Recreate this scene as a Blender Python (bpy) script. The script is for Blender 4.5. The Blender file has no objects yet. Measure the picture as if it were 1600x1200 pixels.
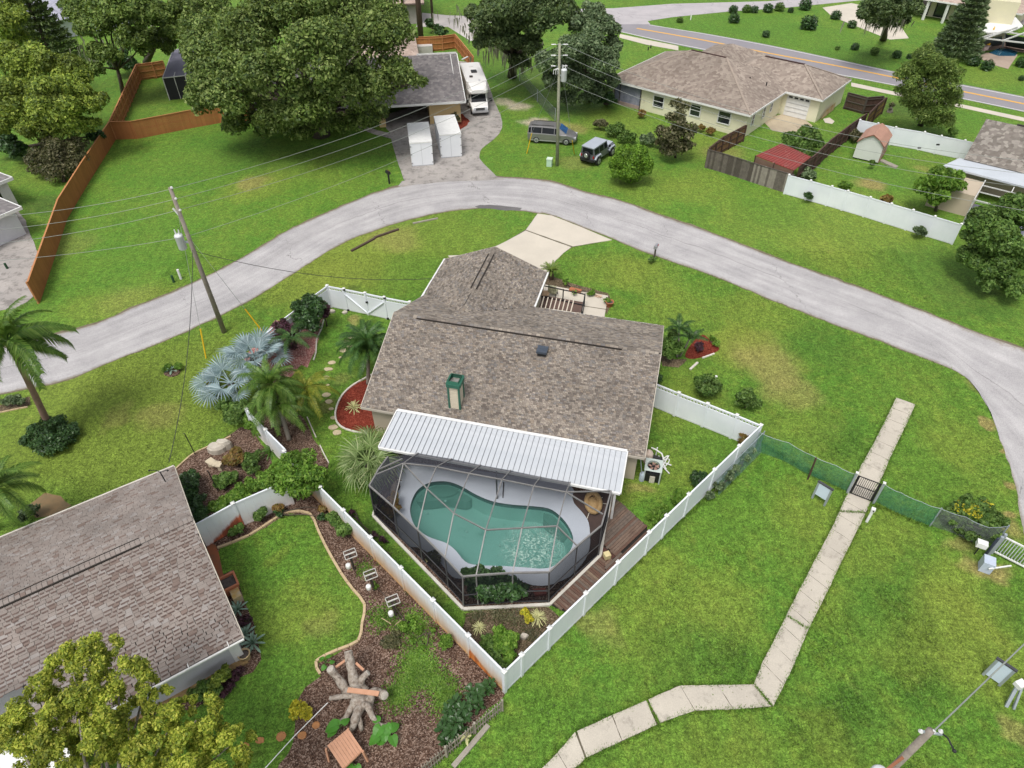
import bpy, math, random
import numpy as np
from mathutils import Vector, Matrix
from mathutils.geometry import tessellate_polygon

R = math.radians
rnd = random.Random(11)
npr = np.random.default_rng(5)
S = bpy.context.scene
COL = S.collection
# ------------------------------------------------------------------ camera
CAM_H = 29.0
PITCH, ROLL = 0.73391527, -0.00486133
cp, sp = math.cos(PITCH), math.sin(PITCH)
FW = Vector((0, cp, -sp)); r0 = Vector((1, 0, 0)); u0 = r0.cross(FW)
RT = math.cos(ROLL)*r0 + math.sin(ROLL)*u0
UP = -math.sin(ROLL)*r0 + math.cos(ROLL)*u0
cam = bpy.data.objects.new('camera', bpy.data.cameras.new('camera'))
COL.objects.link(cam)
cam.data.sensor_width = 36; cam.data.lens = 24
cam.data.clip_start = .5; cam.data.clip_end = 3000
m3 = Matrix((RT, UP, -FW)).transposed()
cam.matrix_world = Matrix.Translation((0, 0, CAM_H)) @ m3.to_4x4()
S.camera = cam
S.render.resolution_x, S.render.resolution_y = 1024, 768
# ------------------------------------------------------------------ world, sun, exposure
W = bpy.data.worlds.new('World'); S.world = W; W.use_nodes = True
nt = W.node_tree; nt.nodes.clear()
SUN_EL, SUN_AZ = R(64), R(205)          # azimuth clockwise from +Y
sky = nt.nodes.new('ShaderNodeTexSky'); sky.sky_type = 'NISHITA'; sky.sun_disc = False
sky.sun_elevation = SUN_EL; sky.sun_rotation = SUN_AZ
sky.air_density = 1.0; sky.dust_density = 4.0; sky.ozone_density = 1.0
hs = nt.nodes.new('ShaderNodeHueSaturation'); hs.inputs['Saturation'].default_value = 0.28
bg = nt.nodes.new('ShaderNodeBackground'); bg.inputs['Strength'].default_value = 0.125
wo = nt.nodes.new('ShaderNodeOutputWorld')
nt.links.new(sky.outputs[0], hs.inputs['Color']); nt.links.new(hs.outputs[0], bg.inputs[0]); nt.links.new(bg.outputs[0], wo.inputs[0])
sl = bpy.data.lights.new('sun', 'SUN'); sl.energy = 1.4; sl.angle = R(20); sl.color = (1, .96, .9)
so = bpy.data.objects.new('sun', sl); COL.objects.link(so)
sd = Vector((math.sin(SUN_AZ)*math.cos(SUN_EL), math.cos(SUN_AZ)*math.cos(SUN_EL), math.sin(SUN_EL)))
so.rotation_euler = sd.to_track_quat('Z', 'Y').to_euler(); so.location = (0, 0, 60)
vs = S.view_settings; vs.view_transform = 'Standard'; vs.look = 'None'; vs.gamma = 1; vs.use_curve_mapping = False
vs.exposure = 0.56

# ------------------------------------------------------------------ helpers: measured positions
def G(px, py, z=0.0):
    """point at height z seen at pixel (px, py) of the 1600x1200 photograph"""
    d = FW + RT*((px-800)/1066.67) - UP*((py-600)/1066.67)
    t = (CAM_H - z)/-d.z
    return Vector((d.x*t, d.y*t, z))
def GG(pts, z=0.0): return [G(p[0], p[1], z) for p in pts]
def rpx(px, py, r, z=0):           # metres covered by r photo pixels at that point
    p = G(px, py, z) - Vector((0, 0, CAM_H))
    return r*p.dot(FW)/1066.67
def lerp(a, b, t): return a + (b-a)*t
def smooth_line(pts, n=4, closed=False):
    out = []; N = len(pts)
    for i in range(N if closed else N-1):
        if closed: p0, p1, p2, p3 = pts[(i-1) % N], pts[i], pts[(i+1) % N], pts[(i+2) % N]
        else: p0, p1, p2, p3 = pts[max(i-1, 0)], pts[i], pts[i+1], pts[min(i+2, N-1)]
        for k in range(n):
            t = k/n
            out.append(.5*((2*p1)+(p2-p0)*t+(2*p0-5*p1+4*p2-p3)*t*t+(3*p1-3*p2+p3-p0)*t*t*t))
    if not closed: out.append(pts[-1].copy())
    return out
def jag(pts, amp, step=.35, closed=True):
    out = []; N = len(pts)
    for i in range(N if closed else N-1):
        a, b = pts[i], pts[(i+1) % N]; L = (b-a).length; n = max(1, int(L/step))
        d = (b-a).normalized() if L > 0 else Vector((1, 0, 0)); nn = Vector((-d.y, d.x, 0))
        for k in range(n):
            out.append(a + (b-a)*(k/n) + nn*rnd.uniform(-amp, amp))
    if not closed: out.append(pts[-1].copy())
    return out

# ------------------------------------------------------------------ helpers: meshes
XF = {}
def props(o, label=None, cat=None, group=None, kind=None):
    if label: o['label'] = label
    if cat: o['category'] = cat
    if group: o['group'] = group
    if kind: o['kind'] = kind
    return o
def link(o, parent=None):
    COL.objects.link(o)
    if parent is not None: o.parent = parent
    return o
def thing(name, label, cat, loc=(0, 0, 0), rz=0.0, group=None, s=1.0):
    o = bpy.data.objects.new(name, None); COL.objects.link(o)
    o.empty_display_size = .2
    o.location = loc; o.rotation_euler = (0, 0, rz); o.scale = (s, s, s)
    XF[o.name] = Matrix.LocRotScale(Vector(loc), Matrix.Rotation(rz, 3, 'Z'), Vector((s, s, s)))
    return props(o, label, cat, group)
def npmesh(name, V, F, smooth=False):
    me = bpy.data.meshes.new(name)
    V = np.asarray(V, np.float32).reshape(-1, 3); F = np.asarray(F, np.int32); k = F.shape[1]
    me.vertices.add(len(V)); me.vertices.foreach_set('co', V.ravel())
    me.loops.add(F.size); me.loops.foreach_set('vertex_index', F.ravel())
    me.polygons.add(len(F)); me.polygons.foreach_set('loop_start', np.arange(len(F), dtype=np.int32)*k)
    me.polygons.foreach_set('loop_total', np.full(len(F), k, np.int32))
    if smooth: me.polygons.foreach_set('use_smooth', np.ones(len(F), bool))
    me.update(calc_edges=True)
    return me
def inst(name, me, mat, parent=None, loc=(0, 0, 0), rot=(0, 0, 0), s=1.0, **kw):
    """object on shared mesh data, local to its parent"""
    if mat is not None and not me.materials: me.materials.append(mat)
    o = bpy.data.objects.new(name, me); link(o, parent)
    o.location = loc; o.rotation_euler = rot; o.scale = (s, s, s) if isinstance(s, (int, float)) else s
    return props(o, **kw)
class MB:
    def __init__(self): self.v = []; self.f = []
    def add(self, vs, fs):
        b = len(self.v); self.v += [Vector(v) for v in vs]; self.f += [tuple(i+b for i in f) for f in fs]; return self
    def box(self, c, s, rz=0.0, m=None):
        c = Vector(c); x, y, z = s[0]/2, s[1]/2, s[2]/2
        vs = [Vector((a*x, b*y, d*z)) for d in (-1, 1) for b in (-1, 1) for a in (-1, 1)]
        q = m if m is not None else Matrix.Rotation(rz, 3, 'Z')
        return self.add([c + q @ v for v in vs], [(0, 2, 3, 1), (4, 5, 7, 6), (0, 1, 5, 4), (1, 3, 7, 5), (3, 2, 6, 7), (2, 0, 4, 6)])
    def bar(self, a, b, w, h, up=None):
        a = Vector(a); b = Vector(b); d = (b-a); L = d.length
        if L < 1e-6: return self
        d /= L; up = Vector(up) if up is not None else Vector((0, 0, 1))
        if abs(d.dot(up)) > .98: up = Vector((0, 1, 0))
        s = d.cross(up).normalized(); t = s.cross(d)
        return self.box((a+b)/2, (L, w, h), m=Matrix((d, s, t)).transposed())
    def tube(self, pts, rad, n=8, cap=True):
        pts = [Vector(p) for p in pts]; N = len(pts)
        if not isinstance(rad, (list, tuple)): rad = [rad]*N
        vs = []; ref = None
        for i, p in enumerate(pts):
            d = (pts[min(i+1, N-1)] - pts[max(i-1, 0)]).normalized()
            if ref is None: ref = Vector((1, 0, 0)) if abs(d.x) < .9 else Vector((0, 1, 0))
            s = d.cross(ref).normalized(); t = s.cross(d); ref = (ref - d*ref.dot(d)).normalized()
            for k in range(n):
                a = 2*math.pi*k/n; vs.append(p + (s*math.cos(a) + t*math.sin(a))*rad[i])
        fs = []
        for i in range(N-1):
            for k in range(n):
                k2 = (k+1) % n; fs.append((i*n+k, i*n+k2, (i+1)*n+k2, (i+1)*n+k))
        if cap: fs += [tuple(range(n))[::-1], tuple((N-1)*n+k for k in range(n))]
        return self.add(vs, fs)
    def prism(self, pts, z0, z1, bottom=False):
        P = [Vector((p[0], p[1], 0)) for p in pts]
        A = sum(P[i].x*P[(i+1) % len(P)].y - P[(i+1) % len(P)].x*P[i].y for i in range(len(P)))
        if A < 0: P.reverse()
        n = len(P)
        vs = [Vector((p.x, p.y, z0)) for p in P] + [Vector((p.x, p.y, z1)) for p in P]
        fs = [(i, (i+1) % n, n+(i+1) % n, n+i) for i in range(n)] + [tuple(range(n, 2*n))]
        if bottom: fs.append(tuple(range(n))[::-1])
        return self.add(vs, fs)
    def sheet(self, pts, z=None):
        P = [Vector((p[0], p[1], p[2] if z is None else z)) for p in pts]
        A = sum(P[i].x*P[(i+1) % len(P)].y - P[(i+1) % len(P)].x*P[i].y for i in range(len(P)))
        if A < 0: P.reverse()
        return self.add(P, [tuple(range(len(P)))])
    def quad(self, a, b, c, d): return self.add([a, b, c, d], [(0, 1, 2, 3)])
    def strip(self, A, B, z=None):
        """flat strip between two polylines of equal length"""
        n = len(A); vs = [Vector((p[0], p[1], p[2] if z is None else z)) for p in list(A)+list(B)]
        return self.add(vs, [(i, i+1, n+i+1, n+i) for i in range(n-1)])
    def ball(self, c, r, nu=12, nv=7, z0=-1.0):
        c = Vector(c); r = Vector(r) if not isinstance(r, (int, float)) else Vector((r, r, r)); vs = []; fs = []
        for j in range(nv+1):
            t = -math.pi/2 + math.pi*j/nv
            if math.sin(t) < z0: t = math.asin(z0)
            for i in range(nu):
                a = 2*math.pi*i/nu
                vs.append(c + Vector((r.x*math.cos(t)*math.cos(a), r.y*math.cos(t)*math.sin(a), r.z*math.sin(t))))
        for j in range(nv):
            for i in range(nu):
                i2 = (i+1) % nu; fs.append((j*nu+i, j*nu+i2, (j+1)*nu+i2, (j+1)*nu+i))
        return self.add(vs, fs)
    def lathe(self, c, prof, n=16):
        c = Vector(c); vs = []; fs = []; m = len(prof)
        for (r, z) in prof:
            for k in range(n):
                a = 2*math.pi*k/n; vs.append(c + Vector((r*math.cos(a), r*math.sin(a), z)))
        for j in range(m-1):
            for k in range(n):
                k2 = (k+1) % n; fs.append((j*n+k, j*n+k2, (j+1)*n+k2, (j+1)*n+k))
        fs.append(tuple((m-1)*n+k for k in range(n)))
        return self.add(vs, fs)
    def mesh(self, name, inv=None, smooth=False):
        me = bpy.data.meshes.new(name)
        vs = [inv @ v for v in self.v] if inv is not None else self.v
        me.from_pydata([tuple(v) for v in vs], [], self.f)
        if smooth: me.polygons.foreach_set('use_smooth', [True]*len(me.polygons))
        me.update(); return me
    def part(self, name, mat, parent, smooth=False, **kw):
        """part of a thing; vertices given in world space (or in prototype space)"""
        inv = XF[parent.name].inverted() if parent is not None else None
        me = self.mesh(name, inv, smooth); me.materials.append(mat)
        o = bpy.data.objects.new(name, me); link(o, parent)
        if parent is not None: XF[o.name] = XF[parent.name]
        return props(o, **kw)
    def solo(self, name, mat, label, cat, loc=None, group=None, smooth=False, kind=None):
        if loc is None:
            xs = [v.x for v in self.v]; ys = [v.y for v in self.v]; zs = [v.z for v in self.v]
            loc = Vector(((min(xs)+max(xs))/2, (min(ys)+max(ys))/2, min(zs)))
        inv = Matrix.Translation(Vector(loc)).inverted()
        me = self.mesh(name, inv, smooth); me.materials.append(mat)
        o = bpy.data.objects.new(name, me); link(o); o.location = loc
        XF[o.name] = Matrix.Translation(Vector(loc))
        return props(o, label, cat, group, kind)
    def ground(self, name, mat, kind='structure'):
        me = self.mesh(name); me.materials.append(mat)
        o = bpy.data.objects.new(name, me); link(o); XF[o.name] = Matrix()
        o['kind'] = kind; return o
def dup(o, loc=None, rz=None, label=None, s=None, group=None, parent=None):
    c = o.copy(); COL.objects.link(c)
    if parent is not None: c.parent = parent
    if loc is not None: c.location = loc
    if rz is not None: c.rotation_euler = (0, 0, rz)
    if s is not None: c.scale = (s, s, s) if isinstance(s, (int, float)) else s
    if label: c['label'] = label
    if group: c['group'] = group
    for ch in list(o.children): dup(ch, parent=c)
    return c

# ------------------------------------------------------------------ helpers: materials
class NT:
    def __init__(self, name):
        m = bpy.data.materials.new(name); m.use_nodes = True; self.m = m; self.t = m.node_tree; self.t.nodes.clear()
        self.out = self.n('ShaderNodeOutputMaterial')
    def n(self, typ, **kw):
        x = self.t.nodes.new(typ)
        for k, v in kw.items(): setattr(x, k, v)
        return x
    def l(self, a, b): self.t.links.new(a, b)
    def pos(self, obj=False):
        if obj: return self.n('ShaderNodeTexCoord').outputs['Object']
        return self.n('ShaderNodeNewGeometry').outputs['Position']
    def noise(self, vec, scale, detail=3, rough=.55, out='Fac'):
        x = self.n('ShaderNodeTexNoise'); x.inputs['Scale'].default_value = scale; x.inputs['Detail'].default_value = detail
        x.inputs['Roughness'].default_value = rough; self.l(vec, x.inputs['Vector']); return x.outputs[out]
    def ramp(self, fac, stops, interp='LINEAR'):
        x = self.n('ShaderNodeValToRGB'); cr = x.color_ramp; cr.interpolation = interp
        while len(cr.elements) < len(stops): cr.elements.new(.5)
        for e, (p, c) in zip(cr.elements, stops): e.position = p; e.color = (c[0], c[1], c[2], 1) if not isinstance(c, (int, float)) else (c, c, c, 1)
        self.l(fac, x.inputs[0]); return x.outputs[0]
    def mix(self, f, a, b, mode='MIX'):
        x = self.n('ShaderNodeMix', data_type='RGBA', blend_type=mode)
        for s, v in ((0, f), (6, a), (7, b)):
            if hasattr(v, 'links'): self.l(v, x.inputs[s])
            elif s == 0: x.inputs[0].default_value = v
            else: x.inputs[s].default_value = (v[0], v[1], v[2], 1)
        return x.outputs[2]
    def math(self, op, a, b=0.0, c=None):
        x = self.n('ShaderNodeMath', operation=op)
        for i, v in enumerate((a, b, c)):
            if v is None: continue
            if hasattr(v, 'links'): self.l(v, x.inputs[i])
            else: x.inputs[i].default_value = v
        return x.outputs[0]
    def maprange(self, v, a, b, c=0, d=1):
        x = self.n('ShaderNodeMapRange'); x.inputs[1].default_value = a; x.inputs[2].default_value = b
        x.inputs[3].default_value = c; x.inputs[4].default_value = d; self.l(v, x.inputs[0]); return x.outputs[0]
    def bump(self, h, strength, dist=.02):
        x = self.n('ShaderNodeBump'); x.inputs['Strength'].default_value = strength; x.inputs['Distance'].default_value = dist
        self.l(h, x.inputs['Height']); return x.outputs[0]
    def bsdf(self, col, rough=.8, metal=0, normal=None, spec=.4, **kw):
        x = self.n('ShaderNodeBsdfPrincipled')
        if hasattr(col, 'links'): self.l(col, x.inputs['Base Color'])
        else: x.inputs['Base Color'].default_value = (col[0], col[1], col[2], 1)
        x.inputs['Roughness'].default_value = rough; x.inputs['Metallic'].default_value = metal
        x.inputs['Specular IOR Level'].default_value = spec
        for k, v in kw.items(): x.inputs[k].default_value = v
        if normal is not None: self.l(normal, x.inputs['Normal'])
        return x.outputs[0]
    def done(self, sh): self.l(sh, self.out.inputs[0]); return self.m
MATS = {}
def mat(name, c, c2=None, sc=2.0, rough=.75, bump=0.0, bsc=40.0, metal=0.0, spec=.4, rand=0.0, world=False, dirt=None):
    """plain surface with broken-up colour: c..c2 by noise, value jitter per object / per island"""
    if name in MATS: return MATS[name]
    t = NT(name); v = t.pos(not world)
    c2 = c2 or tuple(x*.8 for x in c)
    n = t.noise(v, sc, 5, .62); f = t.maprange(n, .3, .7)
    col = t.mix(f, c, c2)
    fine = t.noise(v, bsc, 2)
    col = t.mix(.25, col, t.ramp(fine, [(.3, .55), (.7, 1.0)]), 'MULTIPLY')
    if dirt: col = t.mix(t.maprange(t.noise(v, dirt[1], 4, .7), dirt[2], dirt[2]+.14), col, dirt[0])
    if rand:
        oi = t.n('ShaderNodeObjectInfo').outputs['Random']; isl = t.n('ShaderNodeNewGeometry').outputs['Random Per Island']
        rr = t.math('FRACT', t.math('ADD', oi, isl))
        col = t.mix(1.0, col, t.ramp(rr, [(0, 1-rand), (1, 1+rand*.4)]), 'MULTIPLY')
    nm = t.bump(fine, bump, .02) if bump else None
    MATS[name] = t.done(t.bsdf(col, rough, metal, nm, spec)); return MATS[name]
def leafmat(name, cols, tr=.3, rough=.55, vsc=.5, vary=.35):
    if name in MATS: return MATS[name]
    t = NT(name); isl = t.n('ShaderNodeNewGeometry').outputs['Random Per Island']
    k = len(cols); col = t.ramp(isl, [(i/(k-1), c) for i, c in enumerate(cols)])
    n = t.noise(t.pos(), vsc, 3)
    col = t.mix(1.0, col, t.ramp(n, [(.3, 1-vary), (.7, 1+vary)]), 'MULTIPLY')
    b = t.bsdf(col, rough, spec=.3)
    tl = t.n('ShaderNodeBsdfTranslucent'); t.l(t.mix(.5, col, (.25, .32, .02)), tl.inputs[0])
    mx = t.n('ShaderNodeMixShader'); mx.inputs[0].default_value = tr; t.l(b, mx.inputs[1]); t.l(tl.outputs[0], mx.inputs[2])
    MATS[name] = t.done(mx.outputs[0]); return MATS[name]
def nofold(*a): pass
# ================================================================== GROUND
# patches of grass of another colour: (px, py, radius px, colour, strength)
GR = {'A': (.09, .2, .024), 'Y': (.2, .25, .04), 'B': (.31, .245, .095), 'D': (.048, .135, .018), 'O': (.155, .22, .032), 'E': (.05, .07, .02), 'S': (.5, .42, .33)}
PATCH = [
 (560,400,120,'Y',.75),(480,440,80,'Y',.7),(700,365,90,'O',.6),(640,420,60,'A',.5),(620,370,45,'B',.35),
 (170,640,200,'O',.85),(60,700,120,'O',.8),(280,600,150,'O',.8),(230,720,120,'O',.8),(250,655,38,'B',.35),(190,652,25,'B',.3),(150,590,80,'Y',.3),
 (1150,540,60,'Y',.8),(1200,560,60,'B',.55),(1230,610,45,'B',.45),(1080,640,70,'Y',.5),(1180,500,80,'Y',.5),(1290,540,60,'D',0.45),(1010,430,60,'Y',.5),(950,420,60,'Y',.45),(1050,480,60,'Y',.45),
 (1330,350,140,'Y',.45),(1290,400,60,'Y',.45),(1450,420,80,'D',0.39),(1520,470,70,'E',.3),(1180,350,80,'Y',.35),(1210,330,60,'A',.5),
 (1330,690,60,'D',0.42),(1260,660,70,'Y',.3),(1440,720,70,'A',.5),(1500,690,70,'Y',.4),(1580,820,30,'B',.6),(1530,600,22,'B',.6),
 (1400,950,90,'D',0.42),(1500,1000,110,'Y',.55),(1330,1130,70,'D',0.42),(1430,1060,60,'D',0.35),(1300,950,50,'Y',.3),(1500,930,80,'Y',.5),(1570,950,40,'D',0.28),(1290,1160,60,'Y',.4),(1590,1150,30,'B',.5),(1420,1030,40,'O',.5),
 (1130,960,80,'Y',.5),(1000,950,80,'Y',.3),(1060,1010,60,'D',0.28),(940,985,35,'B',.35),(1140,1030,60,'D',0.32),(930,1120,60,'D',0.21),(1090,1160,60,'O',.5),(1180,1170,60,'Y',.4),(850,1110,60,'A',.6),(1250,800,60,'Y',.35),(1150,800,80,'A',.5),(1030,880,50,'Y',.4),
 (1350,860,50,'Y',.3),(1400,830,50,'Y',.45),(1440,880,50,'D',0.28),(1540,655,11,'B',.8),(1566,705,10,'B',.8),(1582,755,12,'B',.8),(1590,800,12,'B',.8),(1538,890,26,'B',.75),(1500,850,22,'B',.5),
 (440,880,60,'A',.5),(440,862,20,'Y',.4),(470,960,50,'Y',.5),(390,1000,60,'Y',.4),(500,980,30,'B',.25),(380,1100,100,'A',.5),
 (300,260,110,'A',.3),(400,290,60,'Y',.5),(395,285,26,'B',.55),(470,255,70,'Y',.35),(430,230,110,'D',0.39),(330,210,60,'D',0.21),(200,400,130,'A',.4),(150,480,60,'Y',.4),(200,470,50,'B',.2),(250,470,60,'Y',.35),
 (240,150,50,'Y',.3),(110,380,40,'B',.2),(50,270,60,'Y',.3),(75,320,40,'E',.5),
 (810,165,22,'S',.75),(835,190,24,'S',.8),(790,160,16,'S',.6),(850,205,20,'B',.8),(890,200,30,'B',.6),(960,190,60,'O',.7),(1080,220,80,'O',.7),(1130,240,40,'B',.35),(900,255,30,'B',.3),(1010,290,60,'O',.6),(1100,290,60,'Y',.4),(830,120,60,'E',.45),(880,150,60,'E',.4),(780,110,60,'D',0.35),
 (1250,165,60,'A',.6),(1380,280,60,'A',.5),(1360,290,26,'B',.8),(1440,262,12,'B',.5),(1410,170,50,'E',.5),(1530,190,60,'A',.6),(1450,255,40,'O',.4),
 (1100,30,160,'A',.5),(1250,60,120,'A',.4),(1350,95,80,'D',0.28),(1550,120,60,'O',.5),
 (575,830,40,'E',.35),(630,830,50,'E',.3),(1060,730,60,'Y',.3),(990,760,40,'Y',.45),(1000,760,16,'B',.5),(1100,680,60,'A',.5),(950,700,30,'Y',.3),
 (560,520,60,'D',0.24),(500,620,50,'D',0.28),(560,505,16,'B',.6),(545,460,20,'E',.4),(520,600,30,'E',.2),(650,960,60,'E',.5),(560,720,30,'E',.5),(505,640,16,'B',.4),(540,590,20,'B',.25),
]
gcol = bpy.data.node_groups.new('lawn_colour', 'ShaderNodeTree')
gcol.interface.new_socket('Color', in_out='OUTPUT', socket_type='NodeSocketColor')
class GT(NT):
    def __init__(self, tree): self.t = tree
t = GT(gcol); go = t.n('NodeGroupOutput'); P0 = t.pos()
wn = t.n('ShaderNodeVectorMath', operation='MULTIPLY_ADD'); w1 = t.n('ShaderNodeTexNoise'); w1.inputs['Scale'].default_value = .35; w1.inputs['Detail'].default_value = 3
t.l(P0, w1.inputs['Vector']); t.l(w1.outputs['Color'], wn.inputs[0]); wn.inputs[1].default_value = (3.4, 3.4, 0); wn.inputs[2].default_value = (-1.7, -1.7, 0)
wa = t.n('ShaderNodeVectorMath', operation='ADD'); t.l(P0, wa.inputs[0]); t.l(wn.outputs[0], wa.inputs[1]); WP = wa.outputs[0]
n1 = t.noise(P0, .22, 4, .6); n2 = t.noise(P0, 1.3, 4, .65)
col = t.mix(t.maprange(n1, .38, .66), GR['A'], (.13, .222, .03))
col = t.mix(t.math('MULTIPLY', t.maprange(n2, .48, .78), .55), col, GR['Y'])
for (px, py, r, k, s) in PATCH:
    c = G(px, py); rr = rpx(px, py, r)
    d = t.n('ShaderNodeVectorMath', operation='DISTANCE'); t.l(WP, d.inputs[0]); d.inputs[1].default_value = c
    f = t.n('ShaderNodeMapRange', interpolation_type='SMOOTHSTEP'); t.l(d.outputs['Value'], f.inputs[0])
    f.inputs[1].default_value = rr*.45; f.inputs[2].default_value = rr*1.25; f.inputs[3].default_value = s; f.inputs[4].default_value = 0
    col = t.mix(f.outputs[0], col, GR[k])
n3 = t.noise(P0, 4.5, 3, .7); n4 = t.noise(P0, .8, 5, .7)
col = t.mix(t.math('MULTIPLY', t.maprange(n4, .6, .76), .22), col, GR['B'])
col = t.mix(1, col, t.ramp(n3, [(.3, .6), (.7, 1.32)]), 'MULTIPLY')
col = t.mix(1, col, t.ramp(t.noise(P0, 1.7, 4, .7), [(.32, .8), (.68, 1.2)]), 'MULTIPLY')
mp = t.n('ShaderNodeMapping'); mp.inputs['Rotation'].default_value = (0, 0, .8); mp.inputs['Scale'].default_value = (2.6, .16, 1); t.l(wa.outputs[0], mp.inputs[0])
col = t.mix(1, col, t.ramp(t.noise(mp.outputs[0], 1, 3, .6), [(.3, .87), (.7, 1.13)]), 'MULTIPLY')
t.l(col, go.inputs[0])
def lawnmat(name, fine=True):
    t = NT(name); g = t.n('ShaderNodeGroup'); g.node_tree = gcol; P = t.pos(); col = g.outputs[0]
    if fine:
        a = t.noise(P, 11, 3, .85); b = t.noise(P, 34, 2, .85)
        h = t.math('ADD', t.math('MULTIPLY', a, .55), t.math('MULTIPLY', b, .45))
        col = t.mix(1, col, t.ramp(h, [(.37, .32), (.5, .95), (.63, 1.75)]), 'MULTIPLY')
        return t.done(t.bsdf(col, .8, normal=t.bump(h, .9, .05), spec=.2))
    isl = t.n('ShaderNodeNewGeometry').outputs['Random Per Island']
    col = t.mix(1, col, t.ramp(isl, [(0, .55), (.6, 1.15), (1, 1.7)]), 'MULTIPLY')
    tl = t.n('ShaderNodeBsdfTranslucent'); t.l(col, tl.inputs[0]); mx = t.n('ShaderNodeMixShader'); mx.inputs[0].default_value = .3
    t.l(t.bsdf(col, .6, spec=.25), mx.inputs[1]); t.l(tl.outputs[0], mx.inputs[2]); return t.done(mx.outputs[0])
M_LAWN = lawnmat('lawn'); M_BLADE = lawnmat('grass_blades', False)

POOL = smooth_line(GG([(641,798),(645,780),(655,765),(671,756),(688,753.5),(704,755),(722,762),(745,775),(770,785),(800,790),(832,792.5),(857,796),(873,806),(887,822),(895,840),(894,855),(886,868),(872,881),(860,888),(844,890),(818,888),(786,886),(746,884.5),(727,879),(712.5,862),(698,850.5),(682.5,845),(667.5,839),(652.5,828),(645,816)]), 3, True)
def sheet_hole(name, outer, hole, z, mt, kind='structure'):
    o = [Vector((p[0], p[1], 0)) for p in outer]; h = [Vector((p[0], p[1], 0)) for p in hole]
    tri = tessellate_polygon([o, h]); vs = [Vector((p.x, p.y, z)) for p in o+h]; m = MB(); fs = []
    for f in tri:
        a, b, c = (vs[i] for i in f)
        if (b-a).cross(c-a).z < 0: f = (f[0], f[2], f[1])
        if abs((b-a).cross(c-a).z) > 1e-9: fs.append(tuple(f))
    m.add(vs, fs); return m
e = 700
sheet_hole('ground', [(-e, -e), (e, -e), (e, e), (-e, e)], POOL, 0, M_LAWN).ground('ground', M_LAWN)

# ---------------------------------------------------------------- paved surfaces
def pavemat(name, c, c2, crack=True, spots=(.1, .09, .08), sp=.62, fine=.3, cw=.012, csc=.16):
    t = NT(name); P = t.pos(); a = t.noise(P, .35, 5, .6); b = t.noise(P, 30, 3, .7); s = t.noise(P, 1.1, 6, .75)
    col = t.mix(t.maprange(a, .35, .65), c, c2)
    col = t.mix(t.math('MULTIPLY', t.maprange(s, sp, sp+.12), .6), col, spots)
    col = t.mix(fine, col, t.ramp(b, [(.3, .35), (.7, 1.25)]), 'MULTIPLY')
    if crack:
        w = t.n('ShaderNodeVectorMath', operation='MULTIPLY_ADD'); q = t.n('ShaderNodeTexNoise'); q.inputs['Scale'].default_value = .6; q.inputs['Detail'].default_value = 5
        t.l(P, q.inputs['Vector']); t.l(q.outputs['Color'], w.inputs[0]); w.inputs[1].default_value = (2.2, 2.2, 0); t.l(P, w.inputs[2])
        v = t.n('ShaderNodeTexVoronoi', feature='DISTANCE_TO_EDGE'); v.inputs['Scale'].default_value = csc; t.l(w.outputs[0], v.inputs['Vector'])
        f = t.maprange(v.outputs['Distance'], 0, cw, .55, 0)
        f = t.math('MULTIPLY', f, t.maprange(t.noise(P, .25, 2), .42, .6)); col = t.mix(f, col, (.09, .085, .08))
    return t.done(t.bsdf(col, .88, normal=t.bump(b, .35, .01), spec=.25))
M_ROADX = pavemat('aged_asphalt_plain', (.44, .425, .425), (.36, .347, .35), sp=.62, cw=.004, csc=.13, fine=.5)
M_SOIL = mat('road_edge_soil', (.12, .095, .065), (.2, .17, .11), 2.5, bump=.5, world=True)
NED = GG([(-60,560),(0,545),(75,526),(150,506),(200,485),(262,460),(312,437),(357,415),(400,391),(457,357),(525,327),(580,304),(640,288),(700,280),(760,277),(800,278),(860,284),(912,300),(975,316),(1025,335),(1100,360),(1200,399),(1300,435),(1375,462),(1450,490),(1525,520),(1600,546),(1700,590),(1800,680)])
SED = GG([(-60,632),(0,615),(80,600),(120,587),(200,555),(275,525),(350,490),(400,464),(470,420),(530,382),(580,362),(625,347),(687,332),(750,325),(800,327),(838,332),(862,336),(912,355),(960,374),(1025,400),(1100,425),(1162,450),(1200,466),(1300,505),(1375,532),(1425,552),(1475,572),(1510,590),(1530,614),(1548,645),(1562,687),(1576,725),(1587,762),(1594,812),(1601,840),(1612,900),(1625,960)])
NE = jag(smooth_line(NED, 4), .05, .5, False); SE_ = jag(smooth_line(SED, 4), .05, .5, False)
ROADP = NE + SE_[::-1]
so_ = [p + Vector((rnd.uniform(-.1, .1), .2+rnd.uniform(0, .18), 0)) for p in NE]; s2 = [p + Vector((rnd.uniform(-.04, .04), -.07-rnd.uniform(0, .1), 0)) for p in SE_]
MB().sheet(so_ + s2[::-1], .004).ground('road_verge_soil', M_SOIL)
def road_strip(A, B, k, cols, mt, name):
    A, B = strip_between(A, B, k); V = []; UV = []; s = 0
    for i in range(k+1):
        if i: s += (A[i].lerp(B[i], .5)-A[i-1].lerp(B[i-1], .5)).length
        for j in range(cols+1): p = A[i].lerp(B[i], j/cols); V.append((p.x, p.y, .010)); UV.append((s, j/cols))
    F = [(i*(cols+1)+j, (i+1)*(cols+1)+j, (i+1)*(cols+1)+j+1, i*(cols+1)+j+1) for i in range(k) for j in range(cols)]
    me = npmesh(name, V, F); uv = me.uv_layers.new(name='UVMap'); uv.data.foreach_set('uv', np.array([UV[i] for f in F for i in f], np.float32).ravel()); me.materials.append(mt)
    o = link(bpy.data.objects.new(name, me)); XF[o.name] = Matrix(); o['kind'] = 'structure'; return o
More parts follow.
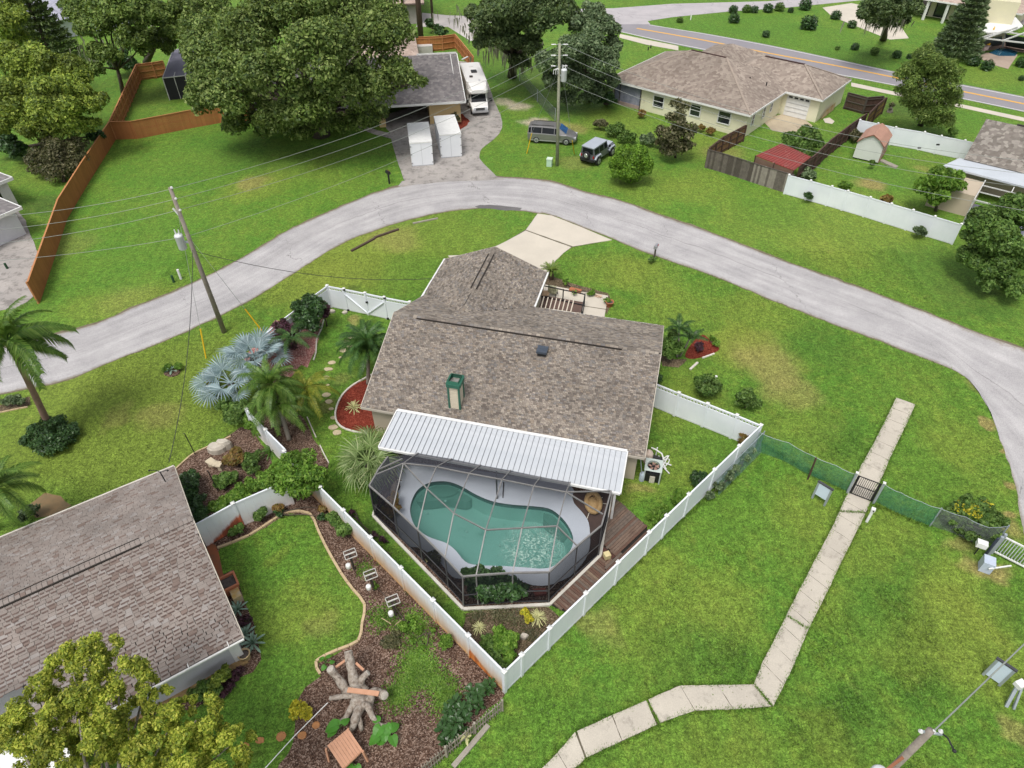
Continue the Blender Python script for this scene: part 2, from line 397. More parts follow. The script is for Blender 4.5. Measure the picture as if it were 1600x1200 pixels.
def roadmat():
    t = NT('aged_asphalt'); P = t.pos(); uv = t.n('ShaderNodeUVMap').outputs[0]; sx = t.n('ShaderNodeSeparateXYZ'); t.l(uv, sx.inputs[0]); u, v = sx.outputs[0], sx.outputs[1]
    def cn(su, sv, off=0, d=3):
        c = t.n('ShaderNodeCombineXYZ'); t.l(t.math('MULTIPLY_ADD', u, su, off), c.inputs[0]); t.l(t.math('MULTIPLY', v, sv), c.inputs[1]); return t.noise(c.outputs[0], 1, d, .6)
    col = t.mix(t.maprange(t.noise(P, .35, 5, .65), .35, .65), (.45,.435,.435), (.355,.343,.347))
    col = t.mix(1, col, t.ramp(cn(.1, 9), [(.3, .84), (.7, 1.1)]), 'MULTIPLY')
    col = t.mix(.55, col, t.ramp(t.noise(P, 26, 3, .8), [(.33, .4), (.66, 1.35)]), 'MULTIPLY')
    col = t.mix(t.math('MULTIPLY', t.maprange(t.noise(P, 1.3, 5, .75), .62, .74), .4), col, (.17,.16,.155))
    d = t.math('ABSOLUTE', t.math('SUBTRACT', t.math('SUBTRACT', v, .47), t.math('MULTIPLY', t.math('SUBTRACT', cn(.22, 0, 0, 5), .5), .22)))
    f = t.math('MULTIPLY', t.maprange(d, .001, .006, .75, 0), t.maprange(cn(.07, 0, 9), .44, .54)); col = t.mix(f, col, (.1,.095,.09))
    w = t.math('FRACT', t.math('ADD', t.math('MULTIPLY', u, .105), t.math('MULTIPLY', t.math('SUBTRACT', cn(.35, 3, 3, 5), .5), .42)))
    f = t.math('MULTIPLY', t.maprange(t.math('ABSOLUTE', t.math('SUBTRACT', w, .5)), .0006, .0045, .7, 0), t.maprange(cn(.16, 2.2, 5), .42, .56)); col = t.mix(f, col, (.11,.105,.1))
    e = t.math('MINIMUM', v, t.math('SUBTRACT', 1, v)); f = t.maprange(t.math('ADD', e, t.math('MULTIPLY', t.math('SUBTRACT', t.noise(P, 2.5, 4, .7), .5), .12)), .0, .045, .75, 0); col = t.mix(f, col, (.22,.19,.14))
    return t.done(t.bsdf(col, .9, normal=t.bump(t.noise(P, 30, 3, .7), .5, .015), spec=.2))
def strip_between(A, B, k=24):
    def rs(P):
        L = [0]
        for a, b in zip(P, P[1:]): L.append(L[-1]+(b-a).length)
        out = []; j = 0
        for i in range(k+1):
            s = L[-1]*i/k
            while j < len(L)-2 and L[j+1] < s: j += 1
            out.append(P[j].lerp(P[j+1], (s-L[j])/max(1e-6, L[j+1]-L[j])))
        return out
    return rs(A), rs(B)
M_RD = roadmat(); road_strip(NE, SE_, 420, 4, M_RD, 'road')
road_strip([NE[-1], G(1950, 900), G(1990, 1150)], [SE_[-1], G(1640, 1060), G(1655, 1250)], 30, 4, M_RD, 'road')
# dark tar patch on the inner edge of the bend
MB().sheet(jag(GG([(742,323),(750,320.5),(765,320),(790,322),(815,325),(812,329),(790,329),(765,326),(748,326)]), .05, .4), .016).ground('road_patch', pavemat('tar_patch', (.13,.125,.125), (.2,.19,.19), False))

M_CONC = pavemat('driveway_concrete', (.56,.51,.43), (.5,.455,.385), False, (.36,.32,.27), .64, .14)
M_CONC2 = pavemat('stained_concrete', (.4,.37,.345), (.3,.28,.265), True, (.12,.11,.1), .5, .3, .012, .1)
M_JOINT = mat('joint_dirt', (.14,.12,.09), (.1,.09,.05), 4, world=True)
# driveway of the main house: two slabs with an open joint
DRV = GG([(840,334),(862,337),(893,349),(925,362),(957,375),(925,381),(895,386),(880,396),(868,408),(856,432),(740,440),(700,400),(745,398),(780,383),(803,370),(822,358)])
MB().sheet(DRV, .012).ground('driveway_joint_base', M_JOINT)
MB().prism(jag(GG([(840,334.5),(862,337.5),(893,349.5),(925,362.5),(956,375.5),(925,380.5),(895,385.5),(822,359.5)]), .02, .6), 0, .045).ground('driveway', M_CONC)
MB().prism(jag(GG([(821,361),(892.5,387),(880,396),(868,408),(856,432),(740,440),(700,400),(745,398),(780,383),(803,371)]), .02, .6), 0, .045).ground('driveway', M_CONC)
# driveway with the storage containers
CDV = GG([(600,180),(603,200),(609,207),(614,230),(622,255),(631,281)]) + GG([(640,287),(700,279),(760,276),(776,277)]) + smooth_line(GG([(776,277),(768,268),(752,252),(749,243),(753,232),(768,221),(780,209),(785,195),(782,180),(773,160),(764,135),(750,98)]), 3) + GG([(705,95),(700,150)])
MB().prism(jag(CDV, .03, .8), 0, .03).ground('driveway', M_CONC2)
MB().sheet(jag(GG([(629,283),(622,291),(700,284),(790,281),(771,274)]), .05, .6), .02).ground('driveway_apron', M_CONC2)
MB().prism(jag(GG([(545,190),(560,200),(585,210),(612,217),(610,209),(590,204),(565,196)]), .03), 0, .035).ground('footpath', M_CONC2)
# driveway at the left edge
MB().prism(jag(GG([(-120,330),(0,308),(18,318),(40,345),(62,402),(64,430),(52,465),(30,482),(-150,500)]), .06, .7), 0, .03).ground('driveway', M_CONC2)
# patio slab behind the north eave
MB().prism(GG([(848,445),(950,463),(944,498),(838,482)]), 0, .06).ground('patio_slab', M_CONC)
MB().sheet(GG([(911,478.5),(947,484),(947,485),(911,479.5)]), .064).ground('patio_joint', M_JOINT)
# far road, side road, pavements
FR = [(905,38),(970,50),(1042,67),(1200,98),(1335,122),(1504,155),(1600,175),(1750,207)]; FN = [(930,14),(1014,38),(1100,52),(1200,70),(1310,93),(1412,115),(1504,132),(1600,151),(1750,182)]
M_ROAD2 = pavemat('far_asphalt', (.27,.255,.27), (.24,.23,.25), False, sp=.7, fine=.2)
M_YEL = mat('road_paint_yellow', (.75,.4,.06), (.6,.34,.08), 3, world=True); M_WHP = mat('road_paint_white', (.75,.75,.73), (.6,.6,.58), 3, world=True)
a, b = strip_between(smooth_line(GG(FN), 3), smooth_line(GG(FR), 3)); MB().strip(a, b, .012).ground('far_road', M_ROAD2)
def line_on(pts, w, z, m, nm):
    P = smooth_line(GG(pts), 4); mb = MB()
    A = []; B = []
    for i, p in enumerate(P):
        d = (P[min(i+1, len(P)-1)]-P[max(i-1, 0)]).normalized(); n_ = Vector((-d.y, d.x, 0))*w/2; A.append(p+n_); B.append(p-n_)
    mb.strip(A, B, z); return mb.ground(nm, m)
line_on([(995,44.5),(1100,63),(1200,83),(1310,103.5),(1412,124),(1504,143),(1600,162.5),(1700,184)], .42, .02, M_YEL, 'centre_line')
line_on([(1014,39),(1100,53),(1200,71.5),(1310,94.5),(1412,116.5),(1504,134),(1600,152.5)], .16, .02, M_WHP, 'edge_line')
line_on([(970,49.5),(1042,65.5),(1200,96.5),(1335,121),(1504,154),(1600,174)], .16, .02, M_WHP, 'edge_line')
M_SR = pavemat('side_road_asphalt', (.45,.42,.43), (.38,.36,.37), True, sp=.66)
MB().sheet(GG([(905,14),(960,11),(1100,2),(1250,-8),(1500,-25),(1500,-60),(1000,-40),(900,-30)]) [::-1] if False else GG([(925,38),(1016,38),(1012,33),(1050,27),(1140,18),(1230,12),(1330,2),(1500,-16),(1500,-26),(1330,-8),(1200,2),(1050,6),(958,13),(900,14),(880,28)]), .016).ground('side_road', M_SR)
MB().sheet(GG([(1285,12),(1330,5),(1350,9),(1400,30),(1420,60),(1390,62),(1330,38),(1300,26)]), .02).ground('far_driveway', M_CONC)
MB().sheet(GG([(1530,0),(1560,-8),(1640,22),(1640,52),(1560,26)]), .012).ground('far_driveway', M_SR)
MB().sheet(GG([(660,20),(700,24),(790,27),(800,32),(740,38),(765,62),(735,64),(700,42),(650,42)]), .012).ground('far_driveway', pavemat('pale_concrete', (.55,.51,.48), (.45,.42,.4), False))
a, b = strip_between(GG([(968,53),(1010,62),(1060,72)]), GG([(968,59),(1010,70),(1060,79)])); MB().strip(a, b, .02).ground('pavement', M_CONC)
a, b = strip_between(GG([(1330,129),(1400,144),(1504,163.5),(1600,184),(1700,206)]), GG([(1330,135),(1400,149.5),(1504,169),(1600,190),(1700,212)])); MB().strip(a, b, .02).ground('pavement', M_CONC)
MB().sheet(jag(GG([(1190,187),(1232,176),(1262,190),(1275,203),(1262,209),(1238,211),(1205,204)]), .1, .8), .016).ground('concrete_pad', pavemat('old_pad', (.5,.42,.3), (.36,.3,.22), True))
MB().sheet(GG([(1286,186),(1296,184),(1304,190),(1300,194),(1289,192)]), .03).ground('doorstep', M_CONC)

# walkway of separate slabs
WCL = [(1411.5,628),(1347,764),(1256.5,925),(1204,1077)]
WAL = ((24.05,30.35),(10.42,12.62)); EX = []
M_WALK = pavemat('walkway_concrete', (.52,.475,.4), (.44,.4,.34), False, (.2,.18,.15), .56, .3)
def slab_run(A, B, w, step, first=0):
    A = Vector((A[0], A[1], 0)); B = Vector((B[0], B[1], 0)); d = (B-A); L = d.length; d /= L; n_ = Vector((-d.y, d.x, 0)); n = max(1, round(L/step))
    for i in range(n):
        a = A + d*(L*i/n+.015); b = A + d*(L*(i+1)/n-.015); dz = rnd.uniform(-.006, .01)
        W_ = w/2; pts = [a-n_*W_, b-n_*W_, b+n_*W_, a+n_*W_]
        yield pts, .05+dz
walk = thing('concrete_walkway', 'pale concrete slab walkway crossing the lawn and bending at the bottom', 'walkway', G(1260, 915))
ctr = [G(1412,627), G(1300,847), G(1190,1093)]
Wm = 1.34
edgeL = [(1400,622),(1372,680),(1347,725),(1320,780),(1300,825),(1277,868),(1255,910),(1229,960),(1215,992),(1198,1020),(1183,1052),(1178,1069)]; edgeR = [(1430,633),(1412,672),(1392,712),(1380,742),(1360,785),(1340,828),(1315,877),(1303,903),(1280,950),(1262,985),(1237,1047),(1208,1104)]
def walk_slabs(L, Rr, step):
    A = GG(L); B = GG(Rr)
    tot = sum((b-a).length for a, b in zip(A, A[1:])); n = round(tot/step)
    A2, B2 = strip_between(A, B, n)
    for i in range(n):
        e1 = .009; a, b = A2[i].lerp(A2[i+1], e1), B2[i].lerp(B2[i+1], e1); c, d = B2[i+1].lerp(B2[i], e1), A2[i+1].lerp(A2[i], e1)
        mb = MB(); ring = [p for s_ in ((a, b), (b, c), (c, d), (d, a)) for p in jag(list(s_), .012, .25, False)[:-1]]
        mb.prism(ring, 0, .05+rnd.uniform(-.004, .012)); mb.part('slab', M_WALK, walk)
walk_slabs(edgeL, edgeR, 1.12)
walk_slabs([(1179,1070),(1131,1071),(1060,1072),(1012,1094)], [(1205,1104),(1140,1109),(1076,1111),(1031,1130)], 1.75)
walk_slabs([(1010,1095),(975,1110),(937,1127),(901,1143)], [(1026,1133),(992,1150),(953,1165),(916,1184)], 1.3)
walk_slabs([(899,1144),(873,1175),(840,1208)], [(914,1186),(892,1206),(868,1235)], 1.35)
WP_ = edgeL + [(1060,1071),(1012,1093),(899,1143),(840,1208),(870,1236),(915,1186),(1031,1131),(1075,1112),(1205,1105)] + edgeR[::-1]
WALKP = GG(WP_); MB().sheet(WALKP, .008).ground('walkway_bed', M_JOINT)

# ---------------------------------------------------------------- beds, edging
def mulchmat(name, c1, c2, c3):
    t = NT(name); P = t.pos(); v = t.n('ShaderNodeTexVoronoi'); v.inputs['Scale'].default_value = 21; t.l(P, v.inputs['Vector'])
    sep = t.n('ShaderNodeSeparateColor'); t.l(v.outputs['Color'], sep.inputs[0])
    col = t.ramp(sep.outputs[0], [(0, c1), (.55, c2), (1, c3)]); b = t.noise(P, 1.2, 4)
    col = t.mix(1, col, t.ramp(b, [(.3, .75), (.7, 1.2)]), 'MULTIPLY')
    return t.done(t.bsdf(col, .9, normal=t.bump(t.math('ADD', v.outputs['Distance'], t.noise(P, 40, 2)), 1, .04), spec=.15))
M_MUL = mulchmat('bark_mulch', (.045,.025,.018), (.135,.08,.056), (.33,.24,.19))
M_RED = mulchmat('red_mulch', (.12,.018,.012), (.2,.035,.02), (.32,.08,.05))
M_PINK = mulchmat('pink_gravel', (.2,.07,.06), (.42,.18,.16), (.62,.42,.38))
M_DIRT = mulchmat('garden_soil', (.07,.05,.03), (.13,.1,.06), (.25,.19,.13))
BEDS = []
def bed(name, pts, m, z, amp=.06):
    P = jag(GG(pts), amp, .4); BEDS.append(P); return MB().sheet(P, z).ground(name, m)
bed('mulch_bed', [(270,735),(300,712),(335,694),(375,668),(392,668),(440,745),(440,768),(310,850)], M_MUL, .006)
bed('mulch_bed', [(300,850),(440,762),(455,772),(505,768),(640,905),(788,1085),(700,1172),(655,1215),(415,1230),(460,1160),(462,1100),(478,1075),(503,1056),(497,1036),(560,1002),(569,944),(532,895),(508,850),(484,805),(452,801),(390,838),(345,856),(338,870)], M_MUL, .006)
bed('gravel_bed', [(380,560),(430,500),(470,505),(520,482),(504,500),(498,530),(492,552),(480,575),(470,570),(430,620)], M_PINK, .006)
bed('mulch_bed', [(395,640),(440,600),(462,642),(478,658),(490,684),(500,700),(513,723),(510,745),(500,760),(450,712),(415,672)], M_MUL, .006)
RB = smooth_line(GG([(600,575),(578,590),(558,599),(543,610),(532,624),(524,645),(528,661),(540,670),(555,673),(572,678)]), 3)
MB().sheet(RB + GG([(610,690),(640,640)]), .008).ground('red_mulch_bed', M_RED)
BEDS.append(RB + GG([(610,690),(640,640)]))
TB = smooth_line(GG([(1070,556),(1082,535),(1098,523),(1110,532),(1124,545),(1112,553),(1097,558),(1082,561)]), 3, True)
MB().sheet(TB, .008).ground('red_mulch_bed', M_RED); BEDS.append(TB)
bed('soil_bed', [(1030,545),(1045,560),(1075,562),(1060,575),(1034,572)], M_DIRT, .006)
bed('soil_bed', [(728,958),(790,951),(858,948),(880,968),(790,1060),(770,1050),(722,985)], M_DIRT, .006)
bed('red_mulch_bed', [(700,185),(722,178),(734,190),(728,198),(713,206),(700,206)], M_RED, .036)
bed('soil_bed', [(850,425),(885,440),(950,458),(955,470),(948,492),(942,466),(880,452),(848,450)], M_DIRT, .006)
bed('rust_stained_strip', [(322,846),(338,852),(345,880),(352,905),(334,905)], mat('rusty_paving', (.35,.1,.035), (.2,.09,.05), 1.5, world=True), .01, .03)
bed('soil_bed', [(-30,640),(0,632),(45,620),(48,632),(20,640),(-30,655)], M_DIRT, .006)
bed('bare_soil', [(40,792),(70,770),(95,775),(112,790),(85,805),(55,810)], mat('bare_earth', (.24,.15,.07), (.16,.12,.06), 2, world=True), .006)
bed('soil_bed', [(365,890),(380,940),(400,985),(408,1030),(395,1050),(370,1060),(340,1085),(300,1110),(250,1110),(300,1060),(375,1025),(375,1000),(340,900)], M_MUL, .006)
def edging(name, label, pts, w=.1, h=.09, m=None, gap=.02, step=.9):
    P = smooth_line(GG(pts), 2); th = thing(name, label, 'edging', P[len(P)//2])
    out = [P[0]]; acc = 0
    for a, b in zip(P, P[1:]):
        L = (b-a).length; n = max(1, round(L/step))
        for k in range(n):
            q0 = a.lerp(b, k/n); q1 = a.lerp(b, (k+1)/n); d = (q1-q0).normalized()*gap*.5
            mb = MB(); mb.bar(q0+d+Vector((0, 0, h/2)), q1-d+Vector((0, 0, h/2)), w, h); mb.part('edging_block', m, th)
    return th
M_EDG = mat('pale_edging', (.55,.42,.26), (.42,.32,.19), 3, rough=.8); M_WEDG = mat('white_edging', (.7,.66,.6), (.55,.5,.44), 4)
edging('garden_edging', 'tan curb edging around the small lawn beside the bark mulch bed', [(340,857),(390,837),(427,813),(452,800),(484,803),(496,826),(508,852),(533,896),(552,922),(570,945),(566,975),(560,1002),(528,1016),(494,1034),(501,1054)], .12, .1, M_EDG, step=1.6)
edging('garden_edging', 'white curved edging around red mulch beside the main house', [(585,584),(560,597),(543,609),(531,624),(524,645),(527,661),(540,671),(560,676),(575,679)], .1, .08, M_WEDG, step=.4)
edging('garden_edging', 'thin white edging between gravel bed and back lawn', [(506,500),(502,515),(495,530),(494,550),(490,563)], .08, .06, M_WEDG, step=.5)
edging('garden_edging', 'white edging beside the palm trunk in the bark bed', [(480,652),(487,668),(494,684)], .06, .06, M_WEDG)
edging('garden_edging', 'white edging stretch north of the cabbage palm', [(500,696),(507,711),(514,724)], .06, .06, M_WEDG)
edging('garden_edging', 'tan edging along the front of the neighbour bed', [(272,736),(297,713),(315,703),(340,692),(361,682)], .08, .07, M_EDG, step=1.6)
edging('garden_edging', 'tan edging of the soil bed at the left edge of the photo', [(-5,646),(15,642),(44,636)], .08, .07, M_EDG)
edging('garden_edging', 'loose white curb piece lying beside the small red mulch bed', [(1078,578),(1090,567)], .14, .08, M_WEDG)
edging('garden_edging', 'white edging on the lower right rim of the small red mulch bed', [(1097,560),(1108,556),(1116,553)], .1, .08, M_WEDG)
# ================================================================== ROOFS AND HOUSES
def shinglemat(name, stops, rough=.9):
    t = NT(name); avg = tuple(sum(s_[1][k] for s_ in stops)/len(stops) for k in range(3)); isl = t.n('ShaderNodeNewGeometry').outputs['Random Per Island']; oi = t.n('ShaderNodeObjectInfo').outputs['Random']
    rr = t.math('FRACT', t.math('ADD', isl, t.math('MULTIPLY', oi, 7.3)))
    P = t.pos(); col = t.mix(.25, t.ramp(rr, stops, 'CONSTANT'), avg)
    col = t.mix(1, col, t.ramp(t.noise(P, .5, 4, .65), [(.3, (.66,.665,.67)), (.7, (.98,.985,.99))]), 'MULTIPLY')
    col = t.mix(.35, col, t.ramp(t.noise(P, 60, 2, .7), [(.3, .45), (.7, 1.3)]), 'MULTIPLY')
    col = t.mix(t.math('MULTIPLY', t.maprange(t.noise(P, .28, 5, .7), .55, .75), .35), col, (.11, .1, .095))
    return t.done(t.bsdf(col, rough, spec=.2))
M_SH1 = shinglemat('main_roof_shingles', [(0, (.13,.11,.095)), (.12, (.2,.17,.145)), (.3, (.28,.24,.2)), (.5, (.36,.31,.255)), (.7, (.26,.235,.21)), (.8, (.21,.2,.195)), (.88, (.43,.375,.31)), (.96, (.31,.25,.19))])
M_SH2 = shinglemat('neighbour_roof_shingles', [(0, (.27,.225,.2)), (.2, (.31,.268,.24)), (.5, (.285,.245,.22)), (.8, (.19,.135,.112)), (.9, (.35,.32,.3))])
def farroof(name, c1, c2, c3):
    t = NT(name); P = t.pos(); v = t.n('ShaderNodeTexVoronoi'); v.inputs['Scale'].default_value = 3.2; t.l(P, v.inputs['Vector'])
    sep = t.n('ShaderNodeSeparateColor'); t.l(v.outputs['Color'], sep.inputs[0]); col = t.ramp(sep.outputs[0], [(0, c1), (.5, c2), (1, c3)])
    col = t.mix(1, col, t.ramp(t.noise(P, .3, 4), [(.3, .85), (.7, 1.1)]), 'MULTIPLY')
    return t.done(t.bsdf(col, .9, spec=.2))
M_SHC = farroof('cream_house_shingles', (.2,.16,.135), (.26,.215,.18), (.33,.28,.235))
M_SHG = farroof('grey_shingles', (.15,.14,.145), (.2,.185,.185), (.27,.25,.245))
M_SHT = farroof('tan_shingles', (.33,.25,.21), (.4,.31,.26), (.46,.37,.31))
M_DARKF = mat('roof_underlay', (.05,.045,.04)); M_WTRIM = mat('white_trim', (.78,.78,.76), (.68,.68,.66), 3, rough=.45)
M_BLK = mat('black_paint', (.02,.02,.022), rough=.5); M_RV = mat('ridge_vent_dark', (.035,.028,.024))
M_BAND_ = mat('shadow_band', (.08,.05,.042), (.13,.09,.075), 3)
def shingles(parent, O, U, V, w, l, m, mask=None, expo=.143, tab=.3, th=.022, name='shingles', single=None, n_single=0, vary=1.0, dash=.35, dh=.02):
    """overlapping shingle tabs laid in courses; single(a, b) picks those built one by one"""
    U = Vector(U).normalized(); V = Vector(V).normalized(); N = U.cross(V); N = N if N.z > 0 else -N
    O = Vector(O); V3 = []; F = []; cand = []; DV = []; DF = []
    rows = int(l/expo)
    for r in range(rows):
        b = r*expo; a = -rnd.uniform(0, tab)
        while a < w:
            tw = tab*rnd.choice((.75, .9, 1, 1, 1.1, 1.3))*vary; a0, a1 = max(a, 0), min(a+tw, w); a += tw
            if a1-a0 < .04: continue
            if mask and not mask((a0+a1)/2, b+expo/2): continue
            hgt = th*rnd.choice((.5, .7, 1, 1.5)); a0 += .006; a1 -= .006
            c = (a0+a1)/2
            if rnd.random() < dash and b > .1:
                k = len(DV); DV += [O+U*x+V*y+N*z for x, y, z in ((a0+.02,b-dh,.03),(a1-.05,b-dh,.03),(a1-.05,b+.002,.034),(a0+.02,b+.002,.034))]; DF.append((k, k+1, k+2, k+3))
            quad = (a0, a1, b, hgt)
            if single and single(c, b): cand.append(quad); continue
            k = len(V3)
            for (x, y, z) in ((a0, b, 0), (a1, b, 0), (a0, b, hgt), (a1, b, hgt), (a0, b+expo*1.12, .003), (a1, b+expo*1.12, .003)):
                V3.append(O + U*x + V*y + N*z)
            F += [(k, k+1, k+3, k+2), (k+2, k+3, k+5, k+4)]
    cand.sort(key=lambda q: q[2]); rnd.shuffle(cand) if False else None
    if cand:
        ones = {}
        inv = XF[parent.name].inverted(); MR = Matrix((U, V, N)).transposed()
        for i, (a0, a1, b, hgt) in enumerate(cand[:n_single]):
            key = round((a1-a0)/.06)
            if key not in ones:
                wd = key*.06-.01; mb = MB(); vs = [(x, y, z) for x, y, z in ((-wd/2, 0, 0), (wd/2, 0, 0), (-wd/2, 0, .022), (wd/2, 0, .022), (-wd/2, expo*1.12, .003), (wd/2, expo*1.12, .003))]
                mb.add(vs, [(0, 1, 3, 2), (2, 3, 5, 4), (0, 2, 4), (1, 5, 3)]); me = mb.mesh('shingle'); me.materials.append(m); ones[key] = me
            o = bpy.data.objects.new('shingle', ones[key]); link(o, parent)
            o.matrix_local = inv @ Matrix.Translation(O+U*((a0+a1)/2)+V*b) @ MR.to_4x4()
        for (a0, a1, b, hgt) in cand[n_single:]:
            k = len(V3)
            for (x, y, z) in ((a0, b, 0), (a1, b, 0), (a0, b, hgt), (a1, b, hgt), (a0, b+expo*1.12, .003), (a1, b+expo*1.12, .003)):
                V3.append(O + U*x + V*y + N*z)
            F += [(k, k+1, k+3, k+2), (k+2, k+3, k+5, k+4)]
    mb = MB(); mb.v = V3; mb.f = F
    mb.part(name, m, parent, kind='stuff')
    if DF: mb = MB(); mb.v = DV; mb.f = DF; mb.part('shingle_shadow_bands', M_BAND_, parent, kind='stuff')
class Frame:
    def __init__(self, O, yaw): self.O = Vector(O); self.u = Vector((math.cos(yaw), math.sin(yaw), 0)); self.v = Vector((-math.sin(yaw), math.cos(yaw), 0)); self.yaw = yaw
    def __call__(self, a, b, z=0): return Vector((self.O.x, self.O.y, 0)) + self.u*a + self.v*b + Vector((0, 0, z))

# ---------------------------------------------------------------- main house
H = Frame((-8.49, 27.67), R(-14.3)); SLP = .41; EZ = 2.4; WD, DP = 15.86, 11.6; RZ = EZ + SLP*DP/2
M_WALLM = mat('beige_stucco', (.52,.45,.35), (.46,.4,.31), 1.2, bump=.2)
mh = thing('house', 'main house with brown speckled shingle roof, garage wing and white metal patio roof', 'house', H(WD/2, DP/2), R(-14.3))
w = MB(); oh = .45
w.prism([H(.35,oh), H(WD-.35,oh), H(WD-.35,DP-oh), H(.35,DP-oh)], 0, EZ-.02)
w.prism([H(.1,DP-oh), H(7.0,DP-oh), H(7.0,15.6), H(.1,15.6)], 0, EZ-.02)
for a_ in (.35, WD-.35):       # gable triangles
    w.add([H(a_,oh,EZ-.02), H(a_,DP-oh,EZ-.02), H(a_,DP/2,RZ-.2)], [(0, 1, 2)])
w.add([H(.1,15.6,EZ-.02), H(7.0,15.6,EZ-.02), H(3.52,15.6,EZ+SLP*3.5)], [(0, 1, 2)])
w.part('wall', M_WALLM, mh)
# roof decks
def deck(mb, pts): mb.add([p for p in pts], [tuple(range(len(pts)))])
d = MB(); dz = Vector((0, 0, -.035))
GU, GW, GV = 3.52, 3.8, 15.95; GZ = EZ+SLP*GW; VB = DP-(GZ-EZ)/SLP
for q in ([H(0,0,EZ),H(WD,0,EZ),H(WD,DP/2,RZ),H(0,DP/2,RZ)], [H(0,DP/2,RZ),H(WD,DP/2,RZ),H(WD,DP,EZ),H(GU+GW,DP,EZ),H(GU,VB,GZ),H(0.0,DP,EZ)],
          [H(GU-GW,DP-.05,EZ),H(GU,VB,GZ),H(GU,GV,GZ),H(GU-GW,GV,EZ)], [H(GU+GW,DP-.0,EZ),H(GU,VB,GZ),H(GU,GV,GZ),H(GU+GW,GV,EZ)]):
    d.add([p+dz*1.2 for p in q], [tuple(range(len(q)))])
d.part('roof', M_DARKF, mh)
SL = math.hypot(1, SLP); s_up = H.v + Vector((0, 0, SLP)); n_up = -H.v + Vector((0, 0, SLP))
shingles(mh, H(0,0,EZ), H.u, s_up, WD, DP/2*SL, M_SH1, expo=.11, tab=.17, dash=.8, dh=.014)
def mN(a, b):
    v = DP - b/SL; u = WD - a
    return not (abs(u-GU) < GW+.05 and v > VB+abs(u-GU))
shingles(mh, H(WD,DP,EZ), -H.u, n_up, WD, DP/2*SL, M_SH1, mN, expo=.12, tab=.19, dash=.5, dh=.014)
def mG(a, b): return GV-a > VB + abs(GW-b/SL)
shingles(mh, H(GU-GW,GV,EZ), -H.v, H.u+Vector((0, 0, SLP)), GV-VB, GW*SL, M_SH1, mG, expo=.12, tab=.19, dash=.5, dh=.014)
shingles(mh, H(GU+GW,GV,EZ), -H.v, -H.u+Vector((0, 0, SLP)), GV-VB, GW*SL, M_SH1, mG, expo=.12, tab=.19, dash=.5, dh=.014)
# ridge caps and ridge vents
rc = MB(); n = int(WD/.25)
for i in range(n):
    for s_ in (-1, 1):
        a0, a1 = i*.25, i*.25+.235
        rc.quad(H(a0,DP/2,RZ+.05), H(a1,DP/2,RZ+.045), H(a1,DP/2+s_*.15,RZ-.02), H(a0,DP/2+s_*.15,RZ-.015))
for i in range(int((GV-VB)/.25)):
    for s_ in (-1, 1):
        b0, b1 = VB+i*.25, VB+i*.25+.235
        rc.quad(H(GU,b0,GZ+.05), H(GU,b1,GZ+.045), H(GU+s_*.15,b1,GZ-.02), H(GU+s_*.15,b0,GZ-.015))
rc.part('ridge_cap', M_SH1, mh, kind='stuff')
MB().bar(H(1.5,DP/2-.2,RZ-.01), H(13.7,DP/2-.2,RZ-.01), .05, .075).part('ridge_vent', M_RV, mh)
for s_ in (-1, 1): MB().bar(H(GU+s_*.19,10.6,GZ-.015), H(GU+s_*.19,14.9,GZ-.015), .06, .09).part('ridge_vent', M_RV, mh)
MB().bar(H(GU,8.6,GZ+.06), H(GU,9.9,GZ+.06), .03, .02).part('ridge_vent', M_RV, mh)
for (p, q, nm) in ((H(-.33,10.95,EZ-.06), H(-.33,GV,EZ-.06), 'gutter'), (H(GU+GW+.05,DP+.1,EZ-.06), H(GU+GW+.05,GV,EZ-.06), 'gutter')):
    MB().bar(p, q, .13, .13).part(nm, M_WTRIM, mh)
M_FAS = mat('beige_fascia', (.5,.45,.38), (.42,.38,.32), 2)
MB().bar(H(GU+GW,DP+.03,EZ-.09), H(WD,DP+.03,EZ-.09), .04, .16).part('fascia', M_WTRIM, mh)
MB().bar(H(0,-.03,EZ-.09), H(WD,-.03,EZ-.09), .04, .16).part('fascia', M_FAS, mh)
for a_ in (-.02, WD+.02):
    for (b0, b1, z1) in ((0, DP/2, RZ), (DP, DP/2, RZ)):
        MB().bar(H(a_,b0,EZ-.09), H(a_,b1,z1-.09), .04, .16).part('barge_board', M_FAS, mh)
for s_ in (-1, 1): MB().bar(H(GU+s_*GW,GV+.02,EZ-.09), H(GU,GV+.02,GZ-.09), .04, .16).part('barge_board', M_FAS, mh)
# chimney
M_GRN = mat('green_trim', (.03,.13,.085), (.02,.1,.065), 3, rough=.5); M_SID = mat('cream_siding', (.62,.55,.42), (.55,.49,.38), 2)
cu, cv, cz = 5.3, 1.15, 2.6; CT = 4.42
MB().prism([H(cu-.27,cv-.33), H(cu+.27,cv-.33), H(cu+.27,cv+.33), H(cu-.27,cv+.33)], cz, CT-.1).part('chimney', M_SID, mh)
for k in range(12):
    z0 = cz+.1+k*.14
    for (p, q, nn) in ((H(cu-.27,cv-.345), H(cu+.27,cv-.345), -H.v), (H(cu+.285,cv-.33), H(cu+.285,cv+.33), H.u)):
        MB().bar(p+Vector((0, 0, z0)), q+Vector((0, 0, z0)), .03, .12).part('siding_board', M_SID, mh)
for (su, sv) in ((-1,-1), (1,-1), (1,1), (-1,1)):
    c = H(cu+su*.3, cv+sv*.36, 0); MB().bar(c+Vector((0, 0, cz)), c+Vector((0, 0, CT)), .1, .1, up=H.u).part('corner_board', M_GRN, mh)
cc = MB()
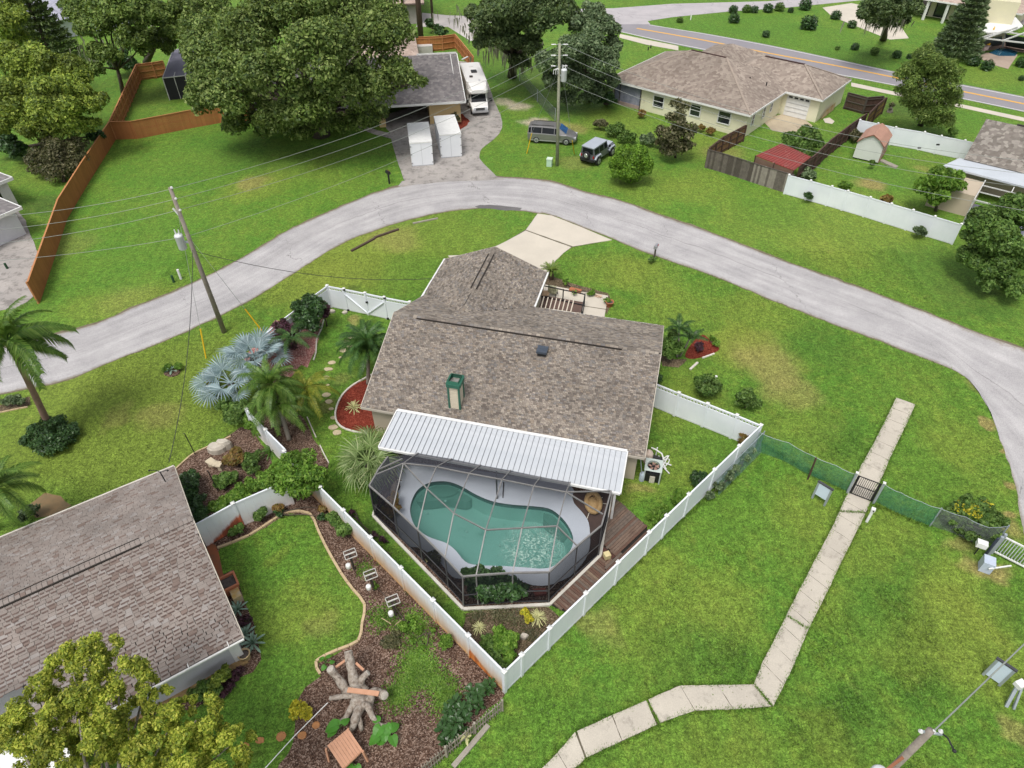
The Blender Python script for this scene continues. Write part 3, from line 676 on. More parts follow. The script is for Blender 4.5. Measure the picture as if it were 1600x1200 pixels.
for (p, q) in ((H(cu-.38,cv-.42), H(cu+.38,cv-.42)), (H(cu-.38,cv+.42), H(cu+.38,cv+.42)), (H(cu-.36,cv-.38), H(cu-.36,cv+.38)), (H(cu+.36,cv-.38), H(cu+.36,cv+.38))):
    cc.bar(p+Vector((0, 0, CT+.02)), q+Vector((0, 0, CT+.02)), .1, .22)
cc.part('chimney_crown', M_GRN, mh)
fk = [H(cu+a_*s_, cv+b_*s_*1.12, z_) for s_, z_ in ((.36, CT-.02), (.27, CT+.26)) for a_, b_ in ((-1,-1),(1,-1),(1,1),(-1,1))]
MB().add(fk, [(i, (i+1) % 4, 4+(i+1) % 4, 4+i) for i in range(4)]).part('chimney_cowl', M_GRN, mh)
MB().prism([H(cu-.32,cv-.37), H(cu+.32,cv-.37), H(cu+.32,cv+.37), H(cu-.32,cv+.37)], CT-.16, CT-.06).part('chimney_flue', mat('galvanised', (.3,.32,.31), (.15,.12,.1), 5, rough=.4), mh)
# roof vent
va, vb = H.O, None
vv = H(9.35,4.9,RZ-.37+.28); rv = thing('vent_box', 'x', 'x') if False else None
M_VENT = mat('dark_blue_grey_metal', (.06,.075,.1), (.09,.11,.14), 4, rough=.3, metal=.3)
mb = MB(); vz = EZ+SLP*4.75
mb.prism([H(9.1,4.5), H(9.58,4.5), H(9.58,5.0), H(9.1,5.0)], vz-.15, vz+.16); mb.part('roof_vent', M_BLK, mh)
MB().prism([H(9.04,4.42), H(9.64,4.42), H(9.64,5.02), H(9.04,5.02)], vz+.16, vz+.3).part('roof_vent_cap', M_VENT, mh)
# small dark window vent on garage valley
MB().tube([H(.2,11.6,2.62), H(1.0,11.4,2.66), H(1.4,11.9,2.66)], .03, 6).part('cable', M_BLK, mh)
# white metal patio roof: 44 pans with raised seams
M_PAN = mat('white_metal_pan', (.45,.48,.515), (.53,.55,.575), .8, rough=.5, dirt=((.4,.42,.45), 1.2, .56))
NP = 44; U0, U1 = 2.14, 14.92; VT, VBt = .12, -2.6; pw = (U1-U0)/NP
pm = MB(); y0, y1 = 0, VBt-VT
MB().add([H(U0,VT,EZ+.07), H(U1,VT,EZ+.07), H(U1,VBt,EZ-.09), H(U0,VBt,EZ-.09)], [(0,1,2,3)]).part('seam_shade_sheet', mat('seam_shadow', (.2,.21,.23)), mh)  # dark sheet showing between pans: joint sealant, plus seam shade put in as colour
pm.add([(.022,0,0),(pw,0,0),(pw,y1,-.16),(.022,y1,-.16),(pw-.05,0,.05),(pw-.05,y1,-.11),(pw,0,.05),(pw,y1,-.11),(0,0,0),(pw-.05,0,.005),(pw-.05,y1,-.155)], [(0,3,10,9),(9,10,5,4),(4,5,7,6),(6,7,2,1)])
pme = pm.mesh('panel'); pme.materials.append(M_PAN)
inv = XF[mh.name].inverted()
for i in range(NP):
    o = bpy.data.objects.new('patio_roof_panel', pme); link(o, mh)
    o.matrix_local = inv @ Matrix.LocRotScale(H(U0+i*pw, VT, EZ+.06+(.03 if i > -1 else 0)), Matrix.Rotation(R(-14.3), 3, 'Z'), None)
MB().bar(H(U0,VBt-.03,EZ-.1), H(U1,VBt-.03,EZ-.1), .1, .13).part('patio_gutter', M_WTRIM, mh)
MB().bar(H(U0,VT,EZ+.13), H(U1,VT,EZ+.13), .16, .04).part('patio_flashing', M_WTRIM, mh)
MB().bar(H(U0-.03,VT,EZ+.05), H(U0-.03,VBt,EZ-.1), .06, .14).part('patio_fascia', M_WTRIM, mh)
MB().bar(H(U1+.03,VT,EZ+.05), H(U1+.03,VBt,EZ-.1), .06, .14).part('patio_fascia', M_WTRIM, mh)
MB().prism([H(U1-.3,VBt+.05), H(U1-.18,VBt+.05), H(U1-.18,VBt+.2), H(U1-.3,VBt+.2)], 0, EZ-.1).part('patio_post', M_WTRIM, mh)
MB().prism([H(U0,oh-.02), H(U1,oh-.02), H(U1,oh-.06), H(U0,oh-.06)], .2, 2.1).part('sliding_door_glass', mat('dark_glass', (.02,.025,.03), rough=.1, spec=.8), mh)

# ---------------------------------------------------------------- neighbour house bottom left
NBO = Vector((-11.15, 13.95, 0)); NB = Frame(NBO, R(213.8-180)); # u points NE along the ridge, v points NW (perpendicular)
ND, NZ = 11.27, 4.25; NS = (NZ-EZ)/(ND/2); NL = 19.0
nh = thing('house', 'neighbour house with pinkish brown shingle roof cut by the left edge', 'house', NB(-8, ND/2), NB.yaw)
M_WALLG = mat('pale_grey_wall', (.5,.5,.53), (.44,.44,.46), 1.0)
w = MB(); w.prism([NB(-.35,.6), NB(-7.3,.6), NB(-7.3,2.9), NB(-NL,2.9), NB(-NL,ND-.5), NB(-.35,ND-.5)], 0, EZ-.02)
w.add([NB(-.35,.6,EZ-.02), NB(-.35,ND-.5,EZ-.02), NB(-.35,ND/2,NZ-.15)], [(0, 1, 2)]); w.part('wall', M_WALLG, nh)
d = MB()
zn = EZ+NS*2.3-.05; d.add([NB(0,0,EZ-.05), NB(-7.55,0,EZ-.05), NB(-7.55,2.3,zn), NB(-NL,2.3,zn), NB(-NL,ND/2,NZ-.05), NB(0,ND/2,NZ-.05)], [(0, 1, 2, 3, 4, 5)]); d.add([NB(0,ND,EZ-.05), NB(-NL,ND,EZ-.05), NB(-NL,ND/2,NZ-.05), NB(0,ND/2,NZ-.05)], [(0, 1, 2, 3)])
d.part('roof', M_DARKF, nh)
NSL = math.hypot(1, NS)
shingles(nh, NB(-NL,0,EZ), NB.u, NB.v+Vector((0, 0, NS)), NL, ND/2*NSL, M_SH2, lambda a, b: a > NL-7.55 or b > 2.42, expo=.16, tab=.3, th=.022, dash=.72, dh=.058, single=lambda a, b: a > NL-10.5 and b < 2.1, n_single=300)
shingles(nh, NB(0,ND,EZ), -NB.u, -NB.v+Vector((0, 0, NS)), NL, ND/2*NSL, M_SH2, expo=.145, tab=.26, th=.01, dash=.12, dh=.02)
rc = MB()
for i in range(int(NL/.2)):
    a0, a1 = -i*.2, -i*.2-.185
    for s_ in (-1, 1): rc.quad(NB(a0,ND/2,NZ+.07), NB(a1,ND/2,NZ+.065), NB(a1,ND/2+s_*.17,NZ+.01), NB(a0,ND/2+s_*.17,NZ+.015))
rc.part('ridge_cap', M_SH2, nh, kind='stuff')
MB().bar(NB(-2.2,ND/2-.2,NZ+.0), NB(-NL,ND/2-.2,NZ+.0), .05, .07).part('ridge_vent', M_RV, nh)
MB().bar(NB(-2.2,ND/2+.22,NZ-.02), NB(-NL,ND/2+.22,NZ-.02), .03, .05).part('ridge_vent', M_RV, nh)
MB().bar(NB(.0,ND+.04,EZ-.07), NB(-NL,ND+.04,EZ-.07), .12, .13).part('gutter', mat('tan_gutter', (.6,.56,.5)), nh)
MB().bar(NB(.0,-.05,EZ-.07), NB(-7.55,-.05,EZ-.07), .08, .08).part('gutter', M_WTRIM, nh)
for (b0, b1) in ((0, ND/2), (ND, ND/2)): MB().bar(NB(.02,b0,EZ-.08), NB(.02,b1,NZ-.08), .04, .15).part('barge_board', M_FAS, nh)
for i in range(5):
    MB().bar(NB(-.6-i*1.6,-.06,EZ+.01), NB(-.6-i*1.6,.15,EZ+.07), .03, .02).part('gutter_strap', M_WTRIM, nh)
MB().prism([NB(-2.5,.53), NB(-5.2,.53), NB(-5.2,.6), NB(-2.5,.6)], 1.7, 2.15).part('window', mat('dark_glass', (.02,.025,.03)), nh)
MB().prism([NB(-2.4,.5), NB(-5.3,.5), NB(-5.3,.6), NB(-2.4,.6)], 1.6, 1.7).part('window_sill', M_WTRIM, nh)
MB().prism([NB(-.33,.57), NB(-.75,.57), NB(-.75,.62), NB(-.33,.62)], .1, EZ-.1).part('corner_panel', M_WTRIM, nh)
MB().prism([NB(-.3,.3), NB(-6,.3), NB(-6,.6), NB(-.3,.6)], 0, .12).part('footing', mat('ochre_footing', (.4,.28,.12), (.2,.12,.06), 3), nh)
vp = G(229, 806, 3.1); MB().tube([vp-Vector((0, 0, .2)), vp+Vector((0, 0, .25))], .06, 8).part('vent_pipe', mat('dark_grey_pipe', (.08,.08,.08)), nh)
# weather mast on its roof
c = G(260, 755, 2.75); an = thing('roof_antenna', 'small black weather mast with curved arms on the neighbour roof', 'antenna', c)
MB().tube([c, c+Vector((-.1, .1, .75))], .03, 6).part('mast', M_BLK, an); t0 = c+Vector((-.1, .1, .7))
for s_ in (-1, 1):
    MB().tube([t0, t0+Vector((s_*.25, .12, .02)), t0+Vector((s_*.42, .05, .1)), t0+Vector((s_*.45, -.05, .2))], .018, 6).part('arm', M_BLK, an)
    MB().ball(t0+Vector((s_*.45, -.05, .2)), .05, 8, 5).part('sensor', M_BLK, an)
MB().lathe(c-Vector((0, 0, .05)), [(.12, 0), (.1, .06), (.03, .08)], 10).part('base', M_BLK, an)
# white awning below, mostly under the tree
aw = MB(); q = [G(-40,1190,2.2), G(30,1150,2.2), G(110,1135,2.2), G(125,1235,2.2), G(-40,1300,2.2)]
aw.prism(q, 2.1, 2.2, True); aw.solo('awning', M_WTRIM, 'white flat awning under the foreground tree at bottom left', 'awning')
MB().prism([NB(-7.3,-2), NB(-NL,-2), NB(-NL,2.9), NB(-7.3,2.9)], 0, .06).ground('patio_slab', M_CONC2)
c = G(38, 1084, .75); tb = thing('patio_table', 'pinkish round table beside a chair seen at the edge of the neighbour roof', 'table', (c.x, c.y, 0))
M_PNK = mat('pinkish_cover', (.5,.4,.38), (.42,.33,.31), 3)

# ---------------------------------------------------------------- generic far houses
def hip_roof(mb, fr, a0, a1, b0, b1, ez, slope, hip=(1, 1)):
    w_, d_ = a1-a0, b1-b0; h = slope*min(w_, d_)/2; r = d_/2 if d_ <= w_ else w_/2
    if d_ <= w_:
        p = [fr(a0,b0,ez), fr(a1,b0,ez), fr(a1,b1,ez), fr(a0,b1,ez), fr(a0+r*hip[0],(b0+b1)/2,ez+h), fr(a1-r*hip[1],(b0+b1)/2,ez+h)]
        fs = [(0, 1, 5, 4), (2, 3, 4, 5), (1, 2, 5), (3, 0, 4)]
    else:
        p = [fr(a0,b0,ez), fr(a1,b0,ez), fr(a1,b1,ez), fr(a0,b1,ez), fr((a0+a1)/2,b0+r*hip[0],ez+h), fr((a0+a1)/2,b1-r*hip[1],ez+h)]
        fs = [(0, 1, 4), (1, 2, 5, 4), (2, 3, 5), (3, 0, 4, 5)]
    # courses give relief at a distance the tabs can no longer be told apart
    mb.add(p, fs); return p
def courses(mb, a, b, c, d, n):
    """thin overlapping strips on the slope a-b (eave) up to d-c (ridge)"""
    nn = (b-a).cross(d-a).normalized(); nn = nn if nn.z > 0 else -nn
    for i in range(n):
        t0, t1 = i/n, (i+1.05)/n; t1 = min(t1, 1)
        p, q, r_, s_ = a.lerp(d, t0), b.lerp(c, t0), b.lerp(c, t1), a.lerp(d, t1)
        mb.quad(p+nn*.05, q+nn*.05, r_+nn*.012, s_+nn*.012)
def window(parent, p, q, z0, z1, nrm, frame=M_WTRIM, glass=None, cross=True):
    glass = glass or mat('dark_glass', (.02,.025,.03), rough=.1, spec=.8); nrm = Vector(nrm); e = nrm*.03
    P, Q = Vector(p), Vector(q); up = Vector((0, 0, 1)); f = MB()
    A, B, C, D = P+up*z0+e, Q+up*z0+e, Q+up*z1+e, P+up*z1+e
    for s_, t_ in ((A, B), (D, C), (A, D), (B, C)): f.bar(s_, t_, .1, .06, up=nrm)
    if cross: f.bar((A+D)/2, (B+C)/2, .06, .05, up=nrm)
    fo = f.part('window', frame, parent)
    MB().quad(A-e*.4, B-e*.4, C-e*.4, D-e*.4).part('pane', glass, fo)
    return fo
def fascia(th, fr, pts, z, m=M_WTRIM):
    for p, q in zip(pts, pts[1:]): MB().bar(fr(p[0], p[1], z-.09), fr(q[0], q[1], z-.09), .06, .2).part('fascia', m, th)

# cream house with hipped roof (upper right)
CF = Frame((11.07, 81.3), R(-40.0)); ch = thing('house', 'cream stucco house with brown hipped roof between the two roads', 'house', CF(9, 7), R(-40.0))
M_CRM = mat('cream_stucco', (.74,.71,.52), (.68,.65,.48), .6, dirt=((.5,.45,.33), .8, .6))
L1 = 17.5; ez = 2.6
w = MB(); w.prism([CF(.5,.5), CF(L1-.4,.5), CF(L1-.4,13), CF(.5,13)], 0, ez-.02)
w.prism([CF(L1-.5,8.9+.4), CF(L1+3.8,9.3), CF(L1+3.8,17), CF(L1-.5,17)], 0, ez-.03); w.part('wall', M_CRM, ch)
r_ = MB(); p = hip_roof(r_, CF, 0, L1, 0, 13.2, ez, .42); courses(r_, p[0], p[1], p[5], p[4], 24)
p2 = hip_roof(r_, CF, L1-9, L1+4.1, 8.85, 17.3, ez+.01, .42); p3 = hip_roof(r_, CF, 3.5, 11.5, 8, 19.5, ez+.02, .42)
r_.part('roof', M_SHC, ch)
for (q0, q1) in ((p[4], p[5]), (p2[4], p2[5])): MB().bar(q0+Vector((0, 0, .04)), q1+Vector((0, 0, .04)), .2, .08).part('ridge_vent', mat('ridge_brown', (.07,.035,.03)), ch)
for (q0, q1) in ((p[5], p[1]), (p2[5], p2[2]), (p2[5], p2[1]), (p[4], p[0])): MB().bar(q0+Vector((0, 0, .03)), q1+Vector((0, 0, .03)), .22, .05).part('hip_cap', mat('hip_cap_tan', (.34,.28,.23)), ch)
fascia(ch, CF, [(0,13), (-.02,-.02), (L1+.02,-.02), (L1+.02,8.82), (L1+4.12,8.82), (L1+4.12,17.3)], ez)
window(ch, CF(6.0,.47), CF(7.3,.47), .8, 2.0, -CF.v); window(ch, CF(13.9,.47), CF(15.3,.47), .9, 2.15, -CF.v)
window(ch, CF(10.6,.47), CF(11.8,.47), .9, 2.1, -CF.v)
window(ch, CF(L1-.38,1.6), CF(L1-.38,2.2), .9, 2.1, CF.u); window(ch, CF(L1-.38,4.3), CF(L1-.38,4.9), .9, 2.1, CF.u)
window(ch, CF(L1-.38,6.2), CF(L1-.38,6.7), 1.0, 2.0, CF.u)
gd = MB(); gd.quad(CF(L1+.15,9.25,.05), CF(L1+2.75,9.25,.05), CF(L1+2.75,9.25,2.25), CF(L1+.15,9.25,2.25)); gdo = gd.part('garage_door', M_WTRIM, ch)
for k in range(4): MB().bar(CF(L1+.2,9.22,.55+k*.45), CF(L1+2.7,9.22,.55+k*.45), .02, .03).part('panel_joint', mat('grey_joint', (.5,.5,.5)), gdo)
for k in range(4): MB().bar(CF(L1+.35+k*.62,9.22,2.05), CF(L1+.75+k*.62,9.22,2.05), .03, .16).part('pane', M_BLK, gdo)
# screened porch at its west corner
mb = MB(); mb.quad(CF(.9,.42,.1), CF(4.3,.42,.1), CF(4.3,.42,2.4), CF(.9,.42,2.4)); sc = mb.part('porch_screen', mat('blue_grey_screen', (.12,.14,.2), (.3,.3,.36), 1.3, rough=.3), ch)
for a_ in (.85, 1.6, 4.35): MB().bar(CF(a_,.38,.05), CF(a_,.38,2.5), .09, .09).part('porch_post', mat('dark_bronze', (.06,.055,.05)), ch)
MB().bar(CF(.9,.36,.15), CF(4.3,.36,.15), .06, .5).part('porch_skirt', mat('pinkish_skirt', (.4,.3,.27)), ch)
for (x, y) in ((1110,105),(1172,122),(1198,130),(1017,72),(1013,75)):
    c = G(x, y, 4.0); MB().tube([c-Vector((0,0,.25)), c+Vector((0,0,.1))], .07, 6).part('vent_pipe', M_BLK, ch)
mb = MB(); mb.quad(CF(L1+4.02,10.2,.05), CF(L1+4.02,14.2,.05), CF(L1+4.02,14.2,.9), CF(L1+4.02,11.6,.75)); mb.part('rust_stain_panel', mat('rust_stain', (.42,.17,.05), (.6,.5,.35), 1.5), ch)

# house behind the containers (top centre)
TF = Frame((-4.86, 74.72), R(9.0)); th_ = thing('house', 'peach house with grey shingle roof and open garage behind the containers', 'house', TF(-10, 8), R(9.0))
M_PCH = mat('peach_stucco', (.62,.45,.22), (.56,.41,.21), 1)
ez = 2.5; td = 16.2; tz = 5.0
w = MB(); w.prism([TF(-3.9,.7), TF(-.5,.7), TF(-.5,td-.5), TF(-3.9,td-.5)], 0, ez-.02); w.prism([TF(-22,6.5), TF(-3.9,6.5), TF(-3.9,td-.5), TF(-22,td-.5)], 0, ez-.02)
w.prism([TF(-9.4,.7), TF(-8.7,.7), TF(-8.7,1.4), TF(-9.4,1.4)], 0, ez-.02); w.prism([TF(-22,3), TF(-9.4,3), TF(-9.4,6.5), TF(-22,6.5)], 0, ez-.02)
w.add([TF(-.5,.7,ez), TF(-.5,td-.5,ez), TF(-.5,td/2,tz-.2)], [(0, 1, 2)]); w.part('wall', M_PCH, th_)
r_ = MB(); r_.add([TF(0,0,ez), TF(-22,0,ez), TF(-22,td/2,tz), TF(0,td/2,tz), TF(0,td,ez), TF(-22,td,ez)], [(0, 1, 2, 3), (3, 2, 5, 4)]); courses(r_, TF(0,0,ez), TF(-22,0,ez), TF(-22,td/2,tz), TF(0,td/2,tz), 30); r_.part('roof', M_SHG, th_)
for (p0, p1) in ((TF(-22,-.05,ez-.08), TF(0.05,-.05,ez-.08)), (TF(.03,0,ez-.08), TF(.03,td/2,tz-.08)), (TF(.03,td,ez-.08), TF(.03,td/2,tz-.08)), (TF(-4.5,td/2,tz+.04), TF(0,td/2,tz+.04))): MB().bar(p0, p1, .1, .2).part('fascia', M_WTRIM, th_)
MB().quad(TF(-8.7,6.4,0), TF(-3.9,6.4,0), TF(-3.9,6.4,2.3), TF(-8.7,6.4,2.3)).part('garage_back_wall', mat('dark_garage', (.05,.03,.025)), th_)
MB().bar(TF(-8.7,.75,2.28), TF(-3.9,.75,2.28), .1, .2).part('garage_lintel', mat('brown_lintel', (.1,.05,.035)), th_)
MB().bar(TF(-.75,1,4.0*.0+ez+.12), TF(-.75,td/2-.4,tz+.03), .06, .05).part('roof_conduit', M_WTRIM, th_)
MB().bar(G(731,88.5,3.6), G(722,93,3.6), .15, .1).part('roof_pipe', M_WTRIM, th_)
# its rear wing
wf = Frame(G(648, 85, 2.4), R(9)); w = MB(); w.prism([wf(0,0), wf(-7,0), wf(-7,9), wf(0,9)], 0, 2.4); w.part('wing_wall', M_PCH, th_)
r_ = MB(); hip_roof(r_, wf, -8, .5, -.5, 9.5, 2.4, .4); r_.part('wing_roof', M_SHT, th_)
mb = MB(); c = G(663, 83, 0); mb.box(c+Vector((0, 0, .5)), (2.3, 1.0, 1.0), R(8)); o = mb.solo('generator_box', mat('pale_grey_box', (.55,.53,.5)), 'pale grey equipment box on the grass inside the orange fence', 'box')

# house beyond, top centre
BF = Frame(G(655, 37, 0), R(6)); bh = thing('house', 'grey walled house with tan roof at the top edge behind tall trunks', 'house', BF(-5, 5), R(6))
w = MB(); w.prism([BF(-14,0), BF(0,0), BF(0,12), BF(-14,12)], 0, 3.0); w.part('wall', mat('grey_house_wall', (.38,.35,.33), (.33,.3,.28), 1), bh)
r_ = MB(); hip_roof(r_, BF, -15, 1, -.8, 13, 3.0, .45, (0, 0)); r_.part('roof', M_SHT, bh)
MB().bar(BF(-15,-.85,2.9), BF(1,-.85,2.9), .1, .2).part('fascia', mat('brown_fascia', (.15,.11,.1)), bh)

# house at the right edge with flat lanai roof and screen room
RF = Frame((40.94, 59.29), R(-38.0)); rh = thing('house', 'house with grey brown gabled roof and pale flat lanai roof at the right edge', 'house', RF(7, 4), R(-38.0))
w = MB(); w.prism([RF(.5,.5), RF(16,.5), RF(16,10.3), RF(.5,10.3)], 0, 2.6); w.add([RF(.5,.5,2.6), RF(.5,10.3,2.6), RF(.5,5.4,4.4)], [(0, 1, 2)])
M_TANW = mat('tan_stucco', (.5,.42,.32), (.45,.38,.29), 1); w.part('wall', M_TANW, rh)
r_ = MB(); r_.add([RF(0,0,2.6), RF(17,0,2.6), RF(17,5.4,4.6), RF(0,5.4,4.6), RF(0,10.8,2.6), RF(17,10.8,2.6)], [(0, 1, 2, 3), (3, 2, 5, 4)]); courses(r_, RF(0,0,2.6), RF(17,0,2.6), RF(17,5.4,4.6), RF(0,5.4,4.6), 26); r_.part('roof', farroof('greybrown_shingles', (.17,.15,.13), (.23,.205,.18), (.36,.33,.29)), rh)
MB().bar(RF(2.5,5.45,4.66), RF(17,5.45,4.66), .25, .08).part('ridge_vent', M_RV, rh)
mb = MB(); mb.add([RF(-.4,.1,2.58), RF(17,.1,2.58), RF(17,-2.7,2.4), RF(-1.2,-2.0,2.42), RF(-.4,.1,2.4), RF(17,.1,2.4), RF(17,-2.7,2.25), RF(-1.2,-2.0,2.27)], [(0, 3, 2, 1), (3, 7, 6, 2), (0, 4, 7, 3), (4, 5, 6, 7)]); mb.part('flat_roof', mat('pale_metal_roof', (.52,.56,.6), (.45,.48,.52), .7, rough=.4), rh)
w = MB(); w.prism([RF(-1,-5.5), RF(2.4,-5.5), RF(2.4,-2.1), RF(-1,-2.1)], 0, 1.9); w.part('annex_wall', M_TANW, rh)
MB().prism([RF(2.4,-7.2), RF(9,-7.2), RF(9,-2.7), RF(2.4,-2.7)], 0, .1).part('lanai_floor', mat('lanai_floor', (.12,.14,.2), (.2,.18,.2), 2), rh)
M_ALU = mat('white_aluminium', (.62,.62,.6), (.52,.52,.5), 4, rough=.4)
for a_ in (2.4, 4.6, 6.8, 9): MB().bar(RF(a_,-2.7,2.3), RF(a_,-7.2,2.3), .07, .09).part('cage_beam', M_ALU, rh); MB().bar(RF(a_,-7.2,.1), RF(a_,-7.2,2.3), .07, .09).part('cage_post', M_ALU, rh)
for b_ in (-3.9, -5.4, -7.2): MB().bar(RF(2.4,b_,2.3), RF(9,b_,2.3), .06, .08).part('cage_beam', M_ALU, rh)
MB().prism([RF(4.5,-6), RF(5.6,-6), RF(5.6,-5), RF(4.5,-5)], .1, .5).part('cushion', mat('red_cushion', (.3,.08,.06)), rh)

# far house top right with porch, lanai and pool
FF = Frame(G(1478, 30, 0), R(-42)); fh = thing('house', 'pale yellow house with tan roof and white porch columns at top right', 'house', FF(6, 4), R(-42))
M_PY = mat('pale_yellow_stucco', (.66,.62,.42), (.6,.56,.4), 1)
A = GG([(1440,48),(1495,58),(1560,30),(1560,-10),(1440,-20)], 0)
w = MB(); w.prism([FF(-5,0), FF(9,0), FF(9,12), FF(-5,12)], 0, 2.9); w.part('wall', M_PY, fh)
r_ = MB(); hip_roof(r_, FF, -6, 10, -3.0, 13, 2.8, .4); r_.part('roof', M_SHT, fh)
fascia(fh, FF, [(-6,13), (-6,-3), (10,-3), (10,13)], 2.85)
for a_ in (-5.4, -2.6, .2, 3): MB().bar(FF(a_,-2.7,0), FF(a_,-2.7,2.8), .3, .3).part('column', M_WTRIM, fh)
for a_ in (-4.8, -2.0, .8): MB().quad(FF(a_,-.06,.1), FF(a_+2.0,-.06,.1), FF(a_+2.0,-.06,2.4), FF(a_,-.06,2.4)).part('window', mat('dark_glass', (.02,.025,.03)), fh)
c = G(1548, 27, 3); MB().prism([c+Vector(v) for v in ((-1.6,-1,0),(1.6,-2.6,0),(3,0,0),(-.3,1.6,0))], 1, 5.4).part('wall_tower', M_PY, fh)
LN = MB(); q = [G(1512,53,2.6), G(1580,47,2.9), G(1600,38,2.9), G(1588,24,2.9), G(1530,38,2.8)]; LN.prism(q, 2.55, 2.7, True); LN.part('lanai_roof', M_WTRIM, fh)
pc = thing('pool_enclosure', 'screened pool enclosure of the far house at the top right corner', 'pool cage', G(1570, 75))
for pa, pb in (((1516,83,0),(1520,58,2.5)), ((1566,75,0),(1572,50,2.6)), ((1520,58,2.5),(1610,68,2.5)), ((1572,50,2.6),(1610,56,2.6)), ((1540,60,2.5),(1590,42,2.9)), ((1566,64,2.5),(1610,48,2.9)), ((1528,60,2.5),(1580,46,2.9))):
    MB().bar(G(*pa), G(*pb), .15, .15).part('frame_beam', M_ALU, pc)
MB().prism(GG([(1516,84),(1562,76),(1610,84),(1610,66),(1570,60),(1530,64)]), 0, .06).part('deck', mat('brick_deck', (.3,.2,.16), (.36,.26,.2), 2), pc)
MB().prism(GG([(1545,83),(1562,76),(1575,77),(1590,82),(1586,88),(1560,88)]), .06, .09).part('pool_water', mat('blue_pool', (.03,.12,.2), rough=.1, spec=.8), pc)
MB().quad(G(1520,64,2.4), G(1566,56,2.4), G(1566,70,0.1), G(1520,78,.1)).part('back_screen', mat('dark_screen_far', (.03,.035,.04), (.08,.1,.1), 2), pc)
MB().quad(G(1571,53,2.4), G(1615,61,2.4), G(1615,80,0.1), G(1571,72,.1)).part('back_screen', mat('dark_screen_far', (.03,.035,.04)), pc)
MB().prism(GG([(1518,84),(1546,100),(1575,108),(1590,86),(1560,82)]), .0, .04).solo('far_patio', mat('brick_paver', (.42,.33,.27), (.36,.28,.22), 2), 'tan paved patio in front of the far pool at top right', 'patio')
c = G(1538, 80); ub = thing('patio_umbrella', 'closed yellow patio umbrella standing beside the far pool', 'umbrella', c)
MB().tube([c, c+Vector((0, 0, 3.0))], .04, 6).part('pole', M_ALU, ub)
MB().tube([c+Vector((0, 0, .7)), c+Vector((0, 0, 1.2)), c+Vector((0, 0, 2.2)), c+Vector((0, 0, 3.1))], [.38, .34, .2, .04], 10).part('canopy', mat('yellow_canvas', (.75,.42,.02), (.65,.36,.02), 3), ub)

# white house corner at the left edge
lh = thing('house', 'white trimmed house corners at the left edge of the photo', 'house', G(-30, 330))
def corner_house(pe, z, yaw, w_, d_, wallm, roofm, inset=.6):
    f = Frame(G(pe[0], pe[1], z), R(yaw)); m_ = MB(); m_.prism([f(-w_,-d_), f(-inset,-d_), f(-inset,-inset), f(-w_,-inset)], 0, z-.1); m_.part('wall', wallm, lh)
    r = MB(); hip_roof(r, f, -w_, 0, -d_, 0, z, .3, (1, 0)); r.part('roof', roofm, lh)
    for (p, q) in (((-w_,0), (0,0)), ((0,0), (0,-d_))): MB().bar(f(*p, z-.1), f(*q, z-.1), .1, .28).part('fascia', M_WTRIM, lh)
    return f
M_WW = mat('white_wall', (.66,.68,.72), (.6,.62,.66), 2)
lhf = Frame(G(19, 277, 2.6), R(-30))
m_ = MB(); m_.prism([lhf(-9,-9), lhf(-.5,-9), lhf(-.5,-.4), lhf(-9,-.4)], 0, 2.5); m_.part('wall', M_WTRIM, lh)
r = MB(); hip_roof(r, lhf, -10, 0, -9.5, 0, 2.6, .3); r.part('roof', M_SHG, lh)
lhf2 = Frame(G(33, 323, 2.5), R(-31))
m_ = MB(); m_.prism([lhf2(-9,-9), lhf2(-.6,-9), lhf2(-.6,-.4), lhf2(-9,-.4)], 0, 2.4); m_.part('wall', M_WW, lh)
r = MB(); hip_roof(r, lhf2, -10, 0, -9.5, 0, 2.5, .25); r.part('roof', M_SHG, lh)
for f, z in ((lhf, 2.6), (lhf2, 2.5)):
    for (p, q) in (((0,0), (0,-9.5)), ((-10,0), (0,0))): MB().bar(f(*p, z-.1), f(*q, z-.1), .1, .26).part('fascia', M_WTRIM, lh)
for b0 in (-1.3, -2.8, -4.3): MB().quad(lhf(-.47,b0,.8), lhf(-.47,b0-1.2,.8), lhf(-.47,b0-1.2,2.1), lhf(-.47,b0,2.1)).part('window', mat('dark_glass', (.02,.025,.03)), lh)
# grey roof glimpsed between trees, top left
gh = thing('house', 'slate grey roof glimpsed between the trees at top left', 'house', G(95, 25))
gf = Frame(G(100, 40, 0), R(-40)); m_ = MB(); m_.prism([gf(-9,-4), gf(7,-4), gf(7,8), gf(-9,8)], 0, 2.6); m_.part('wall', M_WW, gh)
r = MB(); hip_roof(r, gf, -10, 8, -5, 9, 2.6, .35); r.part('roof', farroof('slate_roof', (.27,.27,.33), (.32,.32,.38), (.37,.37,.43)), gh)
tp = Vector((c.x, c.y, 0)); MB().lathe(tp, [(.05, 0), (.05, .72), (.55, .72), (.55, .76), (0.01, .77)], 20).part('table_top', M_PNK, tb)
MB().box(tp+Vector((-.9, -.7, .7)), (1.1, 1.1, .5), R(30)).part('covered_chair', M_PNK, tb)
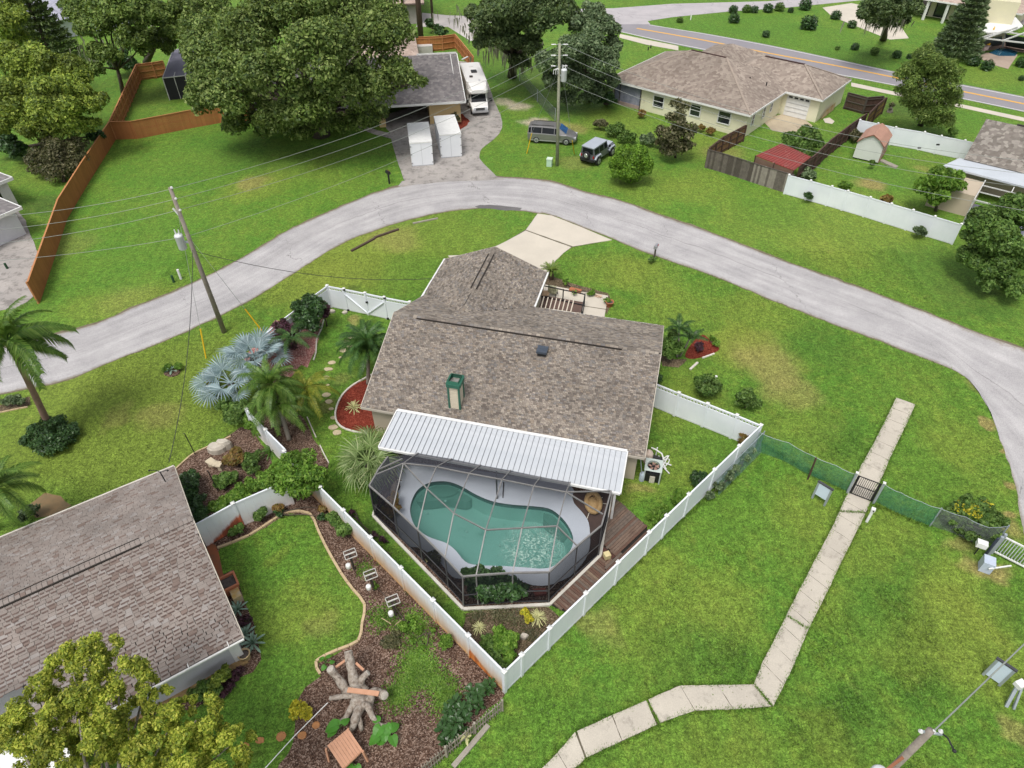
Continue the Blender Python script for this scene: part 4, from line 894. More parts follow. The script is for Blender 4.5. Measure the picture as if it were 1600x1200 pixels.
# ================================================================== POOL, DECK, CAGE
M_DECK = pavemat('pool_deck_paint', (.47,.51,.57), (.42,.455,.51), False, (.25,.26,.28), .72, .12)
DZ = .09
DECKP = GG([(617,726),(628,722),(700,730),(800,745),(890,758),(897,768)]) + smooth_line(GG([(894,778),(897,788),(907,799),(917,812),(921,826),(922,850),(918,868),(910,882),(891,902),(872,911),(857,916),(832,916),(800,905),(760,897),(735,905),(712,905),(702,898),(690,883),(672,868),(655,857),(641,856),(630,845),(620,832),(616,812),(616,790),(619,775),(626,762),(622,745)]), 2)
pm_ = sheet_hole('pool_deck', DECKP, POOL, DZ, M_DECK); pm_.ground('pool_deck', M_DECK)
cagebase = [(586,806),(598,712),(640,700),(968,766),(955,769),(936,868),(857.5,942),(724,949)]
MB_ = sheet_hole('x', GG([(586,806),(602,722),(628,703),(955,768),(936,868),(857.5,942),(724,949)]), POOL, .02, M_MUL); MB_.ground('planting_bed', M_MUL)
BEDS.append(GG([(586,806),(602,722),(628,703),(955,768),(936,868),(857.5,942),(724,949)]))
pool = thing('swimming_pool', 'curved green water swimming pool inside the screened cage', 'swimming pool', G(770, 820))
M_TILE = mat('pool_plaster', (.62,.72,.68), (.55,.66,.62), .8, dirt=((.3,.4,.36), .6, .62)); M_BAND = mat('pool_tile_band', (.03,.06,.06), (.05,.09,.085), 6, rough=.3)
n = len(POOL); mb = MB()
cx = sum((p for p in POOL), Vector())/n
vs = [Vector((p.x, p.y, -.22)) for p in POOL] + [cx.lerp(p, .93)*1 for p in POOL]
for i in range(n, 2*n): vs[i] = Vector((vs[i].x, vs[i].y, -1.15))
mb.add(vs, [(i, (i+1) % n, n+(i+1) % n, n+i) for i in range(n)] + [tuple(range(n, 2*n))]); mb.part('basin', M_TILE, pool)
mb = MB(); mb.add([Vector((p.x, p.y, DZ-.002)) for p in POOL] + [Vector((p.x, p.y, -.24)) for p in POOL], [(i, (i+1) % n, n+(i+1) % n, n+i) for i in range(n)]); mb.part('tile_band', M_BAND, pool)
# steps at the shallow end, floor fittings
M_STEP = mat('pool_step', (.3,.38,.34), (.26,.34,.3), 1.5)
for k, (pts, z) in enumerate((([(662,765),(680,756),(706,756),(724,766),(738,776),(728,784),(700,780),(672,783),(650,783),(649,777)], -.42), ([(668,765),(684,757),(704,757),(716,764),(708,772),(690,776),(676,774)], -.25))):
    P = smooth_line(GG(pts, z), 3, True); m_ = MB(); m_.prism([cx.lerp(p, .99) for p in P], -1.1, z); m_.part('step', M_STEP, pool)
P = smooth_line(GG([(853,797),(870,806),(885,820),(892,836),(880,834),(866,824),(852,812)], -.4), 3, True); m_ = MB(); m_.prism([cx.lerp(p, .98) for p in P], -1.1, -.35); m_.part('seat_ledge', M_STEP, pool)
for (x, y) in ((667,802),(729,831),(781,853),(696,783),(710,766),(696,763),(682,768),(870,812)):
    q = G(x, y, -1.0 if y > 790 else -.4); MB().lathe(q, [(.0, .01), (.07, .02), (.06, .05), (.01, .06)][1:], 8).part('floor_fitting', M_WTRIM, pool)
t = NT('pool_water'); P = t.pos()
nb_ = t.noise(P, 3.0, 3, .5); jets = t.n('ShaderNodeVectorMath', operation='DISTANCE'); t.l(P, jets.inputs[0]); jc = G(833, 856, DZ); jets.inputs[1].default_value = jc
w1 = t.n('ShaderNodeTexNoise'); w1.inputs['Scale'].default_value = 9; w1.inputs['Detail'].default_value = 5; w1.inputs['Roughness'].default_value = .75; t.l(P, w1.inputs['Vector'])
jf = t.maprange(t.math('ADD', jets.outputs['Value'], t.math('MULTIPLY', t.noise(P, 1.2, 3), 1.0)), 1.1, 2.3, 1, 0)
foam = t.math('MULTIPLY', jf, t.maprange(w1.outputs['Fac'], .47, .64))
hgt_ = t.math('ADD', t.math('MULTIPLY', nb_, .25), t.math('MULTIPLY', t.math('MULTIPLY', w1.outputs['Fac'], jf), 1.2))
bn = t.bump(hgt_, .35, .08)
tr = t.n('ShaderNodeBsdfTransparent'); tr.inputs[0].default_value = (.55, .77, .73, 1)
df = t.n('ShaderNodeBsdfDiffuse'); df.inputs[0].default_value = (.1, .25, .225, 1)
m1 = t.n('ShaderNodeMixShader'); m1.inputs[0].default_value = .3; t.l(tr.outputs[0], m1.inputs[1]); t.l(df.outputs[0], m1.inputs[2])
fo = t.n('ShaderNodeBsdfDiffuse'); fo.inputs[0].default_value = (.5, .66, .58, 1)
m2 = t.n('ShaderNodeMixShader'); t.l(t.math('MULTIPLY', foam, .8), m2.inputs[0]); t.l(m1.outputs[0], m2.inputs[1]); t.l(fo.outputs[0], m2.inputs[2])
gl = t.n('ShaderNodeBsdfGlossy'); gl.inputs['Roughness'].default_value = .05; t.l(bn, gl.inputs['Normal'])
fr = t.n('ShaderNodeFresnel'); fr.inputs[0].default_value = 1.33; t.l(bn, fr.inputs[1])
m3_ = t.n('ShaderNodeMixShader'); t.l(fr.outputs[0], m3_.inputs[0]); t.l(m2.outputs[0], m3_.inputs[1]); t.l(gl.outputs[0], m3_.inputs[2])
M_WATER = t.done(m3_.outputs[0])
MB().sheet(POOL, -.05).part('water', M_WATER, pool)
# cage
cage = thing('screen_cage', 'bronze framed screen enclosure over the curved pool', 'screen enclosure', G(760, 850))
M_BEAM = mat('light_bronze_beam', (.26,.25,.24), (.19,.185,.18), 3, rough=.45, metal=.2); M_BEAMD = mat('dark_bronze_post', (.08,.078,.08), (.05,.05,.055), 3, rough=.4)
WT, PT = 2.55, 3.25
def at_(z, *xy): return G(xy[0], xy[1], z)
TW = [at_(WT,577,759), at_(WT,614.5,792), at_(WT,652.5,828), at_(WT,695,871), at_(WT,723,901), at_(WT,744,899), at_(WT,801,895), at_(WT,858,894), at_(WT,902,853), at_(WT,940,821), at_(WT,955,767)]
A_ = [at_(PT,629,729), at_(PT,682.5,739), at_(PT,733,749.5), at_(PT,784,758), at_(PT,834,767), at_(PT,885,775)]
A_ = [at_(PT,x,y) for x, y in ((630.5,724),(682,729.5),(733,740),(784.5,749.5),(834,759.5),(884.5,769))]
K_ = [at_(PT,667.5,764), at_(PT,709,802), at_(PT,759,828), at_(PT,815.5,825), at_(PT,870.5,822)]
E_ = [H(U0+1.15+i*2.31, VBt-.02, 2.42) for i in range(6)]
E_ = [G(x, y, 2.42) for x, y in ((653.5,708),(706,717),(751,726.5),(798,735),(845,745),(891,753.5))]
bars = []
for i in range(6): bars.append((E_[i], A_[i]))
for i in range(5): bars.append((A_[i], A_[i+1]))
bars += [(A_[0], TW[1]), (A_[1], K_[0]), (K_[0], TW[2]), (A_[2], K_[1]), (K_[1], TW[3]), (A_[3], K_[2]), (K_[2], TW[5]), (A_[4], K_[3]), (K_[3], TW[6]), (A_[5], K_[4]), (K_[4], TW[7])]
bars += [(A_[0], K_[0]), (K_[0], K_[1]), (K_[1], K_[2]), (K_[2], K_[3]), (K_[3], K_[4]), (K_[4], TW[8]), (A_[5], G(942,803.5,WT+.02)), (A_[5], TW[10])]
W2 = [at_(WT,587,742), at_(WT,591,734), at_(WT,606,714)]
bars += [(A_[0], W2[0]), (A_[0]+Vector((-.1,.35,-.05)), W2[1])]
for p, q in bars: MB().bar(p, q, .05, .07).part('roof_beam', M_BEAM, cage)
ring = [W2[2], W2[1], W2[0]] + TW
for p, q in zip(ring, ring[1:]): MB().bar(p, q, .07, .09).part('eave_beam', M_BEAM, cage)
def base_(p): return Vector((p.x, p.y, .1))
BS = [base_(p) for p in TW]; BS[0] = G(586,805,.1); BS[4] = G(724,947,.1); BS[7] = G(857.3,940.5,.1); BS[9] = G(935,867,.1)
for p, b in list(zip(TW, BS)) + [(W2[2], base_(W2[2]))]: MB().bar(b, p, .06, .06, up=H.u).part('post', M_BEAMD if p not in (TW[4], TW[5], TW[6]) else M_BEAM, cage)
for p, q, pb, qb in zip(ring, ring[1:], [base_(x) for x in ring], [base_(x) for x in ring[1:]]):
    MB().bar(p.lerp(pb, .62), q.lerp(qb, .62), .05, .05).part('chair_rail', M_BEAMD, cage)
    MB().bar(pb+Vector((0, 0, .04)), qb+Vector((0, 0, .04)), .05, .06).part('sill_rail', M_BEAMD, cage)
# screens: see-through mesh, denser when seen at a slant as woven mesh is
def screenmat(name, face, graz, col=(.035,.037,.045)):
    t = NT(name); lw = t.n('ShaderNodeLayerWeight'); lw.inputs[0].default_value = .5
    f = t.ramp(lw.outputs['Facing'], [(0, face), (.45, face*1.5), (.8, graz), (1, .97)])
    a = t.n('ShaderNodeBsdfTransparent'); b = t.n('ShaderNodeBsdfPrincipled'); b.inputs['Base Color'].default_value = (*col, 1); b.inputs['Roughness'].default_value = .8; b.inputs['Specular IOR Level'].default_value = .05
    m = t.n('ShaderNodeMixShader'); t.l(f, m.inputs[0]); t.l(a.outputs[0], m.inputs[1]); t.l(b.outputs[0], m.inputs[2]); return t.done(m.outputs[0])
M_SCR = screenmat('roof_screen_mesh', .06, .5); M_SCW = screenmat('wall_screen_mesh', .36, .88, (.012,.013,.017))
for p, q in zip(ring, ring[1:]): MB().quad(base_(p), base_(q), q, p).part('wall_screen', M_SCW, cage)
for q in [(E_[i], E_[i+1], A_[i+1], A_[i]) for i in range(5)] + [(E_[0], A_[0], W2[0], W2[2]), (A_[0], TW[1], TW[0], W2[0])]: MB().quad(*q).part('roof_screen', screenmat('slope_screen_mesh', .36, .8, (.06,.062,.075)), cage)
for q in [(A_[0],K_[0],TW[2],TW[1]),(A_[1],A_[2],K_[1],K_[0]),(K_[0],K_[1],TW[3],TW[2]),(A_[2],A_[3],K_[2],K_[1]),(K_[1],K_[2],TW[5],TW[3]),(A_[3],A_[4],K_[3],K_[2]),(K_[2],K_[3],TW[6],TW[5]),(A_[4],A_[5],K_[4],K_[3]),(K_[3],K_[4],TW[7],TW[6])]: MB().quad(*q).part('roof_screen', M_SCR, cage)
MB().add([A_[0],A_[1],K_[0]], [(0,1,2)]).part('roof_screen', M_SCR, cage); MB().add([K_[4],TW[8],TW[7]], [(0,1,2)]).part('roof_screen', M_SCR, cage)
MB().quad(A_[5],TW[10],TW[9],K_[4]).part('roof_screen', M_SCR, cage); MB().add([K_[4],TW[9],TW[8]], [(0,1,2)]).part('roof_screen', M_SCR, cage); MB().add([TW[3],TW[4],TW[5]], [(0,1,2)]).part('roof_screen', M_SCR, cage)
M_KERB = mat('white_kerb', (.68,.66,.6), (.5,.47,.41), 1.5)
kb = GG([(588,790),(583.5,807),(723.5,952.5),(859,945.5),(938,869),(944,830),(957,768)])
for p, q in zip(kb, kb[1:]): MB().bar(p+Vector((0, 0, .05)), q+Vector((0, 0, .05)), .14, .12).part('kerb', M_KERB, cage)
MB().bar(G(787,754,.1), G(785.8,778,.1)+Vector((0,0,0)), .06, .06).part('rail', M_BEAMD, cage)
MB().bar(H(8.6,-2.7,.1), H(8.6,-2.7,2.3), .07, .07, up=H.u).part('post', M_BEAMD, cage)
# wicker chair and things inside
wc = thing('wicker_chair', 'round tan wicker chair with thin legs on the brown deck inside the cage', 'chair', G(927, 786))
M_WICK = mat('tan_wicker', (.42,.28,.13), (.33,.21,.09), 9, bump=.6, bsc=30)
c = G(927, 785, .4); mb = MB()
ring_ = [c + Vector((.33*math.cos(a) + .1*math.sin(a), .5*math.sin(a)-.2*math.cos(a), .12*math.sin(a))) for a in [i*math.pi/8 for i in range(16)]]
mb.tube(ring_+[ring_[0]], .14, 8, cap=False); mb.part('rim', M_WICK, wc, True)
mb = MB(); mb.ball(c-Vector((0, 0, .05)), (.3, .42, .2), 14, 8); mb.part('seat', M_WICK, wc, True)
for (dx, dy) in ((.45,.45),(.6,.1),(-.3,-.65),(.1,.6)): MB().tube([c+Vector((dx*.5, dy*.5, -.1)), Vector((c.x+dx*1.25, c.y+dy*1.25, .1))], .02, 6).part('leg', mat('cream_pole', (.65,.6,.5)), wc)
M_DARKW = mat('dark_brown_deck', (.09,.055,.045), (.06,.04,.035), 1.5)
dk = MB(); dk.sheet(GG([(893,768),(953,769),(936,868),(905,897),(893,904),(911,882),(919,868),(922,850),(921,826),(907,799),(897,788)]), .055); dk.ground('inner_deck', M_DARKW)
c = G(620, 770, .05); st_ = thing('garden_statue', 'weathered bird statue on the deck rim at the west side of the pool', 'statue', c)
M_STAT = mat('weathered_resin', (.1,.085,.07), (.2,.16,.12), 9)
MB().tube([c+Vector((-.1, -.3, 0)), c+Vector((-.1, -.2, .4)), c+Vector((-.05, 0, .65)), c+Vector((.05, .1, .85))], [.16, .2, .13, .07], 8).part('body', M_STAT, st_, True)
MB().tube([c+Vector((.05, .1, .85)), c+Vector((.2, .12, .97)), c+Vector((.36, .1, .9))], [.06, .06, .02], 8).part('neck', M_STAT, st_, True)
MB().prism(GG([(832,923),(852,921),(854,930),(836,932)], .05), .03, .2).solo('planter_box', mat('reddish_planter', (.22,.06,.04), (.15,.04,.03), 5), 'reddish planter bed corner inside the south wall of the cage', 'planter')

# ================================================================== WOOD DECK OUTSIDE THE CAGE
wd = thing('wood_deck', 'worn brown wood deck between the pool cage and the white fence', 'deck', G(960, 840))
WOODS = [mat('deck_board_brown', (.12,.075,.055), (.2,.14,.105), 5, bump=.3), mat('deck_board_red', (.15,.08,.055), (.1,.06,.045), 6, bump=.3), mat('deck_board_grey', (.17,.13,.105), (.11,.085,.068), 7, bump=.3), mat('deck_board_tan', (.24,.175,.12), (.18,.13,.09), 6, bump=.3)]
def planks(corner, ex, ey, L, W_, wboard, z=.06, end_jit=.05, wts=(5, 4, 3, 1)):
    corner = Vector((corner.x, corner.y, 0)); ex = Vector(ex).normalized(); ey = Vector(ey).normalized(); n = int(W_/wboard)
    for i in range(n):
        m_ = rnd.choices(WOODS, wts)[0]; a = corner + ey*(i*wboard); z1 = z + rnd.uniform(-.01, .012)
        p0 = a + ex*rnd.uniform(-end_jit, end_jit); p1 = a + ex*(L+rnd.uniform(-end_jit, end_jit))
        mb = MB(); mb.prism([p0, p1, p1+ey*(wboard-.012), p0+ey*(wboard-.012)], z1-.04, z1); mb.part('board', m_, wd)
# upper section: boards parallel to the fence
f_dir = Vector((math.cos(R(44.6)), math.sin(R(44.6)), 0)); p_dir = Vector((-f_dir.y, f_dir.x, 0))
MB().sheet(GG([(952,771),(1011,822),(1012,836),(905,967),(858,945),(936,870)]), .014).part('under_deck', mat('dark_gap', (.02,.015,.012)), wd)
c0 = G(944, 862); e0 = G(960, 775)
def clip_planks(poly, ex, wboard, z, wts):
    """boards running along ex clipped to a convex polygon"""
    ex = Vector(ex).normalized(); ey = Vector((-ex.y, ex.x, 0)); s = [p.dot(ey) for p in poly]; lo, hi = min(s), max(s); k = lo
    while k < hi-.02:
        m_ = k + wboard/2; ts = []
        for i in range(len(poly)):
            a, b = poly[i], poly[(i+1) % len(poly)]; sa, sb = a.dot(ey)-m_, b.dot(ey)-m_
            if sa*sb < 0: ts.append((a.lerp(b, sa/(sa-sb))).dot(ex))
        if len(ts) >= 2:
            t0, t1 = min(ts)+rnd.uniform(-.04, .04), max(ts)+rnd.uniform(-.04, .04); z1 = z+rnd.uniform(-.012, .012)
            segs = [(t0, t1)]
            if t1-t0 > 2.6 and rnd.random() < .5: q = rnd.uniform(t0+.8, t1-.8); segs = [(t0, q-.006), (q+.006, t1)]
            for (u0_, u1_) in segs:
                mb = MB(); A0 = ex*u0_+ey*(k+.006); A1 = ex*u1_+ey*(k+.006); mb.prism([A0, A1, A1+ey*(wboard-.014), A0+ey*(wboard-.014)], z1-.05, z1)
                mb.part('board', rnd.choices(WOODS, wts)[0], wd)
        k += wboard
clip_planks(GG([(953,772),(1011,824),(992,842),(969,858),(962,870),(941,851)]), f_dir, .14, .09, (5, 2, 4, 1))
clip_planks(GG([(994,845),(1013,828),(1015,838),(952,905),(946,893),(944,878),(963,872)]), f_dir, .14, .07, (5, 3, 3, .3))
clip_planks(GG([(937,871),(944,879),(948,900),(905,966),(860,944)]), p_dir, .14, .07, (3, 4, 3, 1.3))
MB().prism(GG([(938,851),(962,870),(944,882),(938,870)]), 0, .035).solo('deck_pit', mat('wet_red_wood', (.07,.03,.022), (.1,.04,.03), 3), 'dark reddish sunken corner in the wood deck', 'deck pit')
c = G(948, 871, .05); mb = MB(); mb.box(c+Vector((0, 0, .17)), (.3, .3, .3), R(20)); mb.solo('cube_light', mat('cream_cube', (.72,.62,.34), (.6,.5,.25), 4), 'small cream cube standing in the sunken corner of the wood deck', 'box')
c = G(948, 811.5); cl = thing('garden_spotlight', 'small white spotlight at the foot of the cage door on the wood deck', 'spotlight', c)
MB().lathe(c+Vector((0, 0, .06)), [(.03, 0), (.03, .1), (.08, .12), (.09, .22), (.02, .24)], 10).part('lamp_head', M_WTRIM, cl)

# ================================================================== VINYL FENCES
def vinylmat(name, stain, spot=None):
    t = NT(name); P = t.pos(); sz = t.n('ShaderNodeSeparateXYZ'); t.l(P, sz.inputs[0]); z = sz.outputs[2]
    base = t.mix(t.maprange(t.noise(P, .6, 4), .35, .65), (.74,.77,.805), (.67,.705,.745))
    st = t.n('ShaderNodeMapping'); st.inputs['Scale'].default_value = (5, 5, .5); t.l(P, st.inputs[0]); n = t.noise(st.outputs[0], 1.3, 4, .7)
    if stain:
        h = t.maprange(t.math('ADD', z, t.math('MULTIPLY', n, -1.0)), -.45, .9, 1, 0)
        col = t.mix(t.math('MULTIPLY', h, stain), base, (.56,.33,.12)); h2 = t.maprange(z, .0, .16, 1, 0); col = t.mix(t.math('MULTIPLY', h2, min(1, stain*.8)), col, (.3,.13,.04))
    else: col = t.mix(t.math('MULTIPLY', t.maprange(t.math('ADD', z, t.math('MULTIPLY', n, .3)), .1, .4, 1, 0), .35), base, (.42,.4,.3))
    if spot:
        for (c, ax, r1, zt, cc) in spot:      # rust fan: strongest at the sprinkler's post, falling away along the fence
            d = t.n('ShaderNodeVectorMath', operation='DOT_PRODUCT'); s = t.n('ShaderNodeVectorMath', operation='SUBTRACT'); t.l(P, s.inputs[0]); s.inputs[1].default_value = (c.x, c.y, 0)
            t.l(s.outputs[0], d.inputs[0]); d.inputs[1].default_value = ax; u = t.math('DIVIDE', d.outputs['Value'], r1)
            top = t.math('MULTIPLY', t.math('SUBTRACT', 1.0, u), zt); top = t.math('ADD', top, t.math('MULTIPLY', t.math('SUBTRACT', n, .5), .5))
            f = t.maprange(t.math('SUBTRACT', top, z), 0, .22); f = t.math('MULTIPLY', f, t.maprange(u, -.02, .0)); f = t.math('MULTIPLY', f, t.maprange(u, .97, 1.02, 1, 0))
            col = t.mix(t.math('MULTIPLY', f, .92), col, t.mix(t.maprange(n, .4, .7), cc, (.2,.035,.01)))
    return t.done(t.bsdf(col, .45, spec=.4))
M_VIN = vinylmat('white_vinyl', 0); M_VST = vinylmat('stained_vinyl', .95); M_LAT = mat('white_lattice', (.72,.74,.76), (.66,.68,.7), 2)
def vinyl_fence(label, P, h=1.83, m=M_VIN, lattice=False, posts=None, group=None, gates=(), cat='fence', mp=None, lean=0):
    """P: post positions on the ground"""
    th = thing('vinyl_fence', label, cat, P[0], 0, group); mp = mp or m
    d0 = (P[1]-P[0]).normalized()
    for i, p in enumerate(P):
        if posts is not None and i not in posts: continue
        d = (P[min(i+1, len(P)-1)]-P[max(i-1, 0)]).normalized()
        mb = MB(); mb.box(p+Vector((0, 0, h/2+.03)), (.14, .14, h+.06), math.atan2(d.y, d.x)); po = mb.part('post', mp, th)
        c = p + Vector((0, 0, h+.06)); r = Matrix.Rotation(math.atan2(d.y, d.x), 3, 'Z'); q = .1
        mb = MB(); mb.box(c+Vector((0, 0, .015)), (.19, .19, .03), math.atan2(d.y, d.x)); vs = [c+Vector((0, 0, .03))+r @ Vector(v) for v in ((-q,-q,0),(q,-q,0),(q,q,0),(-q,q,0),(0,0,.08))]
        mb.add(vs, [(0,1,4),(1,2,4),(2,3,4),(3,0,4)]); mb.part('cap', M_WTRIM, po)
    for i, (a, b) in enumerate(zip(P, P[1:])):
        d = (b-a).normalized(); a2, b2 = a+d*.07, b-d*.07; top = h-.3 if lattice else h-.1
        nb = max(2, round((b2-a2).length/.4)); mb = MB()
        for k in range(nb):
            q0, q1 = a2.lerp(b2, k/nb)+d*.0012, a2.lerp(b2, (k+1)/nb)-d*.0012
            mb.bar(q0+Vector((0, 0, (top+.1)/2)), q1+Vector((0, 0, (top+.1)/2)), .045, top-.1)
        pn = mb.part('panel', m, th)
        MB().bar(a2+Vector((0, 0, .1)), b2+Vector((0, 0, .1)), .06, .13).part('bottom_rail', m, th)
        MB().bar(a2+Vector((0, 0, h-.03)), b2+Vector((0, 0, h-.03)), .075, .1).part('top_rail', M_VIN, th)
        if lattice:
            MB().bar(a2+Vector((0, 0, top)), b2+Vector((0, 0, top)), .06, .08).part('mid_rail', m, th)
            L = (b2-a2).length; mb = MB(); k = 0.0; zz = h-.08-top
            while k < L-zz*.8:
                for s_ in (0, 1):
                    x0, x1 = (k, k+zz*.8) if s_ == 0 else (k+zz*.8, k)
                    mb.bar(a2+d*x0+Vector((0, 0, top)), a2+d*min(x1, L)+Vector((0, 0, h-.08)), .02, .035, up=d.cross(Vector((0, 0, 1))))
                k += .2
            mb.part('lattice', M_LAT, th, kind='stuff')
    return th
c0 = G(788, 1050, 1.83); c1 = G(1189, 665, 1.83); c0.z = c1.z = 0
fe = [c0.lerp(c1, i/8.5) for i in range(9)] + [c1]
fe = [G(x, y, 1.83) for x, y in ((788,1050),(818.5,1027),(861,984),(916,928),(967,880),(1014,832),(1041,806),(1075,772),(1116,734),(1154,697),(1189,665))]
L_ = (c1-c0).normalized(); fe = [c0 + L_*((p-c0).dot(L_)) for p in fe]
for p in fe: p.z = 0
vinyl_fence('long white vinyl fence between the wood deck and the open lawn', fe)
fn = [G(x, y, 1.83) for x, y in ((1189,665),(1151.5,649.5),(1105.7,631.5),(1060.7,614.5),(1020,598))]
for p in fn: p.z = 0
vinyl_fence('short white vinyl fence with lattice top on the east side of the main house', fn[::-1], lattice=True, posts=(0, 1, 2, 3))
fw_ = [G(x, y, 1.83) for x, y in ((447,704),(500,761.5),(541,795),(582,838),(628,887),(677,938),(731,994),(788,1050))]
for p in fw_: p.z = 0
c2 = fw_[-1]; L2 = (fw_[1]-c2).normalized(); fw_ = [c2 + L2*((p-c2).dot(L2)) for p in fw_]
jd = (fw_[7]-fw_[6]).normalized(); M_VST2 = vinylmat('stained_vinyl_west', .95, [(fw_[6]+jd*.05, tuple(jd), 2.2, .85, (.62,.2,.03))])
vinyl_fence('long stained white vinyl fence between the pool cage and the bark garden', fw_, m=M_VST2, posts=(0, 1, 2, 3, 4, 5, 6))
fx = [G(x, y, 1.83) for x, y in ((385,640),(415,672),(447,704))]
for p in fx: p.z = 0
vinyl_fence('short white vinyl fence among the palms and hedge', fx, m=vinylmat('stained_vinyl_light', .3), posts=(0, 1))
fnb = [G(x, y, 1.83) for x, y in ((303,821),(364,787.5),(446,752))]
for p in fnb: p.z = 0
dn = (fnb[0]-fnb[1]).normalized()
vinyl_fence('white vinyl fence with a bright rust stain beside the neighbour roof', fnb[::-1], m=vinylmat('rust_fan_vinyl', .28, [(fnb[1]-dn*.08, tuple(dn), 2.1, 1.1, (.55,.11,.02))]), posts=(0, 1))
fg = [G(x, y, 1.83) for x, y in ((511,447),(537,452),(570,458.5),(600,465),(640,472.5))]
for p in fg: p.z = 0
vg = vinyl_fence('white vinyl fence with a double gate west of the garage wing', fg, lattice=True)
M_HW = M_BLK
for i, s_ in ((1, 1), (2, -1)):     # diagonal brace and hardware of the two gate leaves
    a, b = (fg[1], fg[2]) if i == 1 else (fg[3], fg[2]); n_ = Vector((0, 0, 0)) - (fg[2]-fg[1]).normalized().cross(Vector((0, 0, 1)))*-.06
    MB().bar(a+n_+Vector((0, 0, 1.5)), b+n_+Vector((0, 0, .15)), .05, .1, up=n_).part('gate_brace', M_VIN, vg)
for p, z in ((fg[1], 1.85), (fg[1], .1), (fg[3], 1.85), (fg[3], .1), (fg[2], 1.15)): MB().box(p+Vector((.05, -.09, z)), (.16, .08, .12)).part('hinge', M_HW, vg)
fwst = [G(x, y, 1.83) for x, y in ((511,447),(489,463),(432,507),(405,530))]
for p in fwst: p.z = 0
vinyl_fence('white vinyl fence with lattice top behind the dark shrubs west of the gravel bed', fwst, lattice=True, posts=(1, 2, 3))
M_VFAR = vinylmat('far_vinyl', 0)
fr_ = [G(x, y, 1.8) for x, y in ((1233,274),(1267,283),(1300,292),(1325,299),(1360,309),(1393,319),(1427,329),(1461,339),(1502,351))]
for p in fr_: p.z = 0
vinyl_fence('long white vinyl fence along the road in front of the shed yard', fr_, h=1.8)
fr2 = [G(x, y, 1.8) for x, y in ((1344,188),(1372,193.5),(1400,199.5),(1445,207),(1471,213),(1508,220),(1526,224))]
for p in fr2: p.z = 0
f2 = vinyl_fence('white vinyl fence behind the shed with black gate hinges', fr2, h=1.8)
for (x, y) in ((1444,213),(1437,230),(1466,225)): q = G(x, y, 1.2); MB().box(q+Vector((-.1,-.15,0)), (.3, .12, .12)).part('hinge', M_BLK, f2)

# ================================================================== WOODEN FENCES
M_ORG = mat('orange_stained_wood', (.42,.16,.055), (.36,.135,.045), 1.2, bump=.2, rand=.12); M_ORGP = mat('orange_post', (.5,.22,.09), (.42,.18,.07), 2)
def board_fence(label, P, h, m, mp, rails_in=False, step=2.4, bw=.15, name='wood_fence', single=False, side=1, mats=None, jit=.02):
    th = thing(name, label, 'fence', P[0])
    for a, b in zip(P, P[1:]):
        L = (b-a).length; d = (b-a)/L; nn = Vector((-d.y, d.x, 0))*side; k = max(1, round(L/step))
        for i in range(k):
            p0, p1 = a.lerp(b, i/k), a.lerp(b, (i+1)/k)
            MB().box(p0+nn*.08+Vector((0, 0, h/2)), (.1, .1, h+.04), math.atan2(d.y, d.x)).part('post', mp, th)
            nb = max(1, int((p1-p0).length/bw)); mb = MB()
            for j in range(nb):
                q0 = p0.lerp(p1, j/nb)+d*.006; q1 = p0.lerp(p1, (j+1)/nb)-d*.006; hh = h+rnd.uniform(-jit, jit)
                if single:
                    s_ = MB(); s_.bar(q0+Vector((0, 0, hh/2)), q1+Vector((0, 0, hh/2)), .025, hh); s_.part('board', rnd.choice(mats), th)
                else: mb.bar(q0+Vector((0, 0, hh/2)), q1+Vector((0, 0, hh/2)), .025, hh)
            if not single: mb.part('boards', m, th, kind='stuff')
            for z in (.25, h*.52, h-.2): MB().bar(p0+nn*.06+Vector((0, 0, z)), p1+nn*.06+Vector((0, 0, z)), .05, .09).part('rail', mp, th)
        MB().box(b+nn*.08+Vector((0, 0, h/2)), (.1, .1, h+.04)).part('post', mp, th)
        MB().bar(a+Vector((0, 0, h+.02)), b+Vector((0, 0, h+.02)), .12, .04).part('cap_rail', mp, th)
    return th
def gp(pts, z): 
    q = [G(x, y, z) for x, y in pts]
    for p in q: p.z = 0
    return q
# bare side faces the viewer: rails on the far side
board_fence('long orange stained wood fence running down the left lawn', GG([(62,474),(105,342),(140,283),(181,218)]), 1.85, M_ORG, M_ORGP, side=1)
board_fence('orange stained wood fence with rails showing, left of the small screened pool yard', GG([(181,218),(193,190),(221,125)]), 1.85, M_ORG, M_ORGP, side=-1, step=1.6)
board_fence('short orange fence at the top of the small pool yard', GG([(221,125),(245,122),(262,119)]), 1.85, M_ORG, M_ORGP, side=-1)
board_fence('orange fence crossing the lawn towards the big oak', GG([(181,218),(215,217),(250,210),(300,200),(345,192),(400,188)]), 1.85, M_ORG, M_ORGP, side=1)
board_fence('orange fence at the back of the yard above the camper van', GG([(649,81),(672,80),(692,79),(712,76)]), 1.85, M_ORG, M_ORGP, side=-1, step=3)
board_fence('orange fence running down towards the back of the camper van', GG([(712,76),(722,88),(732,101),(741,113)]), 1.85, M_ORG, M_ORGP, side=-1, step=2)
GWS = [mat('weathered_board', (.17,.145,.125), (.1,.085,.075), 3, bump=.3), mat('weathered_board_light', (.3,.27,.23), (.22,.19,.165), 3, bump=.3), mat('weathered_board_dark', (.1,.08,.07), (.07,.06,.05), 3, bump=.3)]
M_BRN = mat('brown_board', (.27,.15,.08), (.2,.11,.06), 2, rand=.3); M_DBR = mat('dark_brown_board', (.09,.05,.04), (.07,.04,.03), 2, rand=.3)
